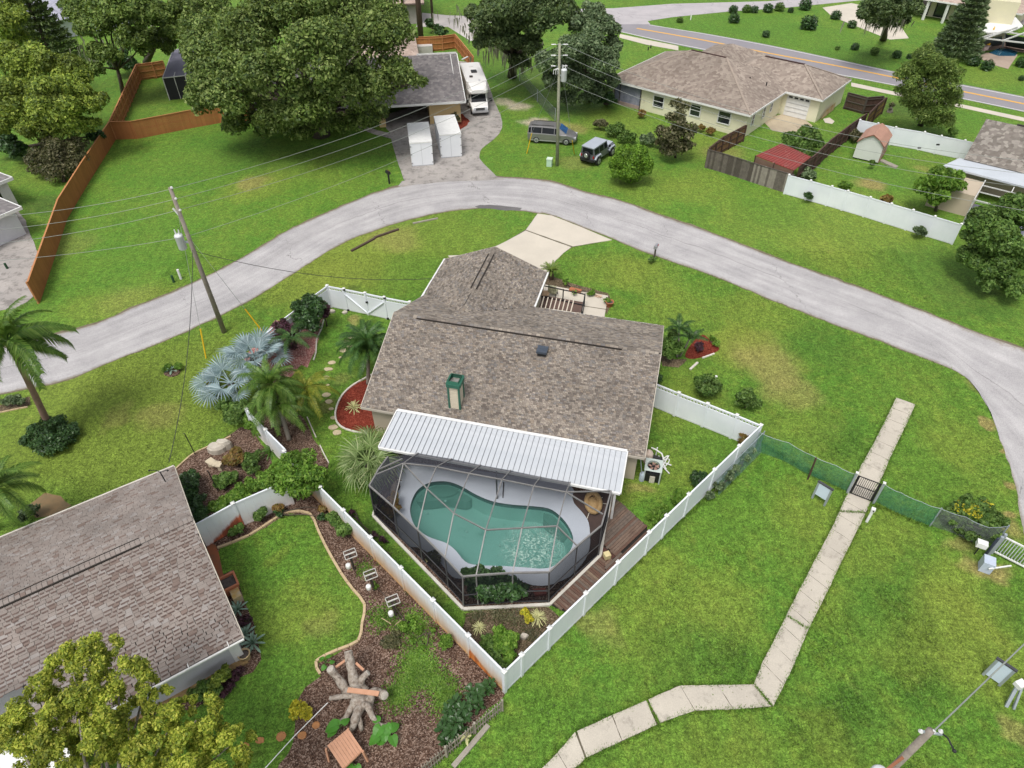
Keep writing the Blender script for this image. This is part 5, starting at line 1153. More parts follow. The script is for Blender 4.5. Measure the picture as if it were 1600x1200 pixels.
board_fence('weathered grey picket board fence facing the road beside the white fence', GG([(1101,262),(1120,267),(1145,275),(1172,284)]), 1.8, None, GWS[2], single=True, mats=[GWS[0], GWS[0], GWS[2]], bw=.2, side=1, jit=.06)
board_fence('paler weathered board fence stretch meeting the white fence', GG([(1172,284),(1200,293),(1232,303)]), 1.8, None, GWS[2], single=True, mats=[GWS[1], GWS[1], GWS[0]], bw=.2, side=1, jit=.06)
board_fence('brown board fence from the cream house to the weathered fence', GG([(1103,258),(1125,240),(1160,221)]), 1.7, M_BRN, M_DBR, side=-1, step=1.6)
board_fence('long dark brown fence between the carport yard and the shed yard', GG([(1240,290),(1268,268),(1290,246),(1320,222),(1345,204)]), 1.8, M_DBR, M_DBR, side=-1, step=1.8)
board_fence('dark brown fence with a gate beside the cream house garage', GG([(1318,170),(1347,178),(1372,176)]), 1.8, M_DBR, GWS[2], side=-1, step=1.8)
board_fence('short yellowish brown fence closing the garage yard', GG([(1349,204),(1362,190),(1376,178)]), 1.8, mat('golden_board', (.33,.2,.06), (.25,.15,.05), 2, rand=.3), M_DBR, side=-1)
# low lattice picket fence at the bottom
pk = thing('picket_fence', 'low weathered picket fence at the bottom beside the dark leafed shrubs', 'fence', G(720, 1140)); M_PK = mat('grey_picket', (.36,.32,.26), (.24,.21,.17), 3, bump=.3)
a, b = G(785, 1110), G(650, 1222); n = 34
for i in range(n):
    p = a.lerp(b, i/n); hh = 1.0+rnd.uniform(-.04, .04)
    if i in (16, 23): continue
    MB().bar(p+Vector((0, 0, .05)), p+Vector((rnd.uniform(-.04, .04), rnd.uniform(-.02, .02), hh)), .07, .02, up=(b-a)).part('picket', M_PK, pk)
for z in (.3, .78): MB().bar(a+Vector((0, 0, z)), b+Vector((0, 0, z)), .03, .07).part('rail', M_PK, pk)
for t_ in (0, .33, .66, 1): MB().box(a.lerp(b, t_)+Vector((0, 0, .5)), (.09, .09, 1.0)).part('post', M_PK, pk)
MB().bar(G(763,1133,.05), G(708,1198,.05), .2, .1).solo('timber_beam', mat('old_timber', (.36,.33,.28), (.26,.23,.19), 3, bump=.4), 'grey timber beam lying in the grass beside the picket fence', 'timber')
for q in (((549,392),(586,372),'dark timber edging log lying at the roadside, left piece'), ((585,371),(623,358),'dark timber edging log lying at the roadside, right piece')):
    MB().bar(G(*q[0],.07), G(*q[1],.07), .18, .14).solo('timber_log', mat('dark_timber', (.11,.07,.055), (.07,.045,.035), 4, bump=.4), q[2], 'timber')
MB().bar(G(645,349,.05), G(684,341,.05), .14, .1).solo('timber_log', mat('old_timber', (.4,.3,.25)), 'pale timber piece at the inner edge of the bend', 'timber')

# ================================================================== CHAIN LINK, GATES, SIGN BACKS
def meshmat(name, col, op, wire=(.2,.2,.2), sc=18):
    t = NT(name); P = t.pos(); n = t.noise(P, 1.5, 4); f = t.maprange(n, .2, .8, op*.75, min(1, op*1.25)); a = t.n('ShaderNodeBsdfTransparent')
    b = t.bsdf(t.mix(t.maprange(t.noise(P, 6, 2), .3, .7), col, tuple(x*.6 for x in col)), .7); m = t.n('ShaderNodeMixShader'); t.l(f, m.inputs[0]); t.l(a.outputs[0], m.inputs[1]); t.l(b, m.inputs[2]); return t.done(m.outputs[0])
M_GNET = meshmat('green_net', (.06,.25,.14), .5); M_GALV = mat('galvanised_post', (.4,.44,.48), (.32,.36,.4), 4, rough=.4, metal=.3); M_LINK = meshmat('chain_link', (.22,.24,.25), .38)
def net_fence(label, P, h, m, sag=.06, name='mesh_fence', post_at=None):
    th = thing(name, label, 'fence', P[0]); Q = []
    for i, (a, b) in enumerate(zip(P, P[1:])):
        for k in range(8): 
            t_ = k/8; q = a.lerp(b, t_); Q.append((q, h-sag*4*t_*(1-t_)+rnd.uniform(-.015, .015)))
    Q.append((P[-1], h)); mb = MB(); vs = []
    for q, z in Q: w_ = Vector((rnd.uniform(-.03, .03), rnd.uniform(-.03, .03), 0)); vs += [Vector((q.x, q.y, .03)), Vector((q.x, q.y, z*.5))+w_*2, Vector((q.x, q.y, z))]
    mb.add(vs, [f for i in range(len(Q)-1) for f in ((3*i, 3*i+3, 3*i+4, 3*i+1), (3*i+1, 3*i+4, 3*i+5, 3*i+2))]); mb.part('mesh', m, th)
    mb = MB(); mb.tube([Vector((q.x, q.y, z)) for q, z in Q], .012, 5); mb.part('top_wire', M_GALV, th)
    for i, p in enumerate(P):
        if post_at is None or i in post_at: MB().tube([p, p+Vector((0, 0, h+.06))], .035, 8).part('post', M_GALV, th)
    return th
def gz(pts, z): return gp(pts, z)
net_fence('green netting fence from the white fence corner to the walkway gate', gz([(1187,676),(1233,692),(1270,712),(1306,727),(1337,741)], 1.45), 1.45, M_GNET, post_at=(0, 4))
net_fence('green netting fence right of the walkway gate', gz([(1381,756),(1410,771),(1440,784),(1471,795)], 1.45), 1.45, M_GNET, post_at=(0, 3))
net_fence('bare chain link fence half hidden in the shrub near the road gate', gz([(1471,795),(1510,808),(1545,824),(1576,822)], 1.4), 1.4, M_LINK, post_at=(0, 3), name='chain_link_fence')
vn = thing('mesh_roll', 'pale blue green netting heaped along the outside of the white fence corner', 'netting', G(1150, 760))
o_ = Vector((.13, -.13, 0)); Q = [fe[10].lerp(fe[6], t_/10) for t_ in range(11)]; mb = MB(); vs = []
for i, q in enumerate(Q): hh = [1.45, 1.4, 1.2, 1.0, .9, 1.0, .75, .6, .5, .7, .5][i]; vs += [] if i > 5 else [q+o_*.9+Vector((.25, -.25, .02)), q+o_*1.5+Vector((.06, -.06, hh*.5)), q+o_*.9+Vector((0, 0, hh))]
mb.add(vs, [f for i in range(5) for f in ((3*i, 3*i+3, 3*i+4, 3*i+1), (3*i+1, 3*i+4, 3*i+5, 3*i+2))]); mb.part('net', meshmat('pale_net', (.2,.34,.32), .34), vn)
MB().tube([Q[0]+o_*1.6, Q[0]+o_*1.6+Vector((0, 0, 1.6))], .035, 8).part('post', M_GALV, vn); MB().bar(Q[0]+o_*1.4+Vector((0, 0, 1.45)), Q[5]+o_*1.4+Vector((0, 0, 1.35)), .03, .03).part('rail', M_GALV, vn)
net_fence('chain link fence running down to the utility pole near the oaks', gz([(812,108),(840,140),(868,170),(870,172)], 1.4)[:3], 1.4, M_LINK, name='chain_link_fence')
# black barred gate over the walkway
wg = thing('walkway_gate', 'black barred gate between grey posts across the walkway', 'gate', G(1344, 778))
a, b = G(1338.5,741,1.55), G(1381,757,1.55); a.z = b.z = 0
for p in (a, b): MB().box(p+Vector((0, 0, .82)), (.11, .11, 1.64), R(-30)).part('post', M_GALV, wg); MB().box(p+Vector((0, 0, 1.67)), (.14, .14, .05), R(-30)).part('cap', M_WTRIM, wg)
d = (b-a).normalized(); a2, b2 = a+d*.1, b-d*.1
for z in (.12, .82, 1.5): MB().bar(a2+Vector((0, 0, z)), b2+Vector((0, 0, z)), .035, .045).part('gate_rail', M_BLK, wg)
for i in range(13): p = a2.lerp(b2, i/12); MB().tube([p+Vector((0, 0, .1)), p+Vector((0, 0, 1.52))], .013, 6).part('bar', M_BLK, wg)
for t_ in (.04, .96): p = a2.lerp(b2, t_); MB().box(p+Vector((0, 0, .8)), (.06, .06, 1.4)).part('gate_stile', M_BLK, wg)
MB().bar(G(1262,749,0), G(1262,749,0)+Vector((-.02, .05, 1.7)), .07, .07, up=(0, 1, 0)).solo('steel_stake', mat('rusty_steel', (.05,.03,.025), (.1,.05,.035), 6), 'thin rusty steel stake standing at the green netting', 'stake')
def sign_back(label, c, yaw, w_, h_, z0, tilt=0, dark=False):
    th = thing('sign', label, 'sign', c, yaw); X = XF[th.name]; f = lambda x, y, z: X @ Vector((x, y, z))
    for s_ in (-1, 1): MB().bar(f(s_*w_/2, 0, 0), f(s_*w_/2, 0, z0+h_+.02), .1, .1, up=X.to_3x3() @ Vector((0, 1, 0))).part('post', M_GALV, th)
    MB().bar(f(0, -.02, z0), f(0, -.02, z0+h_), w_-.1, .03, up=X.to_3x3() @ Vector((0, 1, 0))).part('panel', mat('pale_blue_panel', (.6,.69,.79), (.54,.63,.74), 2, rough=.4), th)
    MB().bar(f(-w_/2-.08, 0, z0+h_+.06), f(w_/2+.08, 0, z0+h_+.06), .12, .07, up=(0, 0, 1)).part('cap_rail', mat('dark_rail', (.06,.06,.07)), th)
    return th
sg = gp([(1269,778),(1288,790)], 0); sign_back('pale blue sign panel on two posts seen from behind left of the walkway gate', (sg[0]+sg[1])/2, math.atan2(sg[1].y-sg[0].y, sg[1].x-sg[0].x), (sg[1]-sg[0]).length, .85, .42)
sg = gp([(1536,1054),(1561,1071)], 0); sign_back('larger pale blue sign panel on two posts near the bottom right corner', (sg[0]+sg[1])/2, math.atan2(sg[1].y-sg[0].y, sg[1].x-sg[0].x), (sg[1]-sg[0]).length, 1.2, .15)
def bollard(label, c, h, m, w_=.16, lamp=True, name='bollard_light'):
    th = thing(name, label, 'bollard', c); MB().box(c+Vector((0, 0, h/2)), (w_*.75, w_*.75, h), R(-30)).part('post', m, th)
    MB().box(c+Vector((0, 0, h+.06)), (w_*1.2, w_*1.2, .14), R(-30)).part('head', M_WTRIM, th)
    MB().box(c+Vector((-.02, -.09, h+.05)), (w_*.4, .06, .08), R(-30)).part('lens', M_BLK, th)
bollard('slim white keypad post standing just right of the walkway below the gate', G(1354, 815), .95, M_WTRIM)
c = G(1572, 1104); kp = thing('keypad_pedestal', 'grey gooseneck pedestal with white keypad at the right edge', 'keypad', c)
MB().bar(c, c+Vector((.25, .45, 1.0)), .12, .1).part('post', M_GALV, kp); MB().bar(c+Vector((.25, -.1, 0)), c+Vector((.4, .4, 1.0)), .08, .1).part('post', M_GALV, kp); MB().box(c+Vector((.32, .45, 1.05)), (.38, .3, .22), R(20)).part('keypad', M_WTRIM, kp)
# white driveway gate at right edge
dg = thing('driveway_gate', 'white tubular driveway gate at the right edge of the photo', 'gate', G(1546, 869))
a, b = G(1571,836,1.5), G(1640,870,1.5); a.z = b.z = 0
for p in (a, a+Vector((-.25, -.15, 0))): MB().box(p+Vector((0, 0, .78)), (.13, .13, 1.56), R(-25)).part('post', M_GALV, dg)
MB().box(a+Vector((-.45, -.2, .75)), (.08, .1, 1.5)).part('track_post', mat('dark_blue_post', (.05,.06,.09)), dg)
d = (b-a).normalized()
for z in (.2, 1.35): MB().bar(a+Vector((0, 0, z)), b+Vector((0, 0, z)), .07, .07).part('gate_rail', M_WTRIM, dg)
for i in range(16): p = a.lerp(b, i/15+.02); MB().tube([p+Vector((0, 0, .2)), p+Vector((0, 0, 1.35))], .022, 6).part('bar', mat('white_bar', (.6,.65,.66)), dg)
MB().bar(G(1545,889,.5), G(1580,884,.6), .06, .06).part('operator_arm', M_WTRIM, dg)
c = G(1537, 888); mb = MB(); mb.box(c+Vector((0, 0, .35)), (.5, .55, .7), R(-28)); mb.solo('gate_operator', mat('pale_blue_box', (.5,.56,.66), (.42,.48,.58), 3, rough=.4), 'pale blue gate motor box beside the white driveway gate', 'gate motor')
c = G(1522, 866); eb = thing('electric_box', 'small white electric box on a short pole left of the gate motor', 'box', c); MB().tube([c, c+Vector((0, 0, .75))], .03, 6).part('post', M_BLK, eb); MB().box(c+Vector((0, 0, .85)), (.45, .32, .3), R(-28)).part('cabinet', M_WTRIM, eb)

# ================================================================== SERVICE EQUIPMENT BESIDE THE MAIN HOUSE
c = G(1018, 745, 0); ac = thing('air_conditioner', 'pale green grey air conditioner condenser with round top grille beside the house', 'air conditioner', c, R(-14.3))
X = XF[ac.name]; M_ACG = mat('pale_grey_green', (.5,.56,.52), (.43,.49,.46), 4, rough=.5)
fx_ = lambda x, y, z: X @ Vector((x, y, z)); SZ, AH = .42, .95
for (sx, sy) in ((-1,-1),(1,-1),(1,1),(-1,1)): MB().bar(fx_(sx*SZ, sy*SZ, 0), fx_(sx*SZ, sy*SZ, AH), .07, .07, up=H.u).part('corner_post', M_ACG, ac)
mb = MB(); mb.box(fx_(0, 0, AH/2-.12), (SZ*1.9, SZ*1.9, AH-.34), R(-14.3)); mb.part('coil', mat('black_coil', (.015,.015,.018), rough=.5), ac)
n_ = 24; vs = []; 
for k in range(n_): a_ = 2*math.pi*k/n_; ca, sa = math.cos(a_), math.sin(a_); m_ = max(abs(ca), abs(sa)); vs += [fx_(ca*.35, sa*.35, AH+.01), fx_(ca/m_*(SZ+.05), sa/m_*(SZ+.05), AH+.01), fx_(ca*.33, sa*.33, AH-.12)]
MB().add(vs, [f for k in range(n_) for f in ((3*k, 3*k+1, 3*((k+1) % n_)+1, 3*((k+1) % n_)), (3*k, 3*((k+1) % n_), 3*((k+1) % n_)+2, 3*k+2))]).part('top_panel', M_ACG, ac)
for k in range(5):
    a_ = 2*math.pi*k/5; p = fx_(0, 0, AH-.1); MB().quad(p+Vector((math.cos(a_)*.08, math.sin(a_)*.08, 0)), p+Vector((math.cos(a_-.35)*.3, math.sin(a_-.35)*.3, -.03)), p+Vector((math.cos(a_+.35)*.32, math.sin(a_+.35)*.32, .03)), p+Vector((math.cos(a_+.9)*.1, math.sin(a_+.9)*.1, .01))).part('fan_blade', mat('rusty_blade', (.5,.22,.15), (.42,.33,.28), 8), ac)
for k in range(4): MB().tube([fx_(math.cos(q/12*2*math.pi)*(.07+.08*k), math.sin(q/12*2*math.pi)*(.07+.08*k), AH+.015) for q in range(13)], .006, 4, cap=False).part('grille_ring', M_BLK, ac)
for k in range(8): MB().bar(fx_(0, 0, AH+.02), fx_(math.cos(k*.785)*.35, math.sin(k*.785)*.35, AH+.02), .008, .008).part('grille_spoke', M_BLK, ac)
c = G(1013, 712, .5); pf = thing('pool_filter', 'beige round pool filter tank behind the air conditioner', 'pool filter', (c.x, c.y, 0))
MB().lathe((c.x, c.y, 0), [(.24, 0), (.26, .1), (.26, .7), (.2, .82), (.09, .88), (.08, .94)], 16).part('tank', mat('beige_tank', (.62,.5,.42), (.56,.45,.38), 3), pf, True)
c = G(1026, 716, .3); pp = thing('pool_pump', 'black pool pump with white pipes behind the air conditioner', 'pool pump', (c.x, c.y, 0))
MB().tube([(c.x-.2, c.y+.1, .3), (c.x+.3, c.y-.1, .3)], .13, 10).part('motor', M_BLK, pp); MB().tube([(c.x-.3, c.y+.35, .8), (c.x-.1, c.y+.15, .85), (c.x+.2, c.y-.1, .8), (c.x+.3, c.y-.4, .6)], .04, 8).part('pipe', M_WTRIM, pp); MB().tube([(c.x, c.y+.25, .1), (c.x, c.y+.25, .9)], .04, 8).part('pipe', M_WTRIM, pp)
c = G(1036, 722); ppl = thing('pipe_pile', 'loose white plastic pipes lying on the grass beside the air conditioner', 'pipes', c)
for q in (((1029,712),(1041,733)),((1033,732),(1045,712)),((1036,722),(1049,727)),((1031,724),(1046,740)),((1043,712),(1033,719))):
    MB().tube([G(*q[0],.08+rnd.random()*.1), G(*q[1],.06+rnd.random()*.1)], .035, 7).part('pipe', M_WTRIM, ppl)
MB().tube([G(1040,728,.08),G(1045,722,.1),G(1046,718,.1),G(1042,716,.08),G(1037,720,.08)], .03, 6).part('pipe_bend', M_WTRIM, ppl)
c = G(1002, 750); tk = thing('pressure_tank', 'small pale blue tank at the house corner left of the air conditioner', 'tank', c); MB().lathe(c, [(.14, 0), (.15, .1), (.15, .5), (.1, .62), (.03, .66)], 12).part('tank', mat('pale_blue_tank', (.45,.52,.6)), tk, True)
MB().tube([G(1001,716,1.9), G(1003,742,.5), c+Vector((0,0,.6))], .03, 6).part('conduit', M_GALV, tk)
c = G(1018, 752); mb = MB(); mb.box(c+Vector((0, 0, .25)), (.28, .24, .5), R(-14)); mb.solo('meter_box', mat('cream_box', (.66,.62,.52), (.4,.38,.32), 8), 'small cream meter box in front of the air conditioner', 'box')

# front patio rail, chairs and pots by the north patio
pr = thing('patio_railing', 'black patio railing with a slatted gate north of the main house', 'railing', G(880, 465))
a, b, c_ = G(847,446,1.1), G(914,460,1.1), G(909,486,1.1)
for p, q in ((a, b), (b, c_)):
    for z in (.15, 1.1): MB().bar(Vector((p.x, p.y, z)), Vector((q.x, q.y, z)), .06, .06).part('rail', M_BLK, pr)
for p in (a, a.lerp(b, .5), b, c_): MB().bar(Vector((p.x, p.y, 0)), Vector((p.x, p.y, 1.15)), .08, .08, up=(1, 0, 0)).part('post', M_BLK, pr)
cp_ = thing('patio_pergola', 'white slats of a low pergola over a brown floor next to the garage wing', 'pergola', G(870, 475))
for i in range(8): x = 845+i*6.6; MB().bar(G(x+5, 464+i*.9, 1.5), G(x-1, 486+i*1.0, 1.5), .07, .08).part('slat', mat('cream_slat', (.62,.54,.44)), cp_)
MB().prism(GG([(842,462),(912,474),(907,490),(836,480)]), .06, .1).part('floor', mat('brown_floor', (.1,.06,.05), (.14,.09,.07), 3), cp_)
ch_ = thing('patio_chair', 'cream cushioned chair on the north patio beside the garage gutter', 'chair', G(864, 462), R(160))
X = XF[ch_.name]; M_CSH = mat('cream_cushion', (.6,.58,.4), (.1,.12,.05), 6)
MB().box(X @ Vector((0, 0, .42)), (.6, .6, .12), R(160)).part('seat', M_CSH, ch_); MB().box(X @ Vector((0, .3, .75)), (.6, .12, .6), R(160)).part('backrest', M_CSH, ch_)
for sx in (-1, 1):
    for sy in (-1, 1): MB().bar(X @ Vector((sx*.26, sy*.26, 0)), X @ Vector((sx*.26, sy*.26, .4)), .04, .04, up=(1, 0, 0)).part('leg', M_BLK, ch_)
cr = thing('wooden_crate', 'light wooden slatted side table at the garage gutter on the north patio', 'table', G(853, 460))
for i in range(5): MB().bar(G(849+i*2.2,454,.5), G(847.5+i*2.2,462,.5), .1, .03).part('slat', mat('light_wood', (.45,.3,.18), (.36,.24,.14), 4), cr)
for i in (0, 4): MB().bar(G(848.5+i*2.2,458,.0), G(848.5+i*2.2,458,.0)+Vector((0,0,.5)), .06, .06, up=(1,0,0)).part('leg', mat('light_wood', (.45,.3,.18)), cr)
M_TER = mat('terracotta', (.42,.15,.07), (.34,.12,.06), 4)
def pot(label, c, r, h, m, soil=True, name='plant_pot'):
    th = thing(name, label, 'pot', c); MB().lathe(c, [(r*.7, 0), (r*.95, h*.9), (r*1.05, h*.92), (r*1.05, h), (r*.88, h), (r*.85, h*.8)], 18).part('pot', m, th, True)
    if soil: MB().lathe(c+Vector((0, 0, h*.8)), [(r*.85, 0), (r*.5, .02)], 14).part('soil', mat('pot_soil', (.05,.035,.03), (.12,.1,.09), 8), th)
    return th
pot('terracotta pot at the north east corner of the front patio', G(952, 478), .3, .4, M_TER)
MB().bar(G(890,452,.1), G(908,456,.1), .35, .22).solo('planter_trough', M_TER, 'low terracotta trough behind the patio railing', 'planter')
MB().bar(G(930,462,.06), G(940,464,.06), .3, .1).solo('paver_block', mat('peach_paver', (.6,.42,.3)), 'peach paver block beside the front patio', 'paver')
# pots and agaves along the neighbour gable
M_TP = mat('terracotta_square', (.5,.19,.1), (.4,.14,.07), 4)
c = G(357, 912, .5); c.z = 0; pt = thing('square_planter', 'large square terracotta planter at the neighbour gable wall', 'planter', c, NB.yaw); X = XF[pt.name]
f4 = lambda s, z: [X @ Vector((a_*s, b_*s, z)) for a_, b_ in ((-1,-1),(1,-1),(1,1),(-1,1))]
rg = [f4(.3, 0), f4(.4, .62), f4(.43, .62), f4(.43, .7), f4(.34, .7), f4(.33, .5)]
mb = MB(); mb.add([v for r_ in rg for v in r_], [(4*i+k, 4*i+(k+1) % 4, 4*i+4+(k+1) % 4, 4*i+4+k) for i in range(5) for k in range(4)]); mb.part('planter', M_TP, pt)
mb = MB(); mb.add(f4(.33, .56), [(0,1,2,3)]); mb.part('soil', mat('pot_soil', (.05,.035,.03)), pt)
c = G(370, 931, .2); c.z = 0; mb = MB(); mb.box(c+Vector((0, 0, .22)), (.55, .4, .44), R(-55)); mb.solo('ochre_box', mat('ochre_box', (.55,.36,.1), (.5,.45,.36), 3), 'ochre and white box below the square terracotta planter', 'box')
pot('round cream pot at the corner of the neighbour house', (lambda q: Vector((q.x, q.y, 0)))(G(381, 1022, .4)), .26, .45, mat('cream_pot', (.55,.42,.24), (.45,.33,.18), 4))
M_ROCK = mat('pale_rock', (.55,.5,.42), (.4,.36,.3), 2, bump=.5)
def rock(label, px, py, r, h, m=M_ROCK, group=None, name='rock'):
    c = G(px, py); mb = MB(); k = 9; top = []; ph = rnd.uniform(0, 6); asp = rnd.uniform(.6, .9)
    pts = [c + Vector((r*math.cos(a)*rnd.uniform(.8, 1.1), r*asp*math.sin(a)*rnd.uniform(.8, 1.1), 0)) for a in [ph+i*2*math.pi/k for i in range(k)]]
    mb.prism(pts, 0, h*.7); n0 = len(mb.v); cc = c.copy(); vs = [cc.lerp(p, .75)+Vector((0, 0, h+rnd.uniform(-.02, .02))) for p in pts]
    mb.f.pop(); A = sum(pts[i].x*pts[(i+1) % k].y - pts[(i+1) % k].x*pts[i].y for i in range(k)); vs = vs if A > 0 else vs[::-1]
    mb.add(vs, [tuple(range(k))]); mb.f += [(k+i, k+(i+1) % k, n0+(i+1) % k, n0+i) for i in range(k)]
    return mb.solo(name, m, label, 'rock' if name == 'rock' else 'stepping stone', c, group)
STN = mat('stepping_stone', (.52,.43,.28), (.42,.36,.24), 2, bump=.4)
ORD = 'first second third fourth fifth sixth seventh eighth ninth tenth eleventh twelfth thirteenth'.split()
for oi_, (x, y, r) in enumerate(((548,527,.26),(542,534,.24),(547,541,.26),(536,548,.26),(532,559,.13),(519,567,.28),(513,577,.3),(510,590,.24),(512,602,.14),(510,617,.27),(514,628,.24),(518,639,.17),(521,653,.2))):
    rock('pale stepping stone west of the house, %s counting from the white gate' % ORD[oi_], x, y, r, .05, STN, 'stepping stones in the curved path', 'stepping_stone')
for (x, y, r, l) in ((521,668,.3,'larger tan stone at the south end of the stepping path, upper one'),(527,676,.3,'larger tan stone at the south end of the stepping path, lower one')): rock(l, x, y, r, .07, STN, None, 'stepping_stone')
OST = mat('orange_stone', (.45,.2,.07), (.36,.17,.07), 3, bump=.4)
for (x, y, r, l) in ((406,1157,.2,'orange stone on the lawn, leftmost of the row of three'),(439,1151,.22,'orange stone in the middle of the row beside the yellow shrub'),(472,1149,.2,'orange stone nearest the bark mulch beside the white cord'),(494,1133,.18,'pale brown stone on the bark just above the orange stones'),(383,1166,.2,'orange stone at the tree crown edge on the lower lawn')):
    rock(l, x, y, r, .05, OST, None, 'stepping_stone')
for (x, y, r, h, l) in ((341,704,.55,.5,'large cream boulder at the front of the neighbour bed'),(352,700,.42,.6,'second cream boulder behind the first one'),(519,488,.25,.2,'pale rock under the dark shrub at the lattice fence'),(819,996,.2,.25,'round pale stump disc in the corner garden'),(539,489,.2,.15,'small grey rock at the foot of the white gate')): rock(l, x, y, r, h)
mb = MB(); P = smooth_line(GG([(325,718),(334,724),(346,726)], .4), 3)
cb = thing('curved_bench', 'curved cream stone bench in the neighbour garden bed', 'bench', G(335, 724)); sb = MB()
for p, q in zip(P, P[1:]): sb.bar(p, q, .4, .08)
sb.part('seat', mat('cream_stone', (.58,.5,.36), (.48,.41,.3), 2), cb)
for p in (P[1], P[-2]): MB().box(Vector((p.x, p.y, .18)), (.2, .3, .36)).part('leg', mat('cream_stone', (.58,.5,.36)), cb)
for (x0, y0, x1, y1, l) in ((305,710,296,673,'thin black garden stake on the lawn edge by the neighbour bed'),(341,768,328,728,'thin black garden stake in the middle of the neighbour bed')):
    a = G(x0, y0); hh = 1.7; MB().tube([a, a+Vector((-.05, .0, hh)), a+Vector((-.12, .02, hh))], .025, 6).solo('garden_stake', M_BLK, l, 'stake', a)
# bird feeders
M_ALUF = mat('aged_white_frame', (.55,.54,.5), (.45,.44,.4), 4)
for i, (x, y, bx, by, lab) in enumerate(((545,855,554,890,'white framed tray feeder on a post nearest the lawn edging bend top'),(577,890,585,922,'white framed tray feeder on a post, middle one along the stained fence'),(612.5,931,619,962,'white framed tray feeder on a post nearest the driftwood stump'))):
    b = G(bx, by); fd = thing('bird_feeder', lab, 'bird feeder', b, R(25)); X = XF[fd.name]; T = G(x, y, 1.25); k = XF[fd.name].inverted() @ T; ht = 1.25
    MB().bar(b, b+Vector((-.05, .02, ht)), .09, .09, up=(0, 1, 0)).part('post', mat('dark_post', (.05,.04,.035)), fd)
    c = X @ Vector((0, 0, ht)); s = .24
    fr_b = [X @ Vector((a_*s*1.15, b_*s, ht+.08)) for a_, b_ in ((-1,-1),(1,-1),(1,1),(-1,1))]
    for p, q in zip(fr_b, fr_b[1:]+fr_b[:1]): MB().bar(p, q, .028, .04).part('frame', M_ALUF, fd)
    MB().bar(X @ Vector((-s, 0, ht+.1)), X @ Vector((s, 0, ht+.1)), .06, .04).part('crossbar', M_ALUF, fd)
    MB().quad(*[p-Vector((0, 0, .04)) for p in fr_b]).part('tray', meshmat('tray_mesh', (.05,.035,.03), .5), fd)
    if i < 2 or True: q = X @ Vector((-.25, -.42, ht-.1)); MB().lathe(q-Vector((0, 0, .25)), [(.08, 0), (.12, .05), (.12, .25), (.09, .3)], 12).part('cup', M_WTRIM, fd, True)
MB().bar(G(596,966,.04), G(611,975,.04), .03, .05).solo('thin_frame', M_EDG, 'thin tan stick lying left of the last feeder post', 'stick')
MB().bar(G(618,976,.04), G(631,966,.04), .03, .05).solo('thin_frame', M_EDG, 'thin tan stick lying right of the last feeder post', 'stick')

# ================================================================== DRIFTWOOD STUMP, SMALL TABLE
M_BARK = mat('weathered_bark', (.19,.145,.11), (.42,.38,.33), 7, rough=.9, bump=1, bsc=16, dirt=((.12,.09,.07), 6, .55)); M_CUT = mat('sawn_wood_end', (.5,.46,.4), (.38,.34,.29), 7, dirt=((.2,.17,.14), 9, .6)); M_CEDAR = mat('new_cedar_board', (.55,.3,.19), (.48,.25,.15), 4, bump=.2)
dw = thing('driftwood_sculpture', 'upturned weathered tree stump with sawn limbs and cedar boards', 'stump', G(560, 1090))
core = G(562, 1098, .3)
def limb(pts, rad, cut=True):
    P = smooth_line([G(*p) for p in pts], 3); n = len(P); rr = []
    for i in range(n): x = i/(n-1)*(len(rad)-1); j = min(int(x), len(rad)-2); rr.append(lerp(rad[j], rad[j+1], x-j)*.84*rnd.uniform(.8, 1.15))
    MB().tube(P, rr, 12).part('limb', M_BARK, dw, True)
    if cut: d = (P[-1]-P[-2]).normalized(); MB().tube([P[-1], P[-1]+d*.02, P[-1]+d*.035], [rr[-1]*1.08, rr[-1]*1.02, rr[-1]*.5], 14).part('sawn_end', M_CUT, dw)
limb([(560,1090,.3),(553,1062,.7),(548,1040,1.0),(544,1018,1.3)], [.3,.26,.24,.22])
limb([(545,1084,.3),(534,1068,.6),(522,1052,.9),(516,1045,1.15)], [.27,.24,.2,.18])
limb([(572,1080,.3),(564,1070,.5),(566,1060,.8),(575,1051,1.0)], [.24,.2,.17,.17])
limb([(575,1105,.3),(582,1082,.6),(592,1082,.8),(601,1087,1.0)], [.26,.2,.2,.24])
limb([(558,1090,.3),(545,1087,.45),(530,1089,.5),(516,1091,.55)], [.16,.14,.12,.12])
limb([(565,1100,.3),(556,1120,.5),(553,1132,.4),(549,1140,.1)], [.26,.24,.18,.12], False)
limb([(560,1118,.45),(563,1130,.3),(565,1141,.05)], [.14,.12,.1], False)
limb([(566,1104,.4),(574,1102,.7),(582,1120,.55),(594,1133,.35),(606,1133,.3)], [.2,.17,.14,.13,.1])
limb([(556,1095,.3),(548,1108,.3),(538,1124,.15),(525,1130,.02)], [.2,.17,.15,.1], False)
MB().ball(core, (.42, .38, .34), 12, 7).part('root_mass', M_BARK, dw, True)
for p, q, w_ in (((543,1078,1.15),(592,1084,1.15),.2),((524,1043,.95),(541,1031,.95),.1),((556,1036,1.0),(568,1047,1.0),.1)): MB().bar(G(*p), G(*q), w_, .05).part('cedar_board', M_CEDAR, dw)
MB().tube([G(512,1098,.9), G(460,1150,.6), G(410,1205,.3)], .018, 6).solo('cord', M_WTRIM, 'taut white cord running from the driftwood stump to the lower left', 'cord', G(460, 1150))
tbl = thing('wooden_table', 'small cedar slatted table leaning over the bark below the driftwood stump', 'table', G(540, 1175))
q = [G(544,1138,.75), G(566.5,1171,.75), G(535,1201,.75), G(511,1165,.75)]
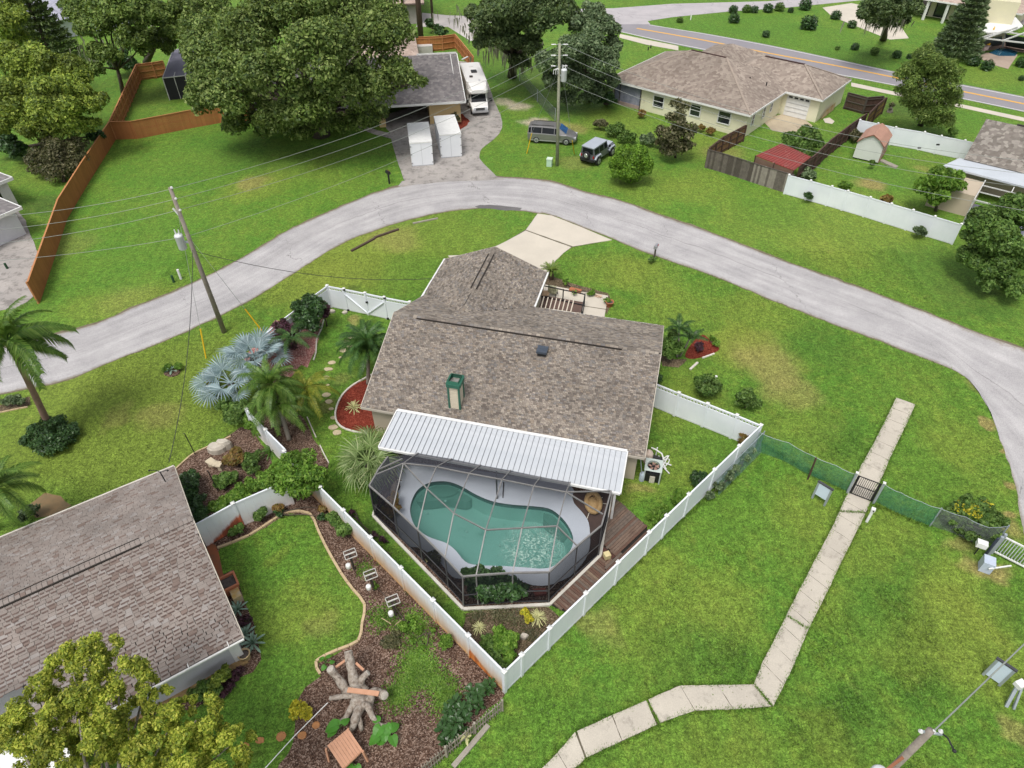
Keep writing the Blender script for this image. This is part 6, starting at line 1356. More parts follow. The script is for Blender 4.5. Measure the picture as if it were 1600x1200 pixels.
for i in range(8):
    a, b, c, d = q[0].lerp(q[3], (i+.04)/8), q[1].lerp(q[2], (i+.04)/8), q[1].lerp(q[2], (i+.96)/8), q[0].lerp(q[3], (i+.96)/8); mb = MB(); mb.prism([a, b, c, d], .71, .75, True); mb.part('slat', M_CEDAR, tbl)
for p, e_ in ((q[0], (.02,-.02)), (q[1], (.04,-.05)), (q[2], (.02,-.1)), (q[3], (0,-.1))): pp_ = Vector((p.x*.985, p.y*1.0+.0, 0)); MB().bar(Vector((p.x+e_[0]-.03, p.y+e_[1], .71)), Vector((p.x+e_[0]*3, p.y+e_[1]*3, 0)), .1, .07, up=(1, 0, 0)).part('leg', M_CEDAR, tbl)
MB().bar(q[0].lerp(q[1], .2)-Vector((0,0,.08)), q[0].lerp(q[3], .9)-Vector((0,0,.08)), .06, .1).part('apron', M_CEDAR, tbl); MB().bar(q[1]-Vector((0,0,.08)), q[2]-Vector((0,0,.08)), .05, .1).part('apron', M_CEDAR, tbl)
# ================================================================== CONTAINERS, VEHICLES
M_CW = mat('white_container', (.76,.78,.8), (.7,.72,.75), .9, rough=.4, spec=.5); M_GLS = mat('vehicle_glass', (.01,.012,.015), rough=.12, spec=.25)
M_RUB = mat('tyre_rubber', (.02,.02,.02)); M_RIM = mat('alloy_rim', (.55,.56,.58), rough=.3, metal=.6)
def container(label, c, yaw, w_=2.12, L=4.95, h=2.4):
    th = thing('storage_container', label, 'storage container', c, yaw, 'portable storage containers on the driveway'); X = XF[th.name]; f = lambda x, y, z: X @ Vector((x, y, z))
    MB().prism([f(-w_/2,0,0), f(w_/2,0,0), f(w_/2,L,0), f(-w_/2,L,0)], .1, h-.12).part('body', M_CW, th)
    MB().prism([f(-w_/2-.03,-.03,0), f(w_/2+.03,-.03,0), f(w_/2+.03,L+.03,0), f(-w_/2-.03,L+.03,0)], h-.12, h).part('roof', M_WTRIM, th)
    MB().prism([f(-w_/2,0,0), f(w_/2,0,0), f(w_/2,L,0), f(-w_/2,L,0)], 0, .1).part('skid', mat('grey_skid', (.4,.42,.44)), th)
    MB().bar(f(0,-.012,.15), f(0,-.012,h-.2), .02, .02, up=H.u).part('door_joint', mat('joint_grey', (.45,.47,.5)), th)
    for sx in (-1, 1):
        for z in (.35, 1.2, 2.0): MB().box(f(sx*(w_/2-.05), -.02, z), (.14, .05, .07), yaw).part('latch', mat('grey_latch', (.25,.26,.28), rough=.4, metal=.4), th)
        MB().bar(f(sx*(w_/2-.02),-.01,.1), f(sx*(w_/2-.02),-.01,h-.12), .05, .04, up=H.u).part('corner_strip', M_WTRIM, th)
    return th
container('white portable storage container, nearer one left of the other on the driveway', G(660.8, 259.3), R(9))
container('white portable storage container, right of the other and closer to the garage', G(705.8, 246.2), R(11))
def wheel(th, x, y, r, w_, side):
    X = XF[th.name]; f = lambda a, b, c: X @ Vector((a, b, c))
    t_ = MB().tube([f(x, y-w_/2, r), f(x, y-w_/2+.03, r), f(x, y+w_/2-.03, r), f(x, y+w_/2, r)], [r*.9, r, r, r*.9], 18).part('wheel', M_RUB, th)
    MB().tube([f(x, y+side*w_/2-.01*side, r), f(x, y+side*(w_/2+.012), r)], [r*.66, r*.6], 14).part('rim', M_RIM, t_)
    for k in range(5): a = k*1.2566; MB().bar(f(x, y+side*(w_/2+.014), r), f(x+math.cos(a)*r*.55, y+side*(w_/2+.014), r+math.sin(a)*r*.55), .04, .02, up=X.to_3x3() @ Vector((0, 1, 0))).part('spoke', mat('dark_spoke_grey', (.1,.1,.11)), t_)  # spokes in one dark grey, darker than the rim
def loft(th, name, st, m, smooth=True, cap=True):
    """st: stations (x, z0, w0, z1, w1, z2, w2): sill, belt and roof heights with half widths"""
    X = XF[th.name]; vs = []; K = 10
    for (x, z0, w0, z1, w1, z2, w2) in st:
        ring = [(-w0, z0), (-w1, z0+(z1-z0)*.35), (-w1, z1), (-w2, z2-.04), (-w2*.8, z2), (w2*.8, z2), (w2, z2-.04), (w1, z1), (w1, z0+(z1-z0)*.35), (w0, z0)]
        vs += [X @ Vector((x, y, z)) for y, z in ring]
    fs = [(i*K+k, i*K+(k+1) % K, (i+1)*K+(k+1) % K, (i+1)*K+k) for i in range(len(st)-1) for k in range(K)]
    if cap: fs += [tuple(range(K))[::-1], tuple((len(st)-1)*K+k for k in range(K))]
    mb = MB(); mb.add(vs, fs); o = mb.part(name, m, th)
    bm = None
    return o
def glass_strip(th, st, i0, i1, side, m=M_GLS, lo=.12, hi=.12, name='side_window', inset=.06):
    X = XF[th.name]; 
    def P(s, t_, off): x, z0, w0, z1, w1, z2, w2 = s; z = lerp(z1, z2-.04, t_); w_ = lerp(w1, w2, t_); return Vector((x, side*(w_+off), z))
    a, b = st[i0], st[i1]; A0, A1, B0, B1 = P(a, lo, .012), P(a, 1-hi, .012), P(b, lo, .012), P(b, 1-hi, .012)
    e = Vector((inset, 0, 0)) if B0.x > A0.x else Vector((-inset, 0, 0)); MB().quad(X @ (A0+e), X @ (B0-e), X @ (B1-e), X @ (A1+e)).part(name, m, th)
# minivan
mv = thing('minivan', 'silver beige minivan parked on the grass behind the utility pole', 'minivan', (G(831,222)+G(889,229))/2+Vector((.25,.9,0)), R(-11)); M_SIL = mat('silver_beige_paint', (.29,.28,.275), (.25,.245,.245), 1, rough=.28, metal=.5, spec=.6); X = XF[mv.name]
st = [(-2.5,.45,.8,.95,.86,1.05,.8),(-2.42,.3,.9,1.0,.95,1.62,.68),(-2.1,.28,.93,1.02,.98,1.74,.74),(-1.0,.27,.95,1.02,1.0,1.77,.78),(.3,.27,.95,1.0,1.0,1.74,.78),(.75,.27,.95,.98,1.0,1.66,.74),(1.55,.28,.95,1.0,.97,1.12,.85),(2.1,.3,.9,.86,.93,.96,.72),(2.45,.36,.78,.66,.84,.78,.6),(2.58,.42,.6,.56,.66,.6,.45)]
loft(mv, 'body', st, M_SIL)
for sd_ in (-1, 1):
    for a_, b_ in ((1, 2), (2, 3), (3, 4), (4, 5)): glass_strip(mv, st, a_, b_, sd_, inset=.03)
    for x in (-1.55, 1.55): wheel(mv, x, sd_*.88, .36, .24, sd_)
    MB().box(X @ Vector((.85, sd_*1.12, 1.05)), (.14, .2, .15), R(-11)).part('mirror', M_SIL, mv); MB().box(X @ Vector((2.42, sd_*.62, .72)), (.2, .34, .13), R(-11)).part('headlight', mat('clear_lamp', (.6,.62,.65), rough=.1), mv); MB().box(X @ Vector((-2.46, sd_*.72, .98)), (.08, .2, .3), R(-11)).part('tail_light', mat('red_lamp', (.35,.02,.02), rough=.2), mv)
    MB().bar(X @ Vector((-2.1, sd_*.62, 1.8)), X @ Vector((.2, sd_*.62, 1.8)), .04, .04).part('roof_rail', M_BLK, mv); MB().bar(X @ Vector((-2.2, sd_*.99, .36)), X @ Vector((1.1, sd_*.99, .36)), .03, .07).part('sill_trim', M_RIM, mv)
f = lambda x, y, z: X @ Vector((x, y, z))
MB().quad(f(.8,-.7,1.64), f(.8,.7,1.64), f(1.52,.8,1.14), f(1.52,-.8,1.14)).part('windshield', mat('blue_reflecting_glass', (.05,.16,.38), (.03,.06,.12), 1.5, rough=.06, spec=.9), mv); MB().box(f(2.53, 0, .52), (.1, .9, .2), R(-11)).part('grille', M_BLK, mv)
MB().quad(f(-2.45,-.62,1.1), f(-2.45,.62,1.1), f(-2.41,.56,1.55), f(-2.41,-.56,1.55)).part('rear_window', M_GLS, mv)
# boxy off-roader seen from behind
jp = thing('off_road_car', 'boxy silver grey off-road car with spare wheel parked on the grass by the road', 'off-road car', (G(921,259)+G(953,243))/2+Vector((-.2,.55,0)), R(54)); X = XF[jp.name]; f = lambda x, y, z: X @ Vector((x, y, z)); YJ = R(54)
M_JG = mat('grey_paint', (.11,.115,.135), (.085,.09,.105), 1, rough=.3, spec=.6); M_JR = mat('pale_silver_roof', (.42,.45,.51), (.38,.41,.47), 1, rough=.35)
MB().prism([f(-2.0,-.78,0), f(1.9,-.78,0), f(1.9,.78,0), f(-2.0,.78,0)], .5, 1.12).part('body', M_JG, jp)
st = [(-2.0,1.1,.76,1.15,.78,1.78,.68),(-1.1,1.1,.76,1.15,.78,1.8,.68),(-.2,1.1,.76,1.15,.78,1.8,.68),(.45,1.1,.76,1.15,.78,1.76,.66),(.75,1.1,.76,1.13,.77,1.2,.7)]
loft(jp, 'cabin', st, M_JG); MB().prism([f(-2.04,-.7,0), f(.5,-.68,0), f(.5,.68,0), f(-2.04,.7,0)], 1.78, 1.86).part('hardtop', M_JR, jp)
MB().prism([f(.75,-.66,0), f(1.95,-.55,0), f(1.95,.55,0), f(.75,.66,0)], 1.1, 1.2).part('bonnet', M_JR, jp)
for sd_ in (-1, 1):
    for a_, b_ in ((0, 1), (1, 2), (2, 3)): glass_strip(jp, st, a_, b_, sd_, lo=.05, hi=.08)
    for x in (-1.35, 1.35): wheel(jp, x, sd_*.85, .42, .28, sd_); mb = MB(); mb.tube([f(x-.6, sd_*.86, .72), f(x-.35, sd_*.86, .98), f(x+.35, sd_*.86, .98), f(x+.6, sd_*.86, .72)], .1, 8); mb.part('wheel_arch', M_JR, jp)
    MB().box(f(-2.02, sd_*.68, .95), (.08, .14, .22), YJ).part('tail_light', mat('red_lamp', (.35,.02,.02)), jp); MB().box(f(.62, sd_*.95, 1.3), (.12, .18, .2), YJ).part('mirror', M_BLK, jp)
MB().quad(f(-2.02,-.58,1.2), f(-2.02,.58,1.2), f(-2.01,.55,1.7), f(-2.01,-.55,1.7)).part('rear_window', M_GLS, jp); MB().quad(f(.48,-.6,1.72), f(.48,.6,1.72), f(.77,.64,1.2), f(.77,-.64,1.2)).part('windshield', M_GLS, jp)
MB().box(f(-2.1, 0, .58), (.16, 1.5, .2), YJ).part('bumper', M_BLK, jp)
sp_ = MB(); sp_.tube([f(-2.03, .05, 1.05), f(-2.06, .05, 1.05), f(-2.24, .05, 1.05), f(-2.27, .05, 1.05)], [.34, .38, .38, .32], 18); so2 = sp_.part('spare_wheel', M_RUB, jp); MB().tube([f(-2.27, .05, 1.05), f(-2.29, .05, 1.05)], [.2, .18], 10).part('spare_rim', M_RIM, so2)
# motorhome
rv_ = thing('camper_van', 'long white motorhome with cab-over front parked beside the peach house', 'motorhome', G(755, 178)+Vector((-.4,0,0)), R(-80)); X = XF[rv_.name]; f = lambda x, y, z: X @ Vector((x, y, z)); YV = R(-80)
M_RVW = mat('white_gelcoat', (.76,.75,.73), (.7,.69,.67), .8, rough=.35, spec=.5); LV = 9.6; LB = LV-1.55
mb = MB(); mb.prism([f(-LB,-1.15,0), f(-1.6,-1.15,0), f(-1.6,1.15,0), f(-LB,1.15,0)], .45, 3.05); mb.part('body', M_RVW, rv_)
st = [(-1.75,1.75,1.12,2.4,1.18,3.1,1.05),(-1.0,1.95,1.1,2.4,1.16,3.05,1.0),(-.5,2.05,1.0,2.4,1.08,2.85,.85),(-.2,2.2,.8,2.38,.85,2.55,.6)]
loft(rv_, 'cab_over', st, M_RVW); mb = MB(); mb.prism([f(-LB+.05,-1.05,0), f(-1.2,-1.05,0), f(-1.2,1.05,0), f(-LB+.05,1.05,0)], 3.05, 3.12); mb.part('roof', M_RVW, rv_)
st = [(-1.7,.45,.95,1.2,1.0,1.95,.85),(-.9,.45,.95,1.2,1.0,1.9,.82),(-.25,.45,.95,1.15,.98,1.22,.86),(.55,.5,.9,.95,.9,1.02,.78),(.72,.5,.86,.8,.86,.85,.74)]
loft(rv_, 'cab', st, M_RVW); MB().quad(f(-.86,-.8,1.88), f(-.86,.8,1.88), f(-.26,.86,1.24), f(-.26,-.86,1.24)).part('windshield', M_GLS, rv_)
for sd_ in (-1, 1):
    glass_strip(rv_, st, 0, 1, sd_); MB().box(f(-.3, sd_*1.35, 1.4), (.16, .36, .36), YV).part('mirror', M_BLK, rv_); MB().box(f(.72, sd_*.62, .85), (.1, .3, .2), YV).part('headlight', mat('clear_lamp', (.6,.62,.65)), rv_)
    wheel(rv_, -.15, sd_*.88, .4, .26, sd_); wheel(rv_, -6.4, sd_*.95, .4, .4, sd_)
    for x in (-2.9, -4.6, -7.0): MB().quad(f(x,sd_*1.158,1.5), f(x-1.0,sd_*1.158,1.5), f(x-1.0,sd_*1.158,2.2), f(x,sd_*1.158,2.2)).part('side_window', M_GLS, rv_)
    MB().bar(f(-LB,sd_*1.16,1.2), f(-1.7,sd_*1.16,1.2), .02, .2).part('stripe', mat('grey_stripe', (.3,.31,.34)), rv_)
MB().box(f(.76, 0, .82), (.06, 1.0, .25), YV).part('grille', mat('dark_grille', (.06,.06,.06)), rv_); MB().box(f(.8, 0, .55), (.2, 1.8, .18), YV).part('bumper', M_RIM, rv_)
MB().box(f(-4.6, .1, 3.17), (.8, .65, .12), YV).part('skylight', M_BLK, rv_); MB().box(f(-2.9, -.45, 3.17), (.36, .36, .12), YV).part('roof_vent', mat('brown_vent', (.06,.05,.045)), rv_)
MB().box(f(-6.6, .0, 3.16), (.6, .5, .07), YV).part('roof_hatch', M_RVW, rv_); MB().box(f(-1.6, .3, 3.14), (.35, .2, .06), YV).part('marker_light', M_RIM, rv_)

# ================================================================== SHED, CARPORT, SMALL THINGS
sh = thing('garden_shed', 'small white garden shed with salmon gambrel roof in the right yard', 'shed', G(1350, 250), R(-34)); S0 = G(1331.5, 247.5); Sf = Frame(S0, R(-34.5)); M_SHW = mat('white_shed_siding', (.62,.64,.6), (.56,.58,.54), 1)
mb = MB(); sw, sL, e1, e2, e3 = 2.4, 3.4, 1.75, 2.2, 2.6
pr_ = [(0,.15),(sw,.15),(sw,e1),(sw*.8,e2),(sw/2,e3),(sw*.2,e2),(0,e1)]
mb.add([Sf(a_,0,z) for a_, z in pr_]+[Sf(a_,sL,z) for a_, z in pr_], [tuple(range(7))[::-1], tuple(range(7, 14))]+[(i, (i+1) % 7, 7+(i+1) % 7, 7+i) for i in range(7)]); mb.part('body', M_SHW, sh)
for (p, q) in (((-.08,e1-.04),(sw*.2,e2+.05)),((sw*.2,e2+.05),(sw/2,e3+.06)),((sw/2,e3+.06),(sw*.8,e2+.05)),((sw*.8,e2+.05),(sw+.08,e1-.04))): MB().quad(Sf(p[0],-.12,p[1]), Sf(q[0],-.12,q[1]), Sf(q[0],sL+.12,q[1]), Sf(p[0],sL+.12,p[1])).part('roof', mat('salmon_shingles', (.44,.25,.185), (.37,.21,.155), 3), sh); MB().bar(Sf(p[0],-.13,p[1]), Sf(q[0],-.13,q[1]), .04, .09).part('roof_trim', mat('brown_trim', (.25,.12,.08)), sh)
MB().quad(Sf(sw+.01,1.0,.2), Sf(sw+.01,2.4,.2), Sf(sw+.01,2.4,1.65), Sf(sw+.01,1.0,1.65)).part('door', M_SHW, sh)
for (b0, b1) in (((1.0,.2),(1.0,1.65)),((2.4,.2),(2.4,1.65)),((1.0,1.65),(2.4,1.65)),((1.7,.2),(1.7,1.65)),((0,.15),(0,e1)),((0,.18),(sL,.18))): MB().bar(Sf(sw+.02,b0[0],b0[1]), Sf(sw+.02,b1[0],b1[1]), .05, .06, up=Sf.u).part('trim_board', mat('brown_trim', (.25,.12,.08)), sh)
MB().prism(GG([(1373,252),(1378,250),(1403,261),(1399,264)]), 0, .12).solo('shed_ramp', mat('old_timber', (.36,.33,.28)), 'grey wooden ramp leading down from the shed door', 'ramp')
cpo = thing('carport', 'low carport with rust red ribbed metal roof beside the dark fence', 'carport', G(1222, 255)); M_REDR = mat('rust_red_metal', (.28,.045,.04), (.22,.06,.05), .8, rough=.5, dirt=((.36,.2,.17), 1.5, .6))
q = [G(1181,243,2.1), G(1240,266,1.9), G(1267,245,2.1), G(1221,224,2.3)]
mb = MB(); mb.add([p for p in q]+[p-Vector((0,0,.08)) for p in q], [(0,1,2,3),(0,4,5,1),(1,5,6,2)]); mb.part('roof', M_REDR, cpo)
for i in range(13): t_ = (i+.5)/13; MB().bar(q[0].lerp(q[1], t_)+Vector((0,0,.03)), q[3].lerp(q[2], t_)+Vector((0,0,.03)), .05, .06).part('rib', M_REDR, cpo)
for t_ in (0, .5, 1): p = q[0].lerp(q[1], t_); MB().bar(Vector((p.x, p.y, 0)), p, .08, .08, up=(1,0,0)).part('post', M_DBR, cpo); p = q[3].lerp(q[2], t_); MB().bar(Vector((p.x, p.y, 0)), p, .08, .08, up=(1,0,0)).part('post', M_DBR, cpo)
p0, p1 = q[0]-Vector((0,0,.1)), q[1]-Vector((0,0,.1)); MB().quad(Vector((p0.x,p0.y,1.0)), Vector((p1.x,p1.y,1.0)), p1, p0).part('end_board', mat('tan_board', (.2,.13,.09)), cpo)
# small screened pool room at upper left
sm = thing('pool_enclosure', 'small dark screened pool enclosure behind the big oak', 'pool cage', G(275, 150)); zt = 2.5
q = [(254,122,zt),(289,118,zt),(318,110,zt),(330,90,zt+.6),(300,71,zt+.7),(270,79,zt+.2)]; Q = [G(*p) for p in q]
pk_ = G(292, 88, zt+.9)
M_SCF = mat('violet_grey_screen', (.13,.125,.17), (.17,.165,.21), .5, rough=.6)
MB().add([Q[0],Q[1],Q[4],Q[5]], [(0,1,2,3)]).part('roof_screen', M_SCF, sm); MB().add([Q[1],Q[2],Q[3],Q[4]], [(0,1,2,3)]).part('roof_screen', M_SCF, sm)
b0 = G(267, 163); MB().quad(Q[0], Q[1], Vector((Q[1].x+.2,Q[1].y,0)), Vector((Q[0].x,Q[0].y,0))).part('wall_screen', mat('black_screen', (.02,.02,.025)), sm)
MB().quad(Q[1]+Vector((0,.3,-.1)), Q[2]+Vector((0,.3,-.1)), Vector((Q[2].x,Q[2].y+.3,0)), Vector((Q[1].x,Q[1].y+.3,0))).part('back_wall', mat('cream_inner_wall', (.6,.53,.4)), sm)
for p, r_2 in ((Q[0],Q[1]),(Q[1],Q[2]),(Q[0],Q[5]),(Q[5],Q[4]),(Q[1],Q[4]),(Q[0].lerp(Q[1],.5),Q[5].lerp(Q[4],.5))): MB().bar(p, r_2, .08, .08).part('frame_beam', M_ALU, sm)
for p in (Q[0],Q[1],Q[2],Q[0].lerp(Q[1],.5)): MB().bar(Vector((p.x,p.y,0)), p, .08, .08, up=(1,0,0)).part('post', M_ALU, sm)
MB().prism(GG([(300,122),(330,120),(330,133),(304,134)]), .0, .3).part('pool_water', mat('turquoise_water', (.05,.28,.27), rough=.1), sm)
# mailboxes
def mailbox(label, px, py, h, m, top, yaw):
    c = G(px, py); th = thing('mailbox', label, 'mailbox', c, yaw); X = XF[th.name]
    MB().box(c+Vector((0, 0, h/2)), (.12, .12, h), yaw).part('post', m, th); mb = MB(); k = 8
    pts = [(-.12,0),(-.12,.16)]+[(-.12*math.cos(a), .16+.12*math.sin(a)) for a in [i*math.pi/6 for i in range(1, 6)]]+[(.12,.16),(.12,0)]
    mb.add([X @ Vector((x, -.28, h+z)) for x, z in pts]+[X @ Vector((x, .28, h+z)) for x, z in pts], [tuple(range(9)), tuple(range(9, 18))[::-1]]+[(i, (i+1) % 9, 9+(i+1) % 9, 9+i) for i in range(9)]); mb.part('box', top, th)
    MB().box(X @ Vector((.14, .1, h+.2)), (.03, .2, .06), yaw).part('flag', mat('red_flag', (.4,.03,.02)), th); return th
mailbox('black mailbox on a post at the left side of the container driveway', 608.5, 287, 1.0, M_BLK, M_BLK, R(40))
mailbox('mailbox on a dark wrapped post at the roadside east of our driveway', 1022, 405, 1.05, mat('dark_wrap', (.06,.05,.045), (.12,.1,.08), 8), mat('silver_box', (.3,.3,.32), rough=.3), R(-25))
c = G(858.5, 259); tb2 = thing('utility_box', 'pale green utility pedestal box on the grass beside the central pole', 'utility box', c); M_PG = mat('pale_green_box', (.45,.62,.47), (.4,.56,.42), 3); MB().box(c+Vector((0,0,.35)), (.5,.5,.7), R(-15)).part('body', M_PG, tb2); MB().box(c+Vector((0,0,.73)), (.56,.56,.08), R(-15)).part('lid', mat('pale_green_lid', (.6,.72,.6)), tb2)
for (x, y, h, m, l) in ((283,436,.85,M_WTRIM,'white marker post on the left lawn near the road'),(272,441,.6,mat('dark_green_box', (.02,.07,.03)),'dark green telecom pedestal next to the white marker post'),(12,420,.5,mat('dark_green_box', (.02,.07,.03)),'dark green pedestal on the driveway at the left edge'),(1117,596,.45,M_WTRIM,'small white pipe stub in the dry lawn above the two round shrubs'),(948,31,.8,M_WTRIM,'pale marker post beside the side road'),(1079,31,.8,M_WTRIM,'white marker stub on the verge of the far road corner'),(48,262,1.2,M_WTRIM,'white pipe post left of the olive bush')):
    c = G(x, y); MB().tube([c, c+Vector((0,0,h))], .09, 8).solo('marker_post', m, l, 'post', c)

# ================================================================== UTILITY POLES AND WIRES
M_POLE = mat('weathered_pole', (.3,.26,.22), (.2,.17,.145), 4, bump=.5); M_POLEG = mat('greenish_pole', (.32,.33,.24), (.22,.22,.16), 3, bump=.5); M_TRF = mat('pale_transformer', (.68,.7,.72), (.6,.62,.64), 4, rough=.35); M_WIRE = mat('aluminium_wire', (.27,.29,.27), rough=.5); M_WIRED = mat('dark_cable', (.04,.04,.04)); M_INS = mat('white_insulator', (.7,.7,.7), rough=.3)
def pole(label, base, top, m, r0=.17, r1=.11):
    th = thing('utility_pole', label, 'utility pole', base); MB().tube([base, base.lerp(top, .5), top], [r0, (r0+r1)/2, r1], 12).part('pole', m, th, True); return th
def on(b, t_, k): return b.lerp(t_, k)
def transformer(th, c, off, s=1):
    o = c+off; MB().lathe(o-Vector((0,0,.5*s)), [(.2*s, 0), (.24*s, .05), (.24*s, .85*s), (.26*s, .88*s), (.2*s, .98*s), (.06*s, 1.0*s)], 16).part('transformer', M_TRF, th, True)
    for k in (-1, 1): MB().tube([o+Vector((k*.1*s,0,.5*s)), o+Vector((k*.12*s,0,.8*s))], [.05*s,.03*s], 8).part('bushing', M_INS, th)
    MB().bar(c, o, .08, .12).part('bracket', M_GALV, th); MB().tube([o+Vector((.12*s,0,.8*s)), c+Vector((0,0,1.3*s))], .015, 5).part('jumper_wire', M_BLK, th)
def wire(a, b, sag, r=.02, n=14): return [a.lerp(b, i/n) - Vector((0,0,sag*4*(i/n)*(1-i/n))) for i in range(n+1)]
b1 = G(350.5, 519); t1 = G(265.5, 293, 10.75); p1 = pole('leaning grey utility pole with transformer at the left lawn roadside', b1, t1, M_POLE)
b2 = G(870.5, 259); t2 = G(874.5, 68, 11.1); p2 = pole('tall utility pole with transformer standing between the two parked cars', b2, t2, M_POLEG)
q1 = on(b1, t1, .66); transformer(p1, q1, Vector((-.55,-.1,.1)), 1.05); q2 = on(b2, t2, .76); transformer(p2, q2, Vector((.42,-.2,.1)), 1.1)
MB().bar(on(b1,t1,.83)+Vector((-.02,-.05,0)), on(b1,t1,.83)+Vector((-.3,0,.5)), .08, .08).part('fuse_cutout', M_INS, p1)
for k in (.99, .91, .83):
    c = on(b2, t2, k)
    for sd_ in (-1, 1):
        MB().tube([c, c+Vector((sd_*.35,-.05,.05))], .02, 6).part('dead_end_clamp', M_GALV, p2)
        for j in range(3): MB().lathe(c+Vector((sd_*(.4+j*.13),-.05,.02)), [(.04,0),(.09,.03),(.04,.08)], 8).part('insulator', M_INS, p2)
for k in (.995, .93, .86): c = on(b1, t1, k); MB().lathe(c+Vector((.12,-.05,0)), [(.05,0),(.09,.06),(.05,.14)], 8).part('insulator', M_INS, p1)
for j, x in enumerate((-.5,-.3,-.1)): c = on(b2,t2,.83); MB().tube([c+Vector((0,0,-.1)), c+Vector((x,-.2,-.25)), c+Vector((x,-.2,-.6))], .035, 6).part('fuse_cutout', M_INS, p2)
MB().tube([on(b2,t2,.97)+Vector((.13,-.1,0)), on(b2,t2,.8)+Vector((.15,-.1,0))], .02, 5).part('jumper_wire', M_BLK, p2)
WG = 'overhead power wires'
def wthing(label, pts, r=.014, m=None, grp=None): MB().tube(pts, r, 5).solo('power_wire', m or M_WIRE, label, 'wire', pts[0], grp)
names = ('top', 'second', 'third')
for i, (k1, k2, yl) in enumerate(((.99,.985,329),(.93,.905,352),(.865,.825,376))):
    wthing('power wire between the two roadside poles, %s from the top' % names[i], wire(on(b2,t2,k2)+Vector((-.6,0,0)), on(b1,t1,k1), 1.0))
    wthing('power wire leaving the left pole towards the left edge, %s from the top' % names[i], wire(on(b1,t1,k1), G(-160, yl+16, 10-.8*i), .5))
    wthing('power wire from the central pole to the right over the houses, %s from the top' % names[i], wire(on(b2,t2,k2)+Vector((.6,0,0)), G(1750, 262+i*22, 9.5-.6*i), 2.0))
wthing('lowest wire between the two poles at transformer height', wire(on(b2,t2,.72), on(b1,t1,.70), .9)); wthing('lowest wire leaving the left pole towards the left edge', wire(on(b1,t1,.70), G(-160, 415, 7.2), .4)); wthing('lowest wire from the central pole to the right', wire(on(b2,t2,.73), G(1700, 345, 7.5), 1.4))
wthing('thin dark cable dropping from the left pole to the neighbour roof', wire(on(b1,t1,.62), G(264,722,2.6), .9), .02, M_WIRED); wthing('thin dark cable from the left pole to the garage eave', wire(on(b1,t1,.6), H(-.3,13.1,2.5), .8), .018, M_WIRED)
for a_, g_, l in ((on(b1,t1,.9), G(322,560), 'left'), (on(b1,t1,.7), G(411,519), 'right')):
    wthing('guy wire of the left pole, %s one' % l, [a_, g_], .012); d = (a_-g_).normalized(); MB().tube([g_, g_+d*2.1], .045, 7).solo('guy_guard', mat('yellow_guard', (.7,.45,.01), (.6,.38,.01), 4), 'yellow guy wire guard of the left pole, %s one' % l, 'guy guard', g_)
for a_, g_, gt, l in ((on(b2,t2,.82), G(823,240), G(831,208,2.1), 'left'), (on(b2,t2,.95), G(897.5,241), G(894,220,2.1), 'right')):
    wthing('guy wire of the central pole, %s one' % l, [a_, gt], .012); MB().tube([g_, gt], .045, 7).solo('guy_guard', mat('yellow_guard', (.7,.45,.01)), 'yellow guy wire guard of the central pole, %s one' % l, 'guy guard', g_)
t3 = G(1454, 1141.5, 9.3); b3 = Vector((t3.x*1.012, t3.y*1.01, 0)); p3 = pole('utility pole leaning into the bottom right corner, seen from above', b3, t3, M_POLE, .13, .1)
MB().bar(t3+Vector((-.25,.05,-.15)), t3+Vector((.35,-.05,-.15)), .06, .06).part('crossarm', M_GALV, p3)
for x in (-.25, .1, .3): MB().lathe(t3+Vector((x,0,-.1)), [(.04,0),(.07,.05),(.03,.12)], 8).part('insulator', M_INS, p3)
MB().tube([t3+Vector((.3,0,-.1)), t3+Vector((.5,-.12,-.2)), t3+Vector((.58,-.42,-.3))], .025, 6).part('cutout_arm', M_BLK, p3); MB().ball(t3+Vector((.58,-.42,-.3)), .06, 8, 5).part('cutout_cap', M_BLK, p3)
o3 = G(1368, 1216, 7.4); MB().lathe(o3-Vector((0,0,.5)), [(.22,0),(.25,.05),(.25,.85),(.2,.98),(.05,1.0)], 14).part('transformer', M_TRF, p3, True); MB().bar(o3, Vector((t3.x, t3.y, 7.4)), .08, .1).part('bracket', mat('rusty_bracket', (.3,.12,.06)), p3)
wthing('grey wire from the bottom right pole to the right edge', wire(t3+Vector((.1,0,.05)), G(1740, 872, 9.4), .15), .022)
# trunks beyond the orange fence
PINES = []
for (x, y, xt, yt, zt, r, l) in ((658,62,652,-120,14,.42,'thick'),(677,45,672,-100,13,.2,'slim'),(632,40,626,-100,13,.22,'left')):
    b = G(x, y); tr_ = thing('pine_tree', '%s bare pine trunk rising out of the top edge beyond the orange fence' % l, 'tree', b); PINES.append((tr_, b)); MB().tube([b, Vector((b.x, b.y+.4, 14))], [r, r*.8], 10).part('trunk', mat('pine_bark', (.12,.075,.06), (.07,.05,.04), 3, bump=.6), tr_, True)
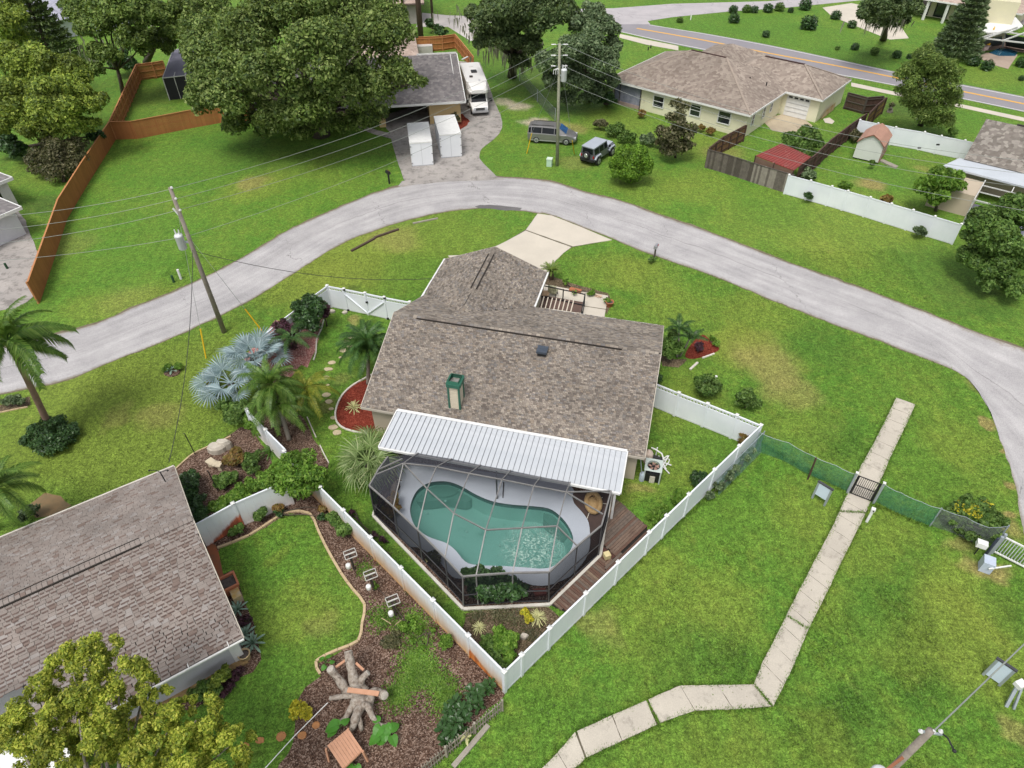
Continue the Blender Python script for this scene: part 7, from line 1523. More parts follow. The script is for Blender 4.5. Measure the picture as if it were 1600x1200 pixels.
# ================================================================== VEGETATION
def leaves(centres, radii, n, size, seed, asp=.55, up=.45, shell=.55, flat=.85, zmin=None):
    """diamond leaves scattered through a set of lobes"""
    r = np.random.default_rng(seed); C = np.array([tuple(c) for c in centres], float); Rr = np.array(radii, float)
    w_ = Rr**2; idx = r.choice(len(C), n, p=w_/w_.sum()); d = r.normal(size=(n, 3)); d /= np.linalg.norm(d, axis=1)[:, None]
    d[:, 2] = np.where((d[:, 2] < -.35) & (r.random(n) < .55), -d[:, 2], d[:, 2])
    rad = Rr[idx]*(shell+(1.08-shell)*r.random(n)**.5); P = C[idx] + d*rad[:, None]*np.array([1, 1, flat])
    if zmin is not None: P[:, 2] = np.maximum(P[:, 2], zmin + .1*r.random(n))
    nrm = d*.7 + r.normal(size=(n, 3))*.55 + np.array([0, 0, up]); nrm /= np.linalg.norm(nrm, axis=1)[:, None]
    t = r.normal(size=(n, 3)); t -= nrm*(t*nrm).sum(1)[:, None]; t /= np.linalg.norm(t, axis=1)[:, None]; b = np.cross(nrm, t)
    s = size*(.4+1.5*r.random(n)**2); L = t*s[:, None]*.5; B = b*(s*asp)[:, None]*.5
    V = np.stack([P-L, P+B-L*.1, P+L, P-B-L*.1], 1).reshape(-1, 3); F = np.arange(4*n).reshape(n, 4)
    return V, F
def sublobes(lobes, k, seed, fr=(.38, .55), core=.72, ls=.84):
    r = random.Random(seed); out = []
    for (c, R_) in lobes:
        R_ *= ls; out.append((c, R_*core))
        for _ in range(k):
            a = r.uniform(0, 6.283); z = r.uniform(-.35, 1); q = math.sqrt(max(0, 1-z*z)); f = r.uniform(*fr)
            out.append((c + Vector((math.cos(a)*q, math.sin(a)*q, z*.85))*R_*(.95-f*.35), R_*f))
    return out
L_OAK = leafmat('oak_leaves', [(.025,.055,.012),(.09,.145,.03),(.155,.22,.05),(.26,.32,.1)], .25, vsc=.35)
L_OAKD = leafmat('dark_oak_leaves', [(.02,.04,.015),(.055,.095,.03),(.1,.15,.05),(.17,.22,.09)], .25, vsc=.35)
L_OAKY = leafmat('fresh_oak_leaves', [(.035,.07,.015),(.09,.15,.028),(.15,.22,.045),(.24,.31,.08)], .3, vsc=.4)
L_YEL = leafmat('yellow_green_leaves', [(.08,.12,.015),(.22,.29,.03),(.38,.43,.055),(.55,.54,.09)], .4, vsc=.9, vary=.4)
L_YG = leafmat('light_tree_leaves', [(.05,.085,.015),(.14,.205,.03),(.23,.31,.045),(.36,.42,.07)], .3, vsc=.3, vary=.5)
L_BRI = leafmat('bright_leaves', [(.04,.1,.01),(.09,.2,.02),(.15,.28,.035),(.22,.34,.06)], .35, vsc=.8)
L_MID = leafmat('mid_green_leaves', [(.03,.07,.015),(.07,.145,.025),(.115,.2,.04),(.18,.28,.07)], .3, vsc=.8)
L_DRK = leafmat('dark_glossy_leaves', [(.012,.035,.012),(.028,.065,.02),(.045,.1,.028),(.08,.15,.05)], .2, rough=.35, vsc=1)
L_OLI = leafmat('olive_leaves', [(.03,.035,.015),(.07,.075,.03),(.12,.115,.055),(.18,.16,.09)], .25, vsc=.8)
L_GRYG = leafmat('grey_green_leaves', [(.035,.065,.03),(.085,.135,.06),(.14,.2,.095),(.24,.3,.16)], .25, vsc=.5)
L_PUR = leafmat('purple_leaves', [(.02,.008,.012),(.05,.015,.03),(.09,.03,.05),(.03,.03,.015)], .2, vsc=1)
L_YW = leafmat('yellow_leaves', [(.25,.22,.01),(.45,.4,.02),(.6,.53,.05),(.2,.25,.02)], .3, vsc=2)
L_BUSH = leafmat('round_bush_leaves', [(.04,.1,.008),(.08,.18,.012),(.13,.25,.02),(.2,.33,.04)], .3, vsc=1)
L_RUST = leafmat('rust_fern_leaves', [(.1,.05,.02),(.2,.11,.03),(.26,.17,.05),(.14,.14,.04)], .3, vsc=1)
L_MOSS = leafmat('spanish_moss', [(.16,.16,.12),(.24,.24,.19),(.33,.32,.26)], .3, vsc=.5, vary=.2)
M_TRK = mat('tree_bark', (.11,.085,.065), (.06,.048,.04), 4, rough=.95, bump=.6); M_TRKP = mat('pale_bark', (.3,.27,.23), (.2,.17,.14), 4, rough=.95, bump=.6)
def tree(label, base, lobes, lm, n, size, trunk=M_TRK, r0=.35, seed=1, k=7, cat='tree', name='broadleaf_tree', shell=.55, limb_r=.4, group=None, flat=.85, asp=.55, frr=(.33, .5), core=.72, ls=.84):
    """lobes: (point, radius)"""
    th = thing(name, label, cat, base, 0, group); sl_ = sublobes(lobes, k, seed, frr, core, ls)
    V, F = leaves([c for c, _ in sl_], [r for _, r in sl_], n, size, seed, shell=shell, zmin=.05, flat=flat, asp=asp)
    V = V - np.array(base); me = npmesh('crown', V, F); me.materials.append(lm); o = bpy.data.objects.new('crown', me); link(o, th); XF[o.name] = XF[th.name]
    mid = sum((c for c, _ in lobes), Vector())/len(lobes); mb = MB(); f = Vector((base.x, base.y, 0)).lerp(mid, .38); f.z = mid.z*.42
    mb.tube([base, base.lerp(f, .5)+Vector((.1*r0, .05, 0)), f], [r0*1.25, r0, r0*.85], 10)
    for (c, R_) in lobes:
        m1 = f.lerp(c, .5)+Vector((rnd.uniform(-.3,.3), rnd.uniform(-.3,.3), .12*R_)); mb.tube([f, m1, c+Vector((0,0,R_*.25))], [r0*limb_r*1.3, r0*limb_r, r0*.12], 7)
    mb.part('trunk', trunk, th, True); return th
def PL(*a):   # lobes from photo pixels: (px, py, radius px, height)
    out = []
    for (x, y, r, z) in a: out.append((G(x, y, z), rpx(x, y, r, z)))
    return out
# the big live oak
oak = PL((400,60,55,10),(330,30,45,9),(345,95,48,8.5),(455,20,60,12),(530,30,60,12),(585,70,52,10.5),(620,50,30,11),(600,25,35,11),(500,85,58,11),(430,120,52,9),(365,150,45,6.5),(330,135,35,7),(480,165,45,6),(545,140,48,7.5),(590,150,40,6.5),(620,120,36,8),(430,180,36,4.5),(380,185,30,3.2),(365,200,20,2.2),(510,190,26,3.6),(565,185,26,3.6),(585,178,20,3.5),(460,5,60,13),(320,70,36,8),(655,130,14,8),(600,-10,30,11),(545,-15,50,12),(322,110,28,8),(318,150,26,6.5),(340,60,36,9),(320,165,20,5),(445,195,26,3),(410,205,18,2),(475,205,22,2.4),(540,195,20,2.6))
tree('huge spreading live oak covering the left part of the peach house', G(502, 212), oak, L_OAK, 190000, .27, r0=.8, seed=3, k=12, ls=.94, name='live_oak', limb_r=.35)
# left group
tree('broad yellow green tree at the left edge above the olive bush', G(70, 235), PL((60,110,45,7),(110,125,42,6.5),(20,100,40,7),(75,160,50,6),(135,160,32,5.5),(25,160,42,5.5),(60,200,38,4),(110,195,34,4),(0,190,35,4.5),(140,195,20,3.5)), L_YG, 80000, .24, r0=.4, seed=5)
tree('olive brown bushy tree standing against the orange fence', G(100, 285), PL((95,235,34,2.2),(70,245,28,1.6),(120,248,28,1.6),(95,262,30,1.2),(118,228,20,2.2),(62,262,18,1)), L_OLI, 18000, .18, r0=.15, seed=6, k=6)
tree('pale willowy tree at the top left corner', G(10, 70), PL((10,35,35,9),(0,10,35,10),(25,60,20,7)), L_YG, 18000, .26, seed=7)
tree('tall broadleaf tree above the angle of the orange fence', G(193, 149), PL((120,15,30,9),(150,40,34,8.5),(175,15,36,10),(200,60,30,7.5),(165,85,26,6),(145,10,30,10),(215,25,34,9.5),(150,110,16,4.5),(225,75,22,6)), L_OAKY, 40000, .28, r0=.22, seed=8)
tree('dark leaning tree behind the small pool enclosure', G(228, 98), PL((245,20,34,9),(270,45,26,7.5),(230,60,24,6),(290,15,30,9),(262,70,20,5.5),(300,45,22,7)), L_OAKY, 26000, .28, r0=.35, seed=9)
tree('dark shrub mass in the shade beyond the corner of the orange fence', G(195, 105), PL((190,92,18,2),(205,100,14,1.5),(178,98,14,1.8)), L_DRK, 5000, .3, seed=10, cat='shrub', name='shrub')
tree('dark undergrowth at the left edge below the yellow green tree', G(20, 235), PL((5,225,22,1.6),(28,235,16,1.2),(150,215,14,1.5)), L_DRK, 5000, .3, seed=12, cat='shrub', name='shrub')
# oaks top centre
tree('mossy dark oak at the top edge right of the peach house', G(800, 120), PL((765,30,38,9),(800,20,40,10),(835,35,38,9),(790,60,32,7),(830,70,30,6.5),(850,15,36,10),(760,60,24,7),(810,95,20,3.5),(745,25,22,8),(880,15,34,10)), L_OAKD, 50000, .28, r0=.5, seed=13, name='live_oak')
tree('rounded grey green oak left of the cream house', G(920, 158), PL((905,75,40,7.5),(940,50,30,8.5),(870,95,34,6),(935,100,34,6),(895,125,34,4),(945,130,24,3),(865,130,24,3.5),(925,150,22,1.8),(890,155,18,1.5),(955,75,20,7),(905,40,28,8.5),(930,20,26,9)), L_GRYG, 60000, .24, r0=.35, seed=14, name='live_oak')
tree('small dark citrus tree at the porch corner of the cream house', G(948, 162), PL((945,150,15,1.2),(935,155,12,1),(955,158,10,.9)), L_DRK, 4000, .26, seed=15, cat='shrub', name='shrub')
tree('thin leaved small tree in the yard in front of the cream house', G(1055, 246), PL((1062,165,16,5),(1058,190,22,4),(1045,210,22,2.8),(1072,208,20,2.8),(1055,230,24,1.6),(1040,235,16,1.2),(1075,228,14,1.6)), L_OLI, 9000, .24, r0=.1, seed=16, shell=.3)
tree('perfectly round bright green bush by the road', G(986, 286), PL((986,256,31,1.9),(986,262,31,1.6)), L_BUSH, 26000, .15, r0=.1, seed=17, k=14, ls=1.0, frr=(.2,.3), flat=1, cat='shrub', name='round_bush', shell=.7)
for i, (x, y, r, l) in enumerate(((938,193,10,'left one of the shrub row'),(962,203,15,'second of the shrub row, broad'),(980,214,13,'third of the shrub row, low'),(1012,218,13,'fourth of the shrub row, grey'),(1035,222,10,'last of the shrub row by the small tree'))):
    tree('shrub before the cream house, '+l, G(x, y+6), PL((x, y, r, .8), (x+r*.6, y+2, r*.7, .6), (x-r*.5, y+1, r*.7, .6)), (L_OLI, L_MID, L_MID, L_GRYG, L_OLI)[i], 1800, .2, r0=.05, seed=20+i, cat='shrub', name='shrub', group='shrubs in the cream house yard')
for i, (x, y, r, l) in enumerate(((1003,178,7,'dry grass tuft at the cream wall left of its first window'),(1096,199,6,'dry grass tuft at the cream wall left of its last window'),(1110,205,7,'dry grass tuft under the last window of the cream wall'))):
    tree(l, G(x, y+3), PL((x, y, r, .5)), L_RUST, 700, .22, r0=.03, seed=30+i, cat='shrub', name='grass_tuft')
tree('leafy shrub growing over the red carport', G(1245, 232), PL((1262,210,18,1.6),(1240,222,18,1.4),(1275,222,16,1.2),(1255,235,16,1.0),(1230,218,12,1.2)), L_MID, 9000, .24, r0=.08, seed=34, cat='shrub', name='shrub')
tree('weeping willow like tree beside the far road', G(1438, 196), PL((1450,100,32,7),(1425,120,26,6),(1475,120,28,6),(1450,145,36,4.5),(1420,150,22,3.5),(1480,155,20,3.5),(1455,175,30,2.5),(1470,190,20,1.5),(1495,145,10,4.5)), L_OAKY, 50000, .2, r0=.25, seed=35, shell=.15, ls=.98, asp=.35)
tree('dead grey snag stump beside the willow like tree', G(1390, 175), PL((1393,165,5,.8)), L_OLI, 120, .2, trunk=M_TRKP, r0=.3, seed=36)
tree('dark oak at the top edge before the far house', G(1380, 62), PL((1385,5,34,8),(1360,15,24,7),(1415,10,26,7),(1375,30,22,5),(1405,32,18,4.5)), L_OAKD, 22000, .3, r0=.4, seed=37, name='live_oak')
tree('leafy tree behind the white fence in the shed yard', G(1462, 330), PL((1468,280,24,3.2),(1450,295,20,2.4),(1488,288,20,2.6),(1465,305,24,1.8),(1500,275,12,2.8),(1440,285,10,2.6)), L_BRI, 12000, .26, r0=.12, seed=38)
tree('large leafy tree at the right edge above the road bend', G(1575, 455), PL((1545,350,34,4.5),(1580,335,36,5),(1615,345,36,5),(1530,375,30,3.5),(1570,380,40,4),(1525,405,28,2.2),(1565,420,34,2.2),(1605,400,40,3),(1545,440,22,1.2),(1585,450,26,1.2)), L_MID, 60000, .2, r0=.25, seed=39, k=8)
for i, (x, y, r, l, m_) in enumerate(((1320,290,10,'yellow green bush inside the white fence of the shed yard',L_BRI),(1262,272,12,'grey green bush under the carport edge',L_GRYG),(1338,212,12,'tall grass clump left of the white shed',L_OLI),(1487,205,8,'banana like plant behind the white fence',L_MID),(1262,306,6,'small sapling against the long white fence',L_DRK),(1437,361,9,'weedy bush at the foot of the long white fence',L_GRYG),(1385,312,9,'brown twiggy bush behind the long white fence',L_RUST),(1362,254,4,'weed by the shed ramp',L_MID))):
    tree(l, G(x, y+r*.5), PL((x, y, r, .7), (x+r*.5, y+2, r*.7, .5)), m_, 1600, .22, r0=.04, seed=50+i, cat='shrub', name='shrub')
# foreground tree, crown below the camera
fgt = PL((150,1030,40,7.5),(120,1060,55,7.5),(190,1075,48,7.2),(60,1130,55,7),(130,1130,60,7.5),(30,1170,45,6.5),(110,1190,50,7),(205,1130,40,6.5),(250,1100,26,6.5),(265,1150,48,6.5),(310,1130,44,6.2),(240,1190,45,6.5),(310,1190,60,6.5),(360,1170,38,6),(345,1215,50,6),(180,1210,40,6.5),(230,1070,16,6.8),(70,1070,26,7.2),(160,1105,34,6.6),(215,1160,34,5.8),(285,1115,26,6),(80,1165,36,6),(150,1165,34,6),(275,1185,34,5.5),(25,1130,26,6))
tree('yellow green tree crown in the foreground at the bottom left', G(170, 1420), fgt, L_YEL, 150000, .08, trunk=M_TRKP, r0=.17, seed=60, k=22, shell=.1, frr=(.15,.27), core=.16, ls=1.02)
# shrubs of the gardens: label, centre px, radius px, height m, leaves, count, leaf size
SH = [
 ('bright green small tree arching over the junction of the three white fences', [(460,735,34,2.4),(440,750,24,2.0),(485,740,22,2.2),(470,762,26,1.8),(425,748,18,1.8),(500,752,14,1.9),(455,715,14,2.6)], L_BRI, 13000, .13, 'tree'),
 ('dark green clipped hedge along the neighbour gable', [(292,748,16,.8),(296,766,17,.8),(303,784,17,.8),(312,800,14,.8),(318,812,10,.8)], L_DRK, 9000, .12, 'hedge'),
 ('bright hedge along the north side of the stained fence', [(345,790,15,.8),(360,780,15,.8),(378,770,15,.8),(396,760,15,.8),(414,748,15,.8),(428,742,12,.9)], L_BRI, 11000, .12, 'hedge'),
 ('round grey green bush in the middle of the neighbour garden bed', [(352,748,16,.5),(342,752,10,.4)], L_MID, 3000, .12, 'shrub'),
 ('soft fern like green bush near the palms in the neighbour bed', [(390,725,16,.6),(398,715,12,.6)], L_MID, 3200, .11, 'shrub'),
 ('yellowish bamboo like bush by the curved bench', [(368,712,14,.8),(360,720,10,.6),(372,705,8,.8)], L_RUST, 2500, .13, 'shrub'),
 ('pale lime bush at the foot of the vinyl fence under the hedge', [(396,664,13,.8),(388,655,10,.8),(404,675,9,.6)], L_BRI, 3000, .12, 'shrub'),
 ('dark green hedge between the blue palm and the lawn', [(352,632,14,.9),(360,645,15,.9),(372,655,12,.9),(344,616,12,.9),(378,640,14,1)], L_MID, 9000, .13, 'hedge'),
 ('yellow croton bush at the lawn edge of the blue palm', [(324,590,6,.8),(328,600,5,.7)], L_YW, 600, .14, 'shrub'),
 ('glossy dark green shrub beside the lattice fence', [(480,480,20,2.0),(492,490,18,1.6),(478,500,18,1.4),(490,508,16,1.0),(500,478,10,1.8)], L_DRK, 9000, .15, 'shrub'),
 ('purple black leaved shrub at the gate corner', [(504,480,10,1.6),(508,490,9,1.2),(498,476,7,1.9)], L_PUR, 2200, .17, 'shrub'),
 ('purple black leaved tree in front of the lattice fence', [(440,510,12,1.9),(450,522,14,1.6),(436,528,12,1.4),(458,514,9,1.8),(448,538,13,1.1)], L_PUR, 4500, .17, 'shrub'),
 ('round green bush against the stained fence, upper one', [(524,812,13,.7),(530,820,11,.6),(518,806,8,.7)], L_MID, 3500, .1, 'shrub'),
 ('round green bush against the stained fence, lower one', [(542,826,13,.7),(536,832,9,.5)], L_MID, 3000, .1, 'shrub'),
 ('green bush at the foot of the rust stained fence', [(408,802,10,.6),(402,808,8,.5)], L_MID, 1800, .11, 'shrub'),
 ('small bush in the bark below the rust stain', [(371,826,9,.5),(365,832,7,.4)], L_MID, 1300, .11, 'shrub'),
 ('reddish leaved low plant at the bark corner under the bright tree', [(435,793,8,.4),(505,795,7,.3)], L_RUST, 900, .12, 'shrub'),
 ('small dark plant at the bark corner beside the lawn edging', [(436,800,7,.3),(502,808,6,.3)], L_DRK, 800, .12, 'shrub'),
 ('ball shaped bright bush against the stained fence near the stump', [(697,1003,11,.45),(697,999,9,.55)], L_BRI, 2600, .09, 'shrub'),
 ('low olive groundcover bush in the bark left of the fence', [(612,1000,12,.25),(604,1006,9,.2),(618,994,8,.25)], L_OLI, 1800, .1, 'shrub'),
 ('lime sprawling groundcover patch in the bark above the stump', [(640,975,12,.2),(652,985,9,.15),(630,980,8,.15),(585,915,6,.2),(612,945,7,.15)], L_BRI, 1500, .09, 'shrub'),
 ('tiny green plant in the bark left of the ball bush', [(675,984,5,.15),(644,1001,6,.12),(660,1013,5,.12)], L_BRI, 500, .08, 'shrub'),
 ('yellow leaved croton bush at the edge of the lower lawn', [(471,1110,16,.4),(462,1103,9,.35),(480,1118,9,.35)], L_YW, 1500, .1, 'shrub'),
 ('bright green leafy shrub in the fenced corner garden', [(790,1010,16,.6),(798,1000,12,.6),(784,998,12,.5),(795,1022,12,.5),(780,985,9,.5)], L_BRI, 4200, .12, 'shrub'),
 ('dark leafy shrub in the fenced corner garden', [(765,1010,14,.5),(772,1024,14,.5),(784,1038,10,.4),(762,998,9,.4)], L_MID, 3200, .12, 'shrub'),
 ('yellow leaved plant left of the big striped grass', [(826,965,8,.3),(822,957,7,.3)], L_YW, 500, .1, 'shrub'),
 ('wild fruit tree crown inside the south wall of the cage', [(770,915,24,1.3),(750,905,18,1.4),(790,918,22,1.2),(735,900,14,1.3),(760,922,18,.8),(800,922,16,.8),(815,920,12,1.0),(742,922,16,.8),(777,895,10,1.5)], L_DRK, 9000, .15, 'shrub'),
 ('bronze leaved shrub inside the west wall of the cage', [(612,785,9,.8),(618,796,8,.6),(606,800,10,.5),(616,776,7,.9)], L_RUST, 1600, .13, 'shrub'),
 ('grey leaved shrub inside the southwest wall of the cage', [(674,868,9,.5),(682,876,7,.4)], L_OLI, 900, .12, 'shrub'),
 ('tall green shrub beside the east gable of the main house', [(1045,535,13,1.2),(1055,545,13,.9),(1040,550,12,.8),(1050,522,10,1.4)], L_MID, 4200, .15, 'shrub'),
 ('lime low plant right of the small red mulch bed', [(1120,537,6,.25),(1112,529,6,.25)], L_BRI, 500, .1, 'shrub'),
 ('rosette of dark bromeliads in the small red mulch bed', [(1093,543,8,.25)], L_PUR, 500, .15, 'shrub'),
 ('round green shrub on the east lawn, left of two', [(1105,602,18,.9),(1098,608,13,.7),(1112,610,13,.7),(1104,592,9,1.1)], L_MID, 4200, .13, 'shrub'),
 ('round green shrub on the east lawn, right of two', [(1169,622,16,.8),(1163,628,12,.6),(1176,628,12,.6),(1170,612,8,.9)], L_MID, 3800, .13, 'shrub'),
 ('dark grassy bush at the long white fence in the side yard', [(1093,745,11,.5),(1088,752,9,.4)], L_DRK, 1700, .13, 'shrub'),
 ('bright bush at the long white fence, right of two near the deck', [(1060,776,10,.5),(1056,782,8,.4)], L_BRI, 1700, .11, 'shrub'),
 ('bright bush at the long white fence, left of two near the deck', [(1029,800,12,.5),(1022,808,9,.4),(1036,794,7,.5)], L_BRI, 2300, .11, 'shrub'),
 ('brown pink dry plant at the fence corner of the side yard', [(1165,683,9,.6),(1160,690,7,.4)], L_RUST, 900, .14, 'shrub'),
 ('dark clump at the east wall beyond the lattice fence', [(1030,592,6,.5)], L_DRK, 600, .14, 'shrub'),
 ('unruly shrub with yellow leaves grown through the chain link fence', [(1500,795,18,.8),(1520,805,20,.7),(1490,810,16,.6),(1540,820,16,.6),(1515,785,12,.9),(1555,835,14,.6),(1505,825,12,.4),(1540,795,18,.9),(1562,812,12,.6),(1520,835,12,.5)], L_MID, 12000, .13, 'shrub'),
 ('yellow tipped sprig in the unruly shrub by the chain link fence', [(1504,790,14,1.15),(1517,800,14,1.1),(1540,790,10,1.2)], L_YW, 240, .1, 'shrub'),
 ('vine hanging on the netting outside the white fence', [(1165,715,7,.7),(1140,745,9,.6),(1125,760,9,.5),(1150,730,7,.8),(1110,775,7,.3),(1175,705,6,.6)], L_GRYG, 2200, .12, 'vine'),
 ('round dark ground cover ring around the royal palm trunk', [(55,690,18,.45),(75,700,20,.45),(95,690,18,.45),(110,672,14,.45),(55,672,16,.45),(75,668,18,.45),(95,665,16,.45),(70,682,22,.5),(100,680,14,.45)], L_DRK, 14000, .12, 'shrub'),
 ('small shrub row in the soil bed at the left edge', [(22,625,10,.5),(10,628,8,.4),(32,628,7,.4)], L_GRYG, 1500, .12, 'shrub'),
 ('variegated shrub at the eave of the neighbour roof on the left', [(52,797,10,.5),(40,805,10,.5)], L_GRYG, 1200, .12, 'shrub'),
 ('lime green bush against the grey neighbour wall', [(345,1055,12,.7),(352,1050,10,.7),(336,1066,10,.6)], L_YG, 2400, .11, 'shrub'),
 ('mid green bush below the grey neighbour wall', [(320,1075,12,.5),(335,1080,10,.4),(305,1085,12,.5)], L_MID, 2600, .11, 'shrub'),
 ('dark purple ground cover at the corner of the grey neighbour wall', [(368,1058,9,.2),(360,1070,9,.2),(350,1082,8,.2),(325,1092,9,.2),(375,1048,7,.2)], L_PUR, 2600, .1, 'shrub'),
 ('dark purple plant between the two agaves at the gable', [(382,972,9,.3),(388,966,6,.3)], L_PUR, 1000, .11, 'shrub'),
 ('small shrub on the container driveway corner by the peach wall', [(708,180,7,.8),(712,186,6,.6)], L_OLI, 700, .2, 'shrub'),
 ('palmetto tuft north of the main driveway corner', [(883,440,5,.3),(924,458,6,.3),(948,470,6,.3),(897,458,4,.3)], L_BRI, 700, .13, 'shrub'),
 ('bushy plant at the roadside mailbox foot', [(1019,405,6,.3)], L_MID, 500, .12, 'shrub'),
 ('dark bushes along the stained fence outside the cage', [(549,800,5,.3),(585,835,5,.3),(596,842,4,.3)], L_PUR, 500, .1, 'shrub'),
 ('reddish shrub at the base of the white wall at upper centre', [(600,845,4,.2)], L_PUR, 100, .1, 'shrub'),
 ('low shrubs inside the top yard beside the pale driveway', [(672,38,8,1.2),(690,52,9,1.5),(685,45,7,1.4)], L_DRK, 1500, .3, 'shrub'),
]
for i, (lab, lb, lm, n, s, cat) in enumerate(SH):
    lobes = PL(*lb); b = Vector((lobes[0][0].x, lobes[0][0].y, 0)); tree(lab, b, lobes, lm, n, s*1.12, r0=.05, seed=100+i, k=5, cat=cat, name={'tree': 'small_tree', 'shrub': 'shrub', 'hedge': 'hedge', 'vine': 'vine'}[cat], shell=.45, flat=.8, limb_r=.5, ls=1.02)
# far shrubs across the road
fs = [(1145,15,9),(1146,29,11),(1166,14,9),(1178,15,8),(1199,13,10),(1217,11,10),(1257,8,12),(1262,36,16),(1196,53,8),(1308,75,5),(1335,73,8),(1305,24,10),(1330,38,9),(1365,80,9),(1400,85,9),(1420,88,6),(1062,31,7),(1235,16,6),(1520,95,12),(1540,102,12),(1595,97,12),(1510,20,8),(1600,24,6),(1595,122,6),(1585,28,8)]
far_l = ('upper of the pair left in the row','lower of the pair left in the row','third palmetto of the row','fourth palmetto of the row','fifth palmetto of the row','sixth palmetto of the row','last palmetto of the row','big dark round bush in the middle of the slope','small bush low on the slope','tiny bush near the road edge','bush close to the tiny one','bush at the top of the retaining edge','second bush at the retaining edge','spiky plant left of the yellow marker','bush beside the yellow marker','small bush right of the marker','low bush near the road junction','small bush between row plants','wide bush below the far pool, left','wide bush below the far pool, right','bush at the right edge below the white fence','bush beyond the far roof','bush in the far corner','small bush by the road at the right edge','bush behind the white rail')
base_me = {}
for j in range(3):
    V, F = leaves([(0,0,.55),(.3,.1,.4),(-.3,-.1,.4),(0,.3,.35),(0,-.3,.35)], [.7,.45,.45,.45,.45], 900, .3, 300+j, asp=.3, shell=.5, zmin=.02); base_me[j] = npmesh('crown', V, F); base_me[j].materials.append((L_DRK, L_MID, L_OLI)[j])
for i, (x, y, r) in enumerate(fs):
    s = rpx(x, y, r)/.95; t_ = thing('shrub', 'shrub on the far slope, '+far_l[i], 'shrub', G(x, y+r*.6), rnd.uniform(0, 6), 'shrubs across the far road', s); inst('crown', base_me[0 if i in (7, 1, 0) else rnd.choice((0, 0, 1))], None, t_)
# conifers
def conifer(label, base, h, r, lm, seed, n=9000, size=.3, name='norfolk_pine'):
    th = thing(name, label, 'tree', base); rr = np.random.default_rng(seed); k = n; u = rr.random(k)**.8; tiers = 16
    z = np.round((1-u)*tiers)/tiers*h*.94 + .06*h; R_ = (1-z/h)*r + .15; a = np.round(rr.random(k)*9+(z*7) % 9)/9*2*np.pi + rr.normal(size=k)*.13; q = rr.random(k)**.6
    P = np.stack([np.cos(a)*R_*q, np.sin(a)*R_*q, z - q*R_*.12 + rr.normal(size=k)*.09+q**2*.35], 1); d = np.stack([np.cos(a), np.sin(a), .35+rr.normal(size=k)*.35], 1); d += rr.normal(size=(k,3))*.35; d /= np.linalg.norm(d, axis=1)[:, None]
    nn = np.cross(d, rr.normal(size=(k, 3))); nn /= np.linalg.norm(nn, axis=1)[:, None]; s = size*(.6+.8*rr.random(k)); L = d*s[:, None]*.5; B = nn*(s*.3)[:, None]*.5
    me = npmesh('crown', np.stack([P-L, P+B, P+L, P-B], 1).reshape(-1, 3), np.arange(4*k).reshape(k, 4)); inst('crown', me, lm, th); mb = MB(); mb.tube([base, base+Vector((0,0,h*.95))], [.22, .03], 8); mb.part('trunk', M_TRK, th)
    return th
conifer('tall norfolk pine standing before the far yellow house', G(1488, 92), 11.5, 3.4, L_GRYG, 400, 14000, .5)
conifer('dark norfolk pine at the top left between broadleaf trees', G(85, 100), 13, 4.2, L_OAKD, 401, 14000, .5)
for tr_, b in PINES:
    V, F = leaves([(0,.4,15),(1.2,0,14),(-1.1,.3,14.2),(0,-1,13.6),(.4,1.4,13.8)], [1.6,1.1,1.1,1.1,1.1], 3000, .35, 77, asp=.3); me = npmesh('crown', V, F); inst('crown', me, L_OAKD, tr_)
# hanging moss: clusters of long thin strips
def moss(label, pts, seed):
    rr = random.Random(seed); mb = MB(); 
    for (x, y, z, n, sp) in pts:
        c = G(x, y, z)
        for _ in range(n):
            p = c+Vector((rr.gauss(0, sp), rr.gauss(0, sp), rr.gauss(0, .5))); l = rr.uniform(.6, 1.7); w_ = rr.uniform(.04, .12); a = rr.uniform(0, 3.14); d = Vector((math.cos(a)*w_, math.sin(a)*w_, 0)); e_ = Vector((rr.gauss(0,.1), rr.gauss(0,.1), 0))
            mb.add([p-d, p+d, p+d*.8-Vector((0,0,l*.6))+e_, p-d*.8-Vector((0,0,l*.6))+e_, p-Vector((0,0,l))+e_], [(0,1,2,3),(3,2,4)])
    return mb.solo('spanish_moss', L_MOSS, label, 'moss', None, kind='stuff')
moss('grey spanish moss hanging under the mossy dark oak', [(760,55,5,60,1.5),(775,70,4,60,1.2),(800,75,4,80,1.5),(815,90,3.5,70,1.2),(735,20,7,50,1.5),(745,40,5,40,1.2)], 1)
moss('pale spanish moss hanging under the dark oak at the top right', [(1372,30,5,36,1.2),(1395,32,4.5,36,1.2),(1380,25,5,30,1.2)], 2)
moss('grey moss hanging in the trees at the top left', [(150,80,5,50,2),(170,60,6,50,2),(130,95,4,30,1.5),(240,50,6,40,2)], 3)

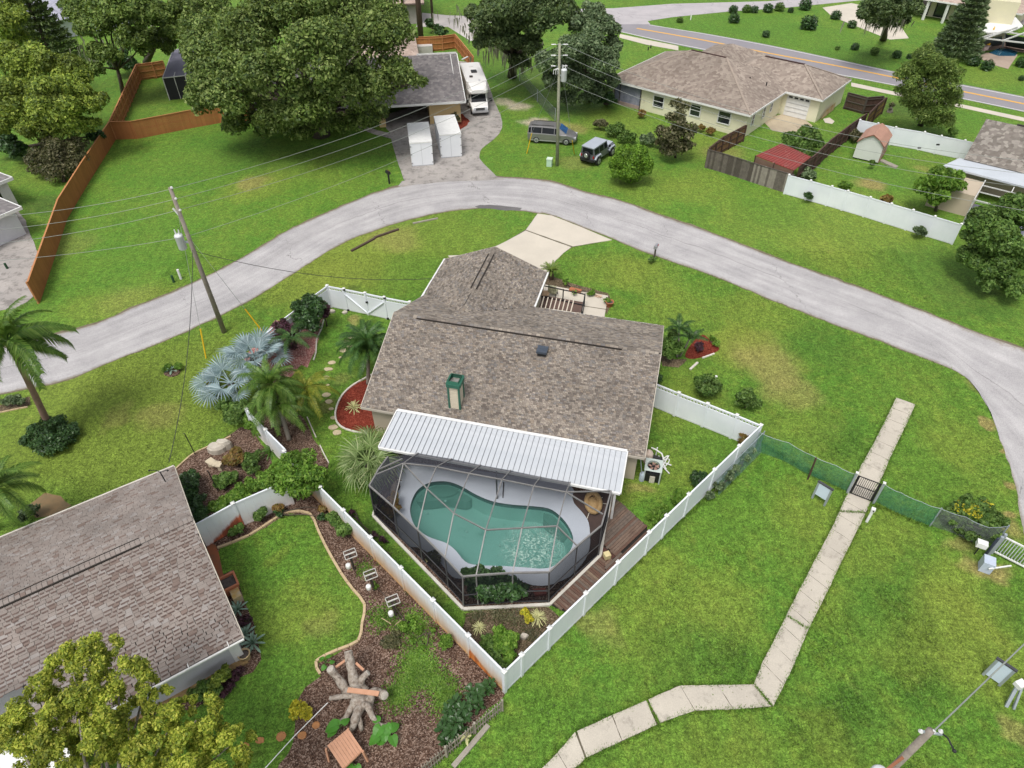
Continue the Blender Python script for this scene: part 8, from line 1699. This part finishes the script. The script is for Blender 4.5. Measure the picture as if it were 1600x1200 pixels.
# ---------------------------------------------------------------- palms
def frond_mesh(L, arch, nl, ll, droop, width=.035, seed=0, twist=0):
    """pinnate frond along +x; leaflets hang to both sides"""
    r = np.random.default_rng(seed); n = nl; t = np.linspace(.12, 1, n); ang = arch[0] + (arch[1]-arch[0])*t
    seg = L/40; xs = [0]; zs = [0]
    for i in range(40): a = arch[0]+(arch[1]-arch[0])*(i/40); xs.append(xs[-1]+math.cos(a)*seg); zs.append(zs[-1]+math.sin(a)*seg)
    X = np.interp(t*40, range(41), xs); Z = np.interp(t*40, range(41), zs); V = []; F = []
    for i in range(n):
        prof = math.sin(min(1, t[i]*1.25+.12)*math.pi*.62+.35)*ll*(1-.45*t[i]**3); d = Vector((math.cos(ang[i]), 0, math.sin(ang[i])))
        for s in (-1, 1):
            l = prof*r.uniform(.8, 1.1); dirn = (Vector((0, s, 0))*.8 + d*.55 + Vector((0, 0, r.uniform(-.1, .25)))).normalized(); p0 = Vector((X[i], 0, Z[i])); w_ = d*width*(1.1-.4*t[i])
            p1 = p0 + dirn*l*.5; p2 = p0 + dirn*l*.95 + Vector((0, 0, -l*droop)); k = len(V)
            V += [p0-w_*.6, p0+w_*.6, p1+w_*.8, p1-w_*.8, p2]; F += [(k, k+1, k+2, k+3), (k+3, k+2, k+4)]
    mb = MB(); mb.add(V, F); mb.tube([(xs[j], 0, zs[j]) for j in range(0, 41, 5)], [.035*(1-j/45)+.006 for j in range(0, 41, 5)], 5, cap=False)
    return mb.mesh('frond')
def fan_mesh(R_, n, petiole, fold=.35, span=5.2, droop=.25, seed=0, split=.5):
    """palmate leaf along +x on a petiole"""
    r = random.Random(seed); mb = MB(); mb.tube([(0,0,0), (petiole*.5,0,petiole*.06), (petiole,0,0)], [.04,.03,.022], 5); c = Vector((petiole, 0, 0))
    for i in range(n):
        a = -span/2 + span*(i+.5)/n; da = span/n*.5; l = R_*(1-.12*abs(a)/span*2)*r.uniform(.9, 1.05); up = .1*math.cos(a)
        p = lambda rr, aa, z: c + Vector((math.cos(aa)*rr, math.sin(aa)*rr, z)); z1 = R_*split
        zf = lambda rr: -droop*(rr/R_)**2*R_ + abs(math.sin(a))*.06*R_; mdd = .04*R_
        mb.add([c, p(z1, a-da*.8, zf(z1)), p(z1, a, zf(z1)+mdd), p(z1, a+da*.8, zf(z1)), p(l*.85, a-da*.22, zf(l*.85)), p(l*.85, a+da*.22, zf(l*.85)), p(l, a, zf(l)-.06*R_)], [(0,1,2),(0,2,3),(1,4,2),(2,4,5),(2,5,3),(4,6,5)])
    return mb.mesh('frond')
def palm(label, base, top, meshes, mats_, specs, trunk_m, r0, r1, name='palm', seed=0, rings=0, tilt0=None, cat='palm tree', crown_tube=None):
    """specs: (count, mesh index, elevation, spread) for each tier"""
    th = thing(name, label, cat, base); r = random.Random(seed); mb = MB(); m = base.lerp(top, .5)+Vector((0, 0, 0)); P = smooth_line([base, m+Vector((.03,0,0)), top], 6)
    n = len(P); mb.tube(P, [lerp(r0, r1, i/(n-1))*(1+(.05 if i % 2 else 0)) for i in range(n)], 10); mb.part('trunk', trunk_m, th, True)
    if crown_tube: mb = MB(); mb.tube([top-Vector((0,0,.1)), top+Vector((0,0,crown_tube[0]*.6)), top+Vector((0,0,crown_tube[0]))], [r1*1.3, r1*1.15, r1*.4], 10); mb.part('crownshaft', crown_tube[1], th, True); 
    t = top-base; t = Vector((t.x, t.y, t.z + (crown_tube[0]*.8 if crown_tube else 0)))
    for (cnt, mi, el, rot0, mm) in specs:
        for i in range(cnt):
            a = rot0 + 2*math.pi*(i+r.uniform(-.25, .25))/cnt; e_ = el + r.uniform(-.13, .13); me = meshes[mi]
            if not me.materials: me.materials.append(mats_[mm])
            o = bpy.data.objects.new('frond', me); link(o, th); o.location = t; o.rotation_euler = (r.uniform(-.35, .35), -e_, a); s = r.uniform(.88, 1.1); o.scale = (s, s, s)
    return th
L_PALM = leafmat('palm_fronds', [(.03,.08,.012),(.07,.15,.02),(.11,.2,.035),(.17,.25,.05)], .3, rough=.4, vsc=.7)
L_PALMY = leafmat('yellowing_frond', [(.15,.17,.02),(.3,.28,.03),(.42,.34,.05),(.3,.2,.06)], .3, rough=.5)
L_BIS = leafmat('silver_blue_fronds', [(.11,.17,.185),(.19,.265,.28),(.27,.35,.365),(.37,.45,.46)], .08, rough=.5, vsc=1, vary=.15)
L_CAB = leafmat('pale_fan_fronds', [(.1,.17,.05),(.17,.25,.08),(.24,.32,.12),(.33,.38,.18)], .25, rough=.4)
L_DPALM = leafmat('dark_palm_fronds', [(.012,.04,.01),(.03,.08,.018),(.05,.12,.025),(.09,.16,.04)], .25, rough=.4)
M_PTR = mat('smooth_palm_trunk', (.3,.19,.14), (.2,.13,.1), 3, bump=.3); M_PTG = mat('grey_palm_trunk', (.32,.29,.25), (.22,.19,.16), 4, bump=.4)
def FM(*a, **k): return frond_mesh(*a, **k)
fr_big = [FM(3.2, (.5, -1.1), 80, .62, .6, .042, 1), FM(3.4, (.1, -1.4), 84, .66, .65, .042, 2), FM(3.0, (1.0, -.4), 74, .6, .5, .03, 3)]
fr_y = FM(3.5, (-.3, -1.35), 70, .6, .6, .035, 4)
pb = G(78, 668); ptp = G(20, 548, 6.6)
palm('tall royal palm with arching fronds cut by the left edge', pb, ptp, fr_big+[fr_y], [L_PALM, L_PALMY], [(7, 0, .15, .3, 0), (8, 1, .0, .8, 0), (6, 2, .35, .1, 0), (1, 3, -.2, 5.15, 1)], M_PTR, .2, .14, 'royal_palm', 5, crown_tube=(.8, mat('green_crownshaft', (.12,.18,.05))))
fr2_ = [FM(2.1, (.5, -1.1), 62, .5, .6, .024, 11), FM(2.3, (.1, -1.4), 64, .52, .7, .024, 12), FM(1.9, (1.1, -.4), 56, .46, .5, .024, 13)]
palm('queen palm with drooping fronds at the left edge above the neighbour roof', G(-25, 830), G(-5, 762, 4.2), [m.copy() for m in fr2_], [L_PALM], [(7, 0, .2, .3, 0), (7, 1, .0, .7, 0), (5, 2, .4, 0, 0)], M_PTG, .15, .11, 'queen_palm', 6)
palm('green queen palm in front of the silver blue palm', G(452, 688), G(424, 600, 3.6), [m.copy() for m in fr2_], [L_PALM], [(8, 0, .1, .3, 0), (9, 1, -.05, .7, 0), (7, 2, .3, 0, 0)], M_PTG, .13, .1, 'queen_palm', 7)
frs = [FM(1.9, (.7, -.9), 46, .42, .5, .025, 21), FM(2.1, (.3, -1.2), 48, .45, .6, .025, 22)]
palm('smaller yellow green palm beside the stepping stones', G(468, 640), G(478, 606, 2.4), [m.copy() for m in frs], [leafmat('yellow_palm_fronds', [(.1,.14,.015),(.2,.23,.025),(.3,.3,.04)], .3)], [(7, 0, .2, .3, 0), (6, 1, 0, .2, 0)], M_PTG, .08, .06, 'small_palm', 8)
palm('small green palm behind the queen palm at the vinyl fence', G(440, 665), G(432, 634, 2.6), [m.copy() for m in frs], [L_PALM], [(8, 0, .2, .3, 0), (8, 1, 0, .2, 0)], M_PTG, .08, .06, 'small_palm', 9)
palm('pygmy palm at the lattice fence near the gravel bed', G(458, 545), G(456, 528, 2.2), [m.copy() for m in frs][:1], [L_DPALM], [(6, 0, .1, .3, 0)], M_PTG, .07, .05, 'small_palm', 90)
palm('dense dark green palm leaning on the west roof edge of the main house', G(575, 600), G(574, 545, 2.6), [FM(2.2, (1.0, -.9), 54, .5, .5, .03, 31), FM(2.5, (.6, -1.3), 56, .52, .6, .03, 32)], [L_DPALM], [(10, 0, .35, .3, 0), (11, 1, .1, .2, 0), (7, 0, .8, .9, 0)], M_PTG, .12, .1, 'arching_palm', 10)
fan_b = [fan_mesh(1.2, 24, 1.05, span=4.9, droop=.15, seed=1), fan_mesh(1.0, 22, 1.5, span=4.8, droop=.3, seed=2), fan_mesh(.9, 20, .7, span=4.7, droop=.08, seed=3)]
palm('large silver blue bismarck palm at the roadside corner', G(398, 590), G(397, 556, 1.9), fan_b, [L_BIS], [(6, 1, -.05, .1, 0), (7, 0, .35, .5, 0), (5, 2, .85, 0, 0)], mat('grey_boots', (.2,.18,.16)), .26, .24, 'bismarck_palm', 11)
palm('second silver blue fan crown lower left of the bismarck palm', G(362, 612), G(360, 598, 1.0), [m.copy() for m in fan_b], [L_BIS], [(6, 1, .1, .2, 0), (5, 0, .5, .7, 0)], mat('grey_boots', (.2,.18,.16)), .2, .18, 'bismarck_palm', 12)
fan_c = [fan_mesh(.95, 18, .8, span=4.6, droop=.5, seed=5, split=.4), fan_mesh(.9, 18, 1.0, span=4.6, droop=.75, seed=6, split=.45)]
palm('pale green cabbage palm between the cage corner and the red mulch bed', G(572, 738), G(575, 722, 1.4), fan_c, [L_CAB], [(8, 1, .0, .1, 0), (8, 0, .35, .5, 0), (5, 0, .8, 0, 0)], M_PTG, .18, .15, 'cabbage_palm', 13)
palm('young pale green cabbage palm at the patio roof corner', G(585, 708), G(588, 698, 1.1), [m.copy() for m in fan_c], [L_CAB], [(6, 0, .2, .1, 0), (4, 0, .7, .5, 0)], M_PTG, .1, .09, 'cabbage_palm', 14)
sg_ = [FM(1.0, (.75, -.35), 40, .22, .1, .014, 41)]
palm('sago palm at the garage corner of the main driveway', G(861, 436), G(861, 424, .7), sg_, [leafmat('sago_fronds', [(.05,.1,.015),(.12,.19,.03),(.2,.26,.06)], .2, rough=.35)], [(12, 0, .1, 0, 0), (10, 0, .5, .2, 0)], mat('sago_trunk', (.08,.05,.035)), .2, .16, 'sago_palm', 15)
for i, (b_, t_, l) in enumerate(((G(1058, 558), G(1061, 515, 2.2), 'slim young palm at the small red bed, left stem'), (G(1062, 557), G(1077, 530, 1.9), 'slim young palm at the small red bed, right stem'))):
    palm(l, b_, t_, [FM(1.3, (.8, -.7), 34, .35, .4, .025, 51+i)], [L_DPALM], [(6, 0, .3, .4, 0)], M_PTG, .07, .05, 'young_palm', 16+i)
# rosettes
def blade_mesh(L, w_, el0, el1, n=6, fold=.3, seed=0):
    mb = MB(); x = z = 0; V = []; F = []
    for i in range(n+1):
        t = i/n; a = el0+(el1-el0)*t; ww = w_*math.sin(math.pi*(.18+.78*(1-t)**.9))*(1 if i < n else .05); V += [Vector((x, -ww, z+ww*fold)), Vector((x, 0, z)), Vector((x, ww, z+ww*fold))]; x += math.cos(a)*L/n; z += math.sin(a)*L/n
    for i in range(n): k = 3*i; F += [(k, k+3, k+4, k+1), (k+1, k+4, k+5, k+2)]
    mb.add(V, F); return mb.mesh('leaf')
def rosette(label, c, n, L, w_, mt, el=(.3, 1.3), curl=-1.2, name='agave', seed=0, tiers=3, s=1, cat='plant'):
    th = thing(name, label, cat, c); r = random.Random(seed); ms = []
    for k in range(tiers): e0 = lerp(el[0], el[1], k/max(1, tiers-1)); m = blade_mesh(L*(1-.15*k), w_, e0, e0+curl); m.materials.append(mt); ms.append(m)
    for k in range(tiers):
        m_ = max(3, int(n/tiers))
        for i in range(m_): o = bpy.data.objects.new('leaf', ms[k]); link(o, th); o.location = (0, 0, .05); o.rotation_euler = (r.uniform(-.2,.2), r.uniform(-.15,.15), 2*math.pi*(i+.5*k+r.uniform(-.2,.2))/m_); q = r.uniform(.85, 1.1); o.scale = (q, q, q)
    return th
L_AGV = leafmat('agave_leaves', [(.14,.24,.17),(.22,.33,.25),(.32,.42,.33)], .1, rough=.5, vary=.1); L_VAR = leafmat('cream_striped_leaves', [(.2,.27,.06),(.42,.45,.18),(.6,.58,.3),(.3,.36,.1)], .25, rough=.5, vary=.1)
L_CRI = leafmat('strap_leaves', [(.03,.09,.015),(.06,.14,.02),(.1,.18,.03)], .2, rough=.35)
L_FIC = leafmat('dark_broad_leaves', [(.012,.035,.012),(.02,.06,.02),(.04,.09,.025),(.32,.34,.12)], .15, rough=.25, vary=.15)
rosette('blue green agave at the gable beside the purple plant, upper one', G(372, 954), 24, .55, .045, L_AGV, seed=1, curl=-.5)
rosette('blue green agave near the roof corner, middle one', G(384, 992), 24, .6, .05, L_AGV, seed=2, curl=-.5)
rosette('blue green agave beside the round cream pot, lower one', G(395, 1006), 26, .62, .05, L_AGV, seed=3, curl=-.5)
rosette('large cream striped grass clump at the deck end in the corner garden', G(840, 966), 46, .75, .022, L_VAR, seed=4, curl=-1.9, name='striped_grass', tiers=4)
rosette('small cream striped grass clump at the fence in the corner garden', G(749, 982), 36, .55, .02, L_VAR, seed=5, curl=-1.9, name='striped_grass', tiers=4)
rosette('striped spiky plant in the red mulch bed by the house', G(553, 638), 36, .75, .025, L_VAR, seed=6, curl=-1.2, name='striped_grass', tiers=4)
rosette('dark strap leaved lily clump at the vinyl fence in the neighbour bed', G(425, 706), 40, 1.0, .035, L_CRI, seed=7, curl=-1.7, name='strap_lily', tiers=4)
rosette('silver agave in the round bed on the roadside lawn', G(268, 580), 16, .5, .06, L_AGV, seed=8, curl=-.6)
rosette('dark grassy clump against the fence in the side yard', G(1092, 752), 36, .9, .02, L_CRI, seed=9, curl=-1.5, name='grass_clump', tiers=3)
tree('leafy green rim plant around the silver agave on the roadside lawn', G(279, 573), PL((280,571,8,.3),(262,573,7,.25),(256,578,5,.2)), L_BRI, 1100, .12, r0=.03, seed=501, cat='shrub', name='shrub')
MB().prism(smooth_line(GG([(256,585),(262,588),(270,589),(280,585),(282,579),(274,577),(262,578)]), 2, True), 0, .05).solo('soil_ring', M_MUL, 'small bark ring under the silver agave on the roadside lawn', 'garden bed')
# dark rubber plants along the picket fence: broad leaves one by one
def broadleaf(label, spots, n, L, w_, mt, seed, name='rubber_plant', el=(.1, .9), per=9):
    b = G(*spots[0][:2]); th = thing(name, label, 'plant', b); r = random.Random(seed); ms = []
    for k in range(3): m = blade_mesh(L*(1-.12*k), w_, lerp(el[0], el[1], k/2), lerp(el[0], el[1], k/2)-.7, 5, .35); m.materials.append(mt); ms.append(m)
    for (x, y, z) in spots:
        c = G(x, y, z)
        mb = MB(); mb.tube([Vector((c.x, c.y, 0)), c], .02, 5); mb.part('stem', M_TRK, th)
        for i in range(per): o = bpy.data.objects.new('leaf', r.choice(ms)); link(o, th); o.location = c-b+Vector((0, 0, r.uniform(-.3, .05))); o.rotation_euler = (r.uniform(-.3,.3), r.uniform(-.3,.3), 6.283*(i+r.uniform(-.3,.3))/per); q = r.uniform(.7, 1.15); o.scale = (q, q, q)
    return th
broadleaf('dark rubber plant with cream edged leaves along the picket fence', [(758,1075,.6),(745,1085,.6),(735,1098,.7),(722,1108,.7),(712,1095,.6),(700,1108,.5),(698,1125,.6),(712,1128,.7),(725,1120,.6),(748,1100,.5),(765,1068,.5),(690,1140,.5),(705,1140,.5),(695,1158,.4),(735,1080,.5),(718,1140,.4)], 0, .42, .075, L_FIC, 3, per=13)
broadleaf('pale leaved plant poking through the picket fence', [(728,1150,.5)], 0, .35, .05, L_VAR, 5, per=8)
L_ELE = leafmat('elephant_ear_leaves', [(.04,.16,.02),(.07,.24,.03),(.12,.3,.05)], .3, rough=.3, vary=.1)
def bigleaf(L, w_):
    mb = MB(); prof = [(0,.0),(-.1,.28),(.05,.42),(.25,.48),(.5,.42),(.75,.27),(.92,.1),(1.0,0)]; V = []; F = []
    for i, (t, ww) in enumerate(prof): z = .12*t-.35*t*t; V += [Vector((t*L, -ww*w_, z*L+ww*.12)), Vector((max(t,0)*L, 0, z*L)), Vector((t*L, ww*w_, z*L+ww*.12))]
    for i in range(len(prof)-1): k = 3*i; F += [(k, k+3, k+4, k+1), (k+1, k+4, k+5, k+2)]
    mb.add(V, F); me = mb.mesh('leaf'); me.materials.append(L_ELE); return me
ble = bigleaf(.62, .62)
def elephant(label, b, lv):
    th = thing('elephant_ear', label, 'plant', b)
    for (x, y, z, a, s) in lv:
        p = G(x, y, z); o = bpy.data.objects.new('leaf', ble); link(o, th); o.location = p-b; o.rotation_euler = (rnd.uniform(-.2,.2), .15, R(a)); o.scale = (s, s, s); mb = MB(); mb.tube([b, p], .018, 5); mb.part('stem', mat('green_stem', (.12,.25,.05)), th)
elephant('elephant ear plant left of the driftwood stump, behind the table', G(527, 1140), [(528,1132,.5,200,.95),(530,1134,.45,160,.7),(536,1132,.5,60,.6),(524,1138,.4,225,.7)])
elephant('elephant ear plant right of the driftwood stump', G(598, 1148), [(595,1135,.5,240,.8),(603,1132,.5,290,.75),(592,1150,.4,215,.8),(602,1146,.4,265,.6),(590,1128,.55,120,.6),(610,1140,.5,40,.7),(612,1150,.45,300,.7),(600,1158,.35,180,.6)])
elephant('elephant ear plant under the small cedar table', G(548, 1190), [(548,1192,.3,220,.7),(556,1196,.35,300,.6)])
elephant('variegated broad leaf plant behind the stump at the lawn edging', G(508, 1034), [(505,1030,.4,160,.4),(512,1028,.4,80,.35),(516,1036,.4,30,.35),(508,1040,.35,240,.4)])

# ================================================================== GRASS BLADES NEAR THE CAMERA
def inside(px, py, poly):
    c = np.zeros(len(px), bool); n = len(poly)
    for i in range(n):
        x0, y0 = poly[i][0], poly[i][1]; x1, y1 = poly[i-1][0], poly[i-1][1]
        if y0 == y1: continue
        c ^= ((y0 > py) != (y1 > py)) & (px < (x1-x0)*(py-y0)/(y1-y0)+x0)
    return c
NG = 420000
gx = npr.uniform(-27, 31, NG); gy = 8+(48-8)*npr.random(NG)**1.25
keep = np.ones(NG, bool)
# leave out what lies beyond the frame
u_ = gx*RT.x + gy*RT.y - CAM_H*RT.z; v_ = gx*FW.x+gy*FW.y-CAM_H*FW.z; keep &= np.abs(u_/v_) < .79
for poly in [ROADP, WALKP, DRV, DECKP] + BEDS + [[H(.3,.4),H(15.6,.4),H(15.6,11.2),H(7,11.2),H(7,15.7),H(0,15.7)], [NB(-.3,.4),NB(-20,.4),NB(-20,11),NB(-.3,11)], GG([(848,445),(950,463),(944,498),(838,482)]), GG([(952,771),(1013,824),(905,967),(858,943)])]:
    keep &= ~inside(gx, gy, poly)
# a few blades creep over the slab edges
gx, gy = gx[keep], gy[keep]; n = len(gx); a = npr.uniform(0, 2*np.pi, n); h = npr.uniform(.03, .08, n)*(1+.6*(npr.random(n) < .08)); w_ = npr.uniform(.008, .018, n)
dx, dy = np.cos(a), np.sin(a); lean = npr.uniform(.2, 1.2, n)*h; z0 = np.zeros(n)
V = np.stack([np.stack([gx-dy*w_, gy+dx*w_, z0], 1), np.stack([gx+dy*w_, gy-dx*w_, z0], 1), np.stack([gx+dx*lean, gy+dy*lean, h], 1)], 1).reshape(-1, 3)
me = npmesh('grass', V, np.arange(3*n).reshape(n, 3)); me.materials.append(M_BLADE); o = bpy.data.objects.new('grass', me); link(o)
props(o, 'short mown green grass on the lawns nearest the camera', 'grass', None, 'stuff')
def edge_weeds(lines, n, label, m=M_BLADE, hh=(.06, .16), z=.0, sp=.07):
    P = []
    for L in lines:
        W_ = GG(L)
        for a_, b_ in zip(W_, W_[1:]): P.append((a_, b_))
    lens = np.array([(b_-a_).length for a_, b_ in P]); k = npr.choice(len(P), n, p=lens/lens.sum()); t = npr.random(n)
    A = np.array([tuple(p[0]) for p in P]); B = np.array([tuple(p[1]) for p in P]); c = A[k]+(B[k]-A[k])*t[:, None]; c[:, :2] += npr.normal(0, sp, (n, 2)); c[:, 2] = z
    a = npr.uniform(0, 2*np.pi, n); h = npr.uniform(hh[0], hh[1], n); w_ = npr.uniform(.01, .02, n); d = np.stack([np.cos(a), np.sin(a), 0*a], 1); s = np.stack([-np.sin(a), np.cos(a), 0*a], 1)
    V = np.stack([c-s*w_[:, None], c+s*w_[:, None], c+d*(h*.7)[:, None]+np.array([0,0,1])*h[:, None]], 1).reshape(-1, 3); me = npmesh('weeds', V, np.arange(3*n).reshape(n, 3)); me.materials.append(m); o = bpy.data.objects.new('weeds', me); link(o); props(o, label, 'weeds', None, 'stuff')
edge_weeds([[*edgeL,(1131,1070),(1060,1071),(1012,1093),(937,1126),(899,1143),(850,1198)], [*edgeR,(1140,1110),(1076,1112),(992,1151),(914,1187),(870,1232)]], 11000, 'ragged grass fringe creeping over the walkway edges')
edge_weeds([[(1010,1094),(1029,1131)],[(1179,1072),(1204,1102)],[(1229,963),(1262,984)],[(1310,800),(1352,802)]], 1500, 'weeds in the open joints of the walkway', sp=.04, z=.04, hh=(.03,.09))
edge_weeds([[(790,1075),(935,935),(1100,780),(1150,745)],[(1187,690),(1240,725),(1324,770)],[(1364,787),(1440,820),(1455,822)]], 5000, 'uneven grass along the feet of the fences', sp=.1, hh=(.06,.2))
def patch_weeds(name, label, spots, m, hh=(.03, .12), ww=(.015, .035)):
    V = []
    for (x, y, r, n) in spots:
        c = G(x, y); n = int(n*.3) if m is M_BLADE else n; R_ = rpx(x, y, r)*(1.6 if m is M_BLADE else 1); p = npr.normal(0, R_*.5, (n, 2)); a = npr.uniform(0, 6.28, n); h = npr.uniform(hh[0], hh[1], n); w_ = npr.uniform(ww[0], ww[1], n); o_ = np.stack([c.x+p[:, 0], c.y+p[:, 1], np.full(n, .012)], 1)
        d = np.stack([np.cos(a), np.sin(a), 0*a], 1); s = np.stack([-np.sin(a), np.cos(a), 0*a], 1); e_ = o_+d*(h*1.1)[:, None]+np.array([0, 0, 1])*(h*.6)[:, None]
        V.append(np.stack([o_, (o_+e_)/2+s*w_[:, None]+np.array([0,0,.01]), e_, (o_+e_)/2-s*w_[:, None]+np.array([0,0,.01])], 1).reshape(-1, 3))
    V = np.concatenate(V); me = npmesh(name, V, np.arange(len(V)).reshape(-1, 4)); me.materials.append(m); props(link(bpy.data.objects.new(name, me)), label, 'weeds', None, 'stuff')
patch_weeds('weeds', 'low green weeds spreading over the bark mulch right of the stump', [(650,1030,26,1500),(665,1055,28,1500),(690,1070,24,700),(640,1060,22,900),(625,1090,26,800),(700,1085,20,800),(690,1100,22,500),(600,965,24,1000),(620,1080,20,500),(645,975,26,1200),(570,890,16,300),(660,1000,30,600)], L_BRI)
patch_weeds('weeds', 'coarse dark broadleaf weed patches in the open lawn', [(1330,1100,22,1500),(1300,1115,20,1200),(1430,1065,30,2000),(1400,950,26,1500),(1440,990,24,1200),(1290,1020,22,1300),(1300,970,24,1200),(1130,1035,26,1800),(1150,1020,22,1200),(1030,1000,26,900),(1050,930,26,900),(860,1110,26,900),(1420,1200,26,900),(1240,1150,20,700),(1300,700,20,900),(1340,690,16,500),(1150,870,26,700)], M_BLADE)
patch_weeds('weeds', 'sparse weeds and leaf litter in the corner garden and beside the cage', [(745,962,14,300),(800,965,20,400),(830,990,16,300),(775,960,16,300),(640,920,10,200),(600,870,10,200)], L_OLI)
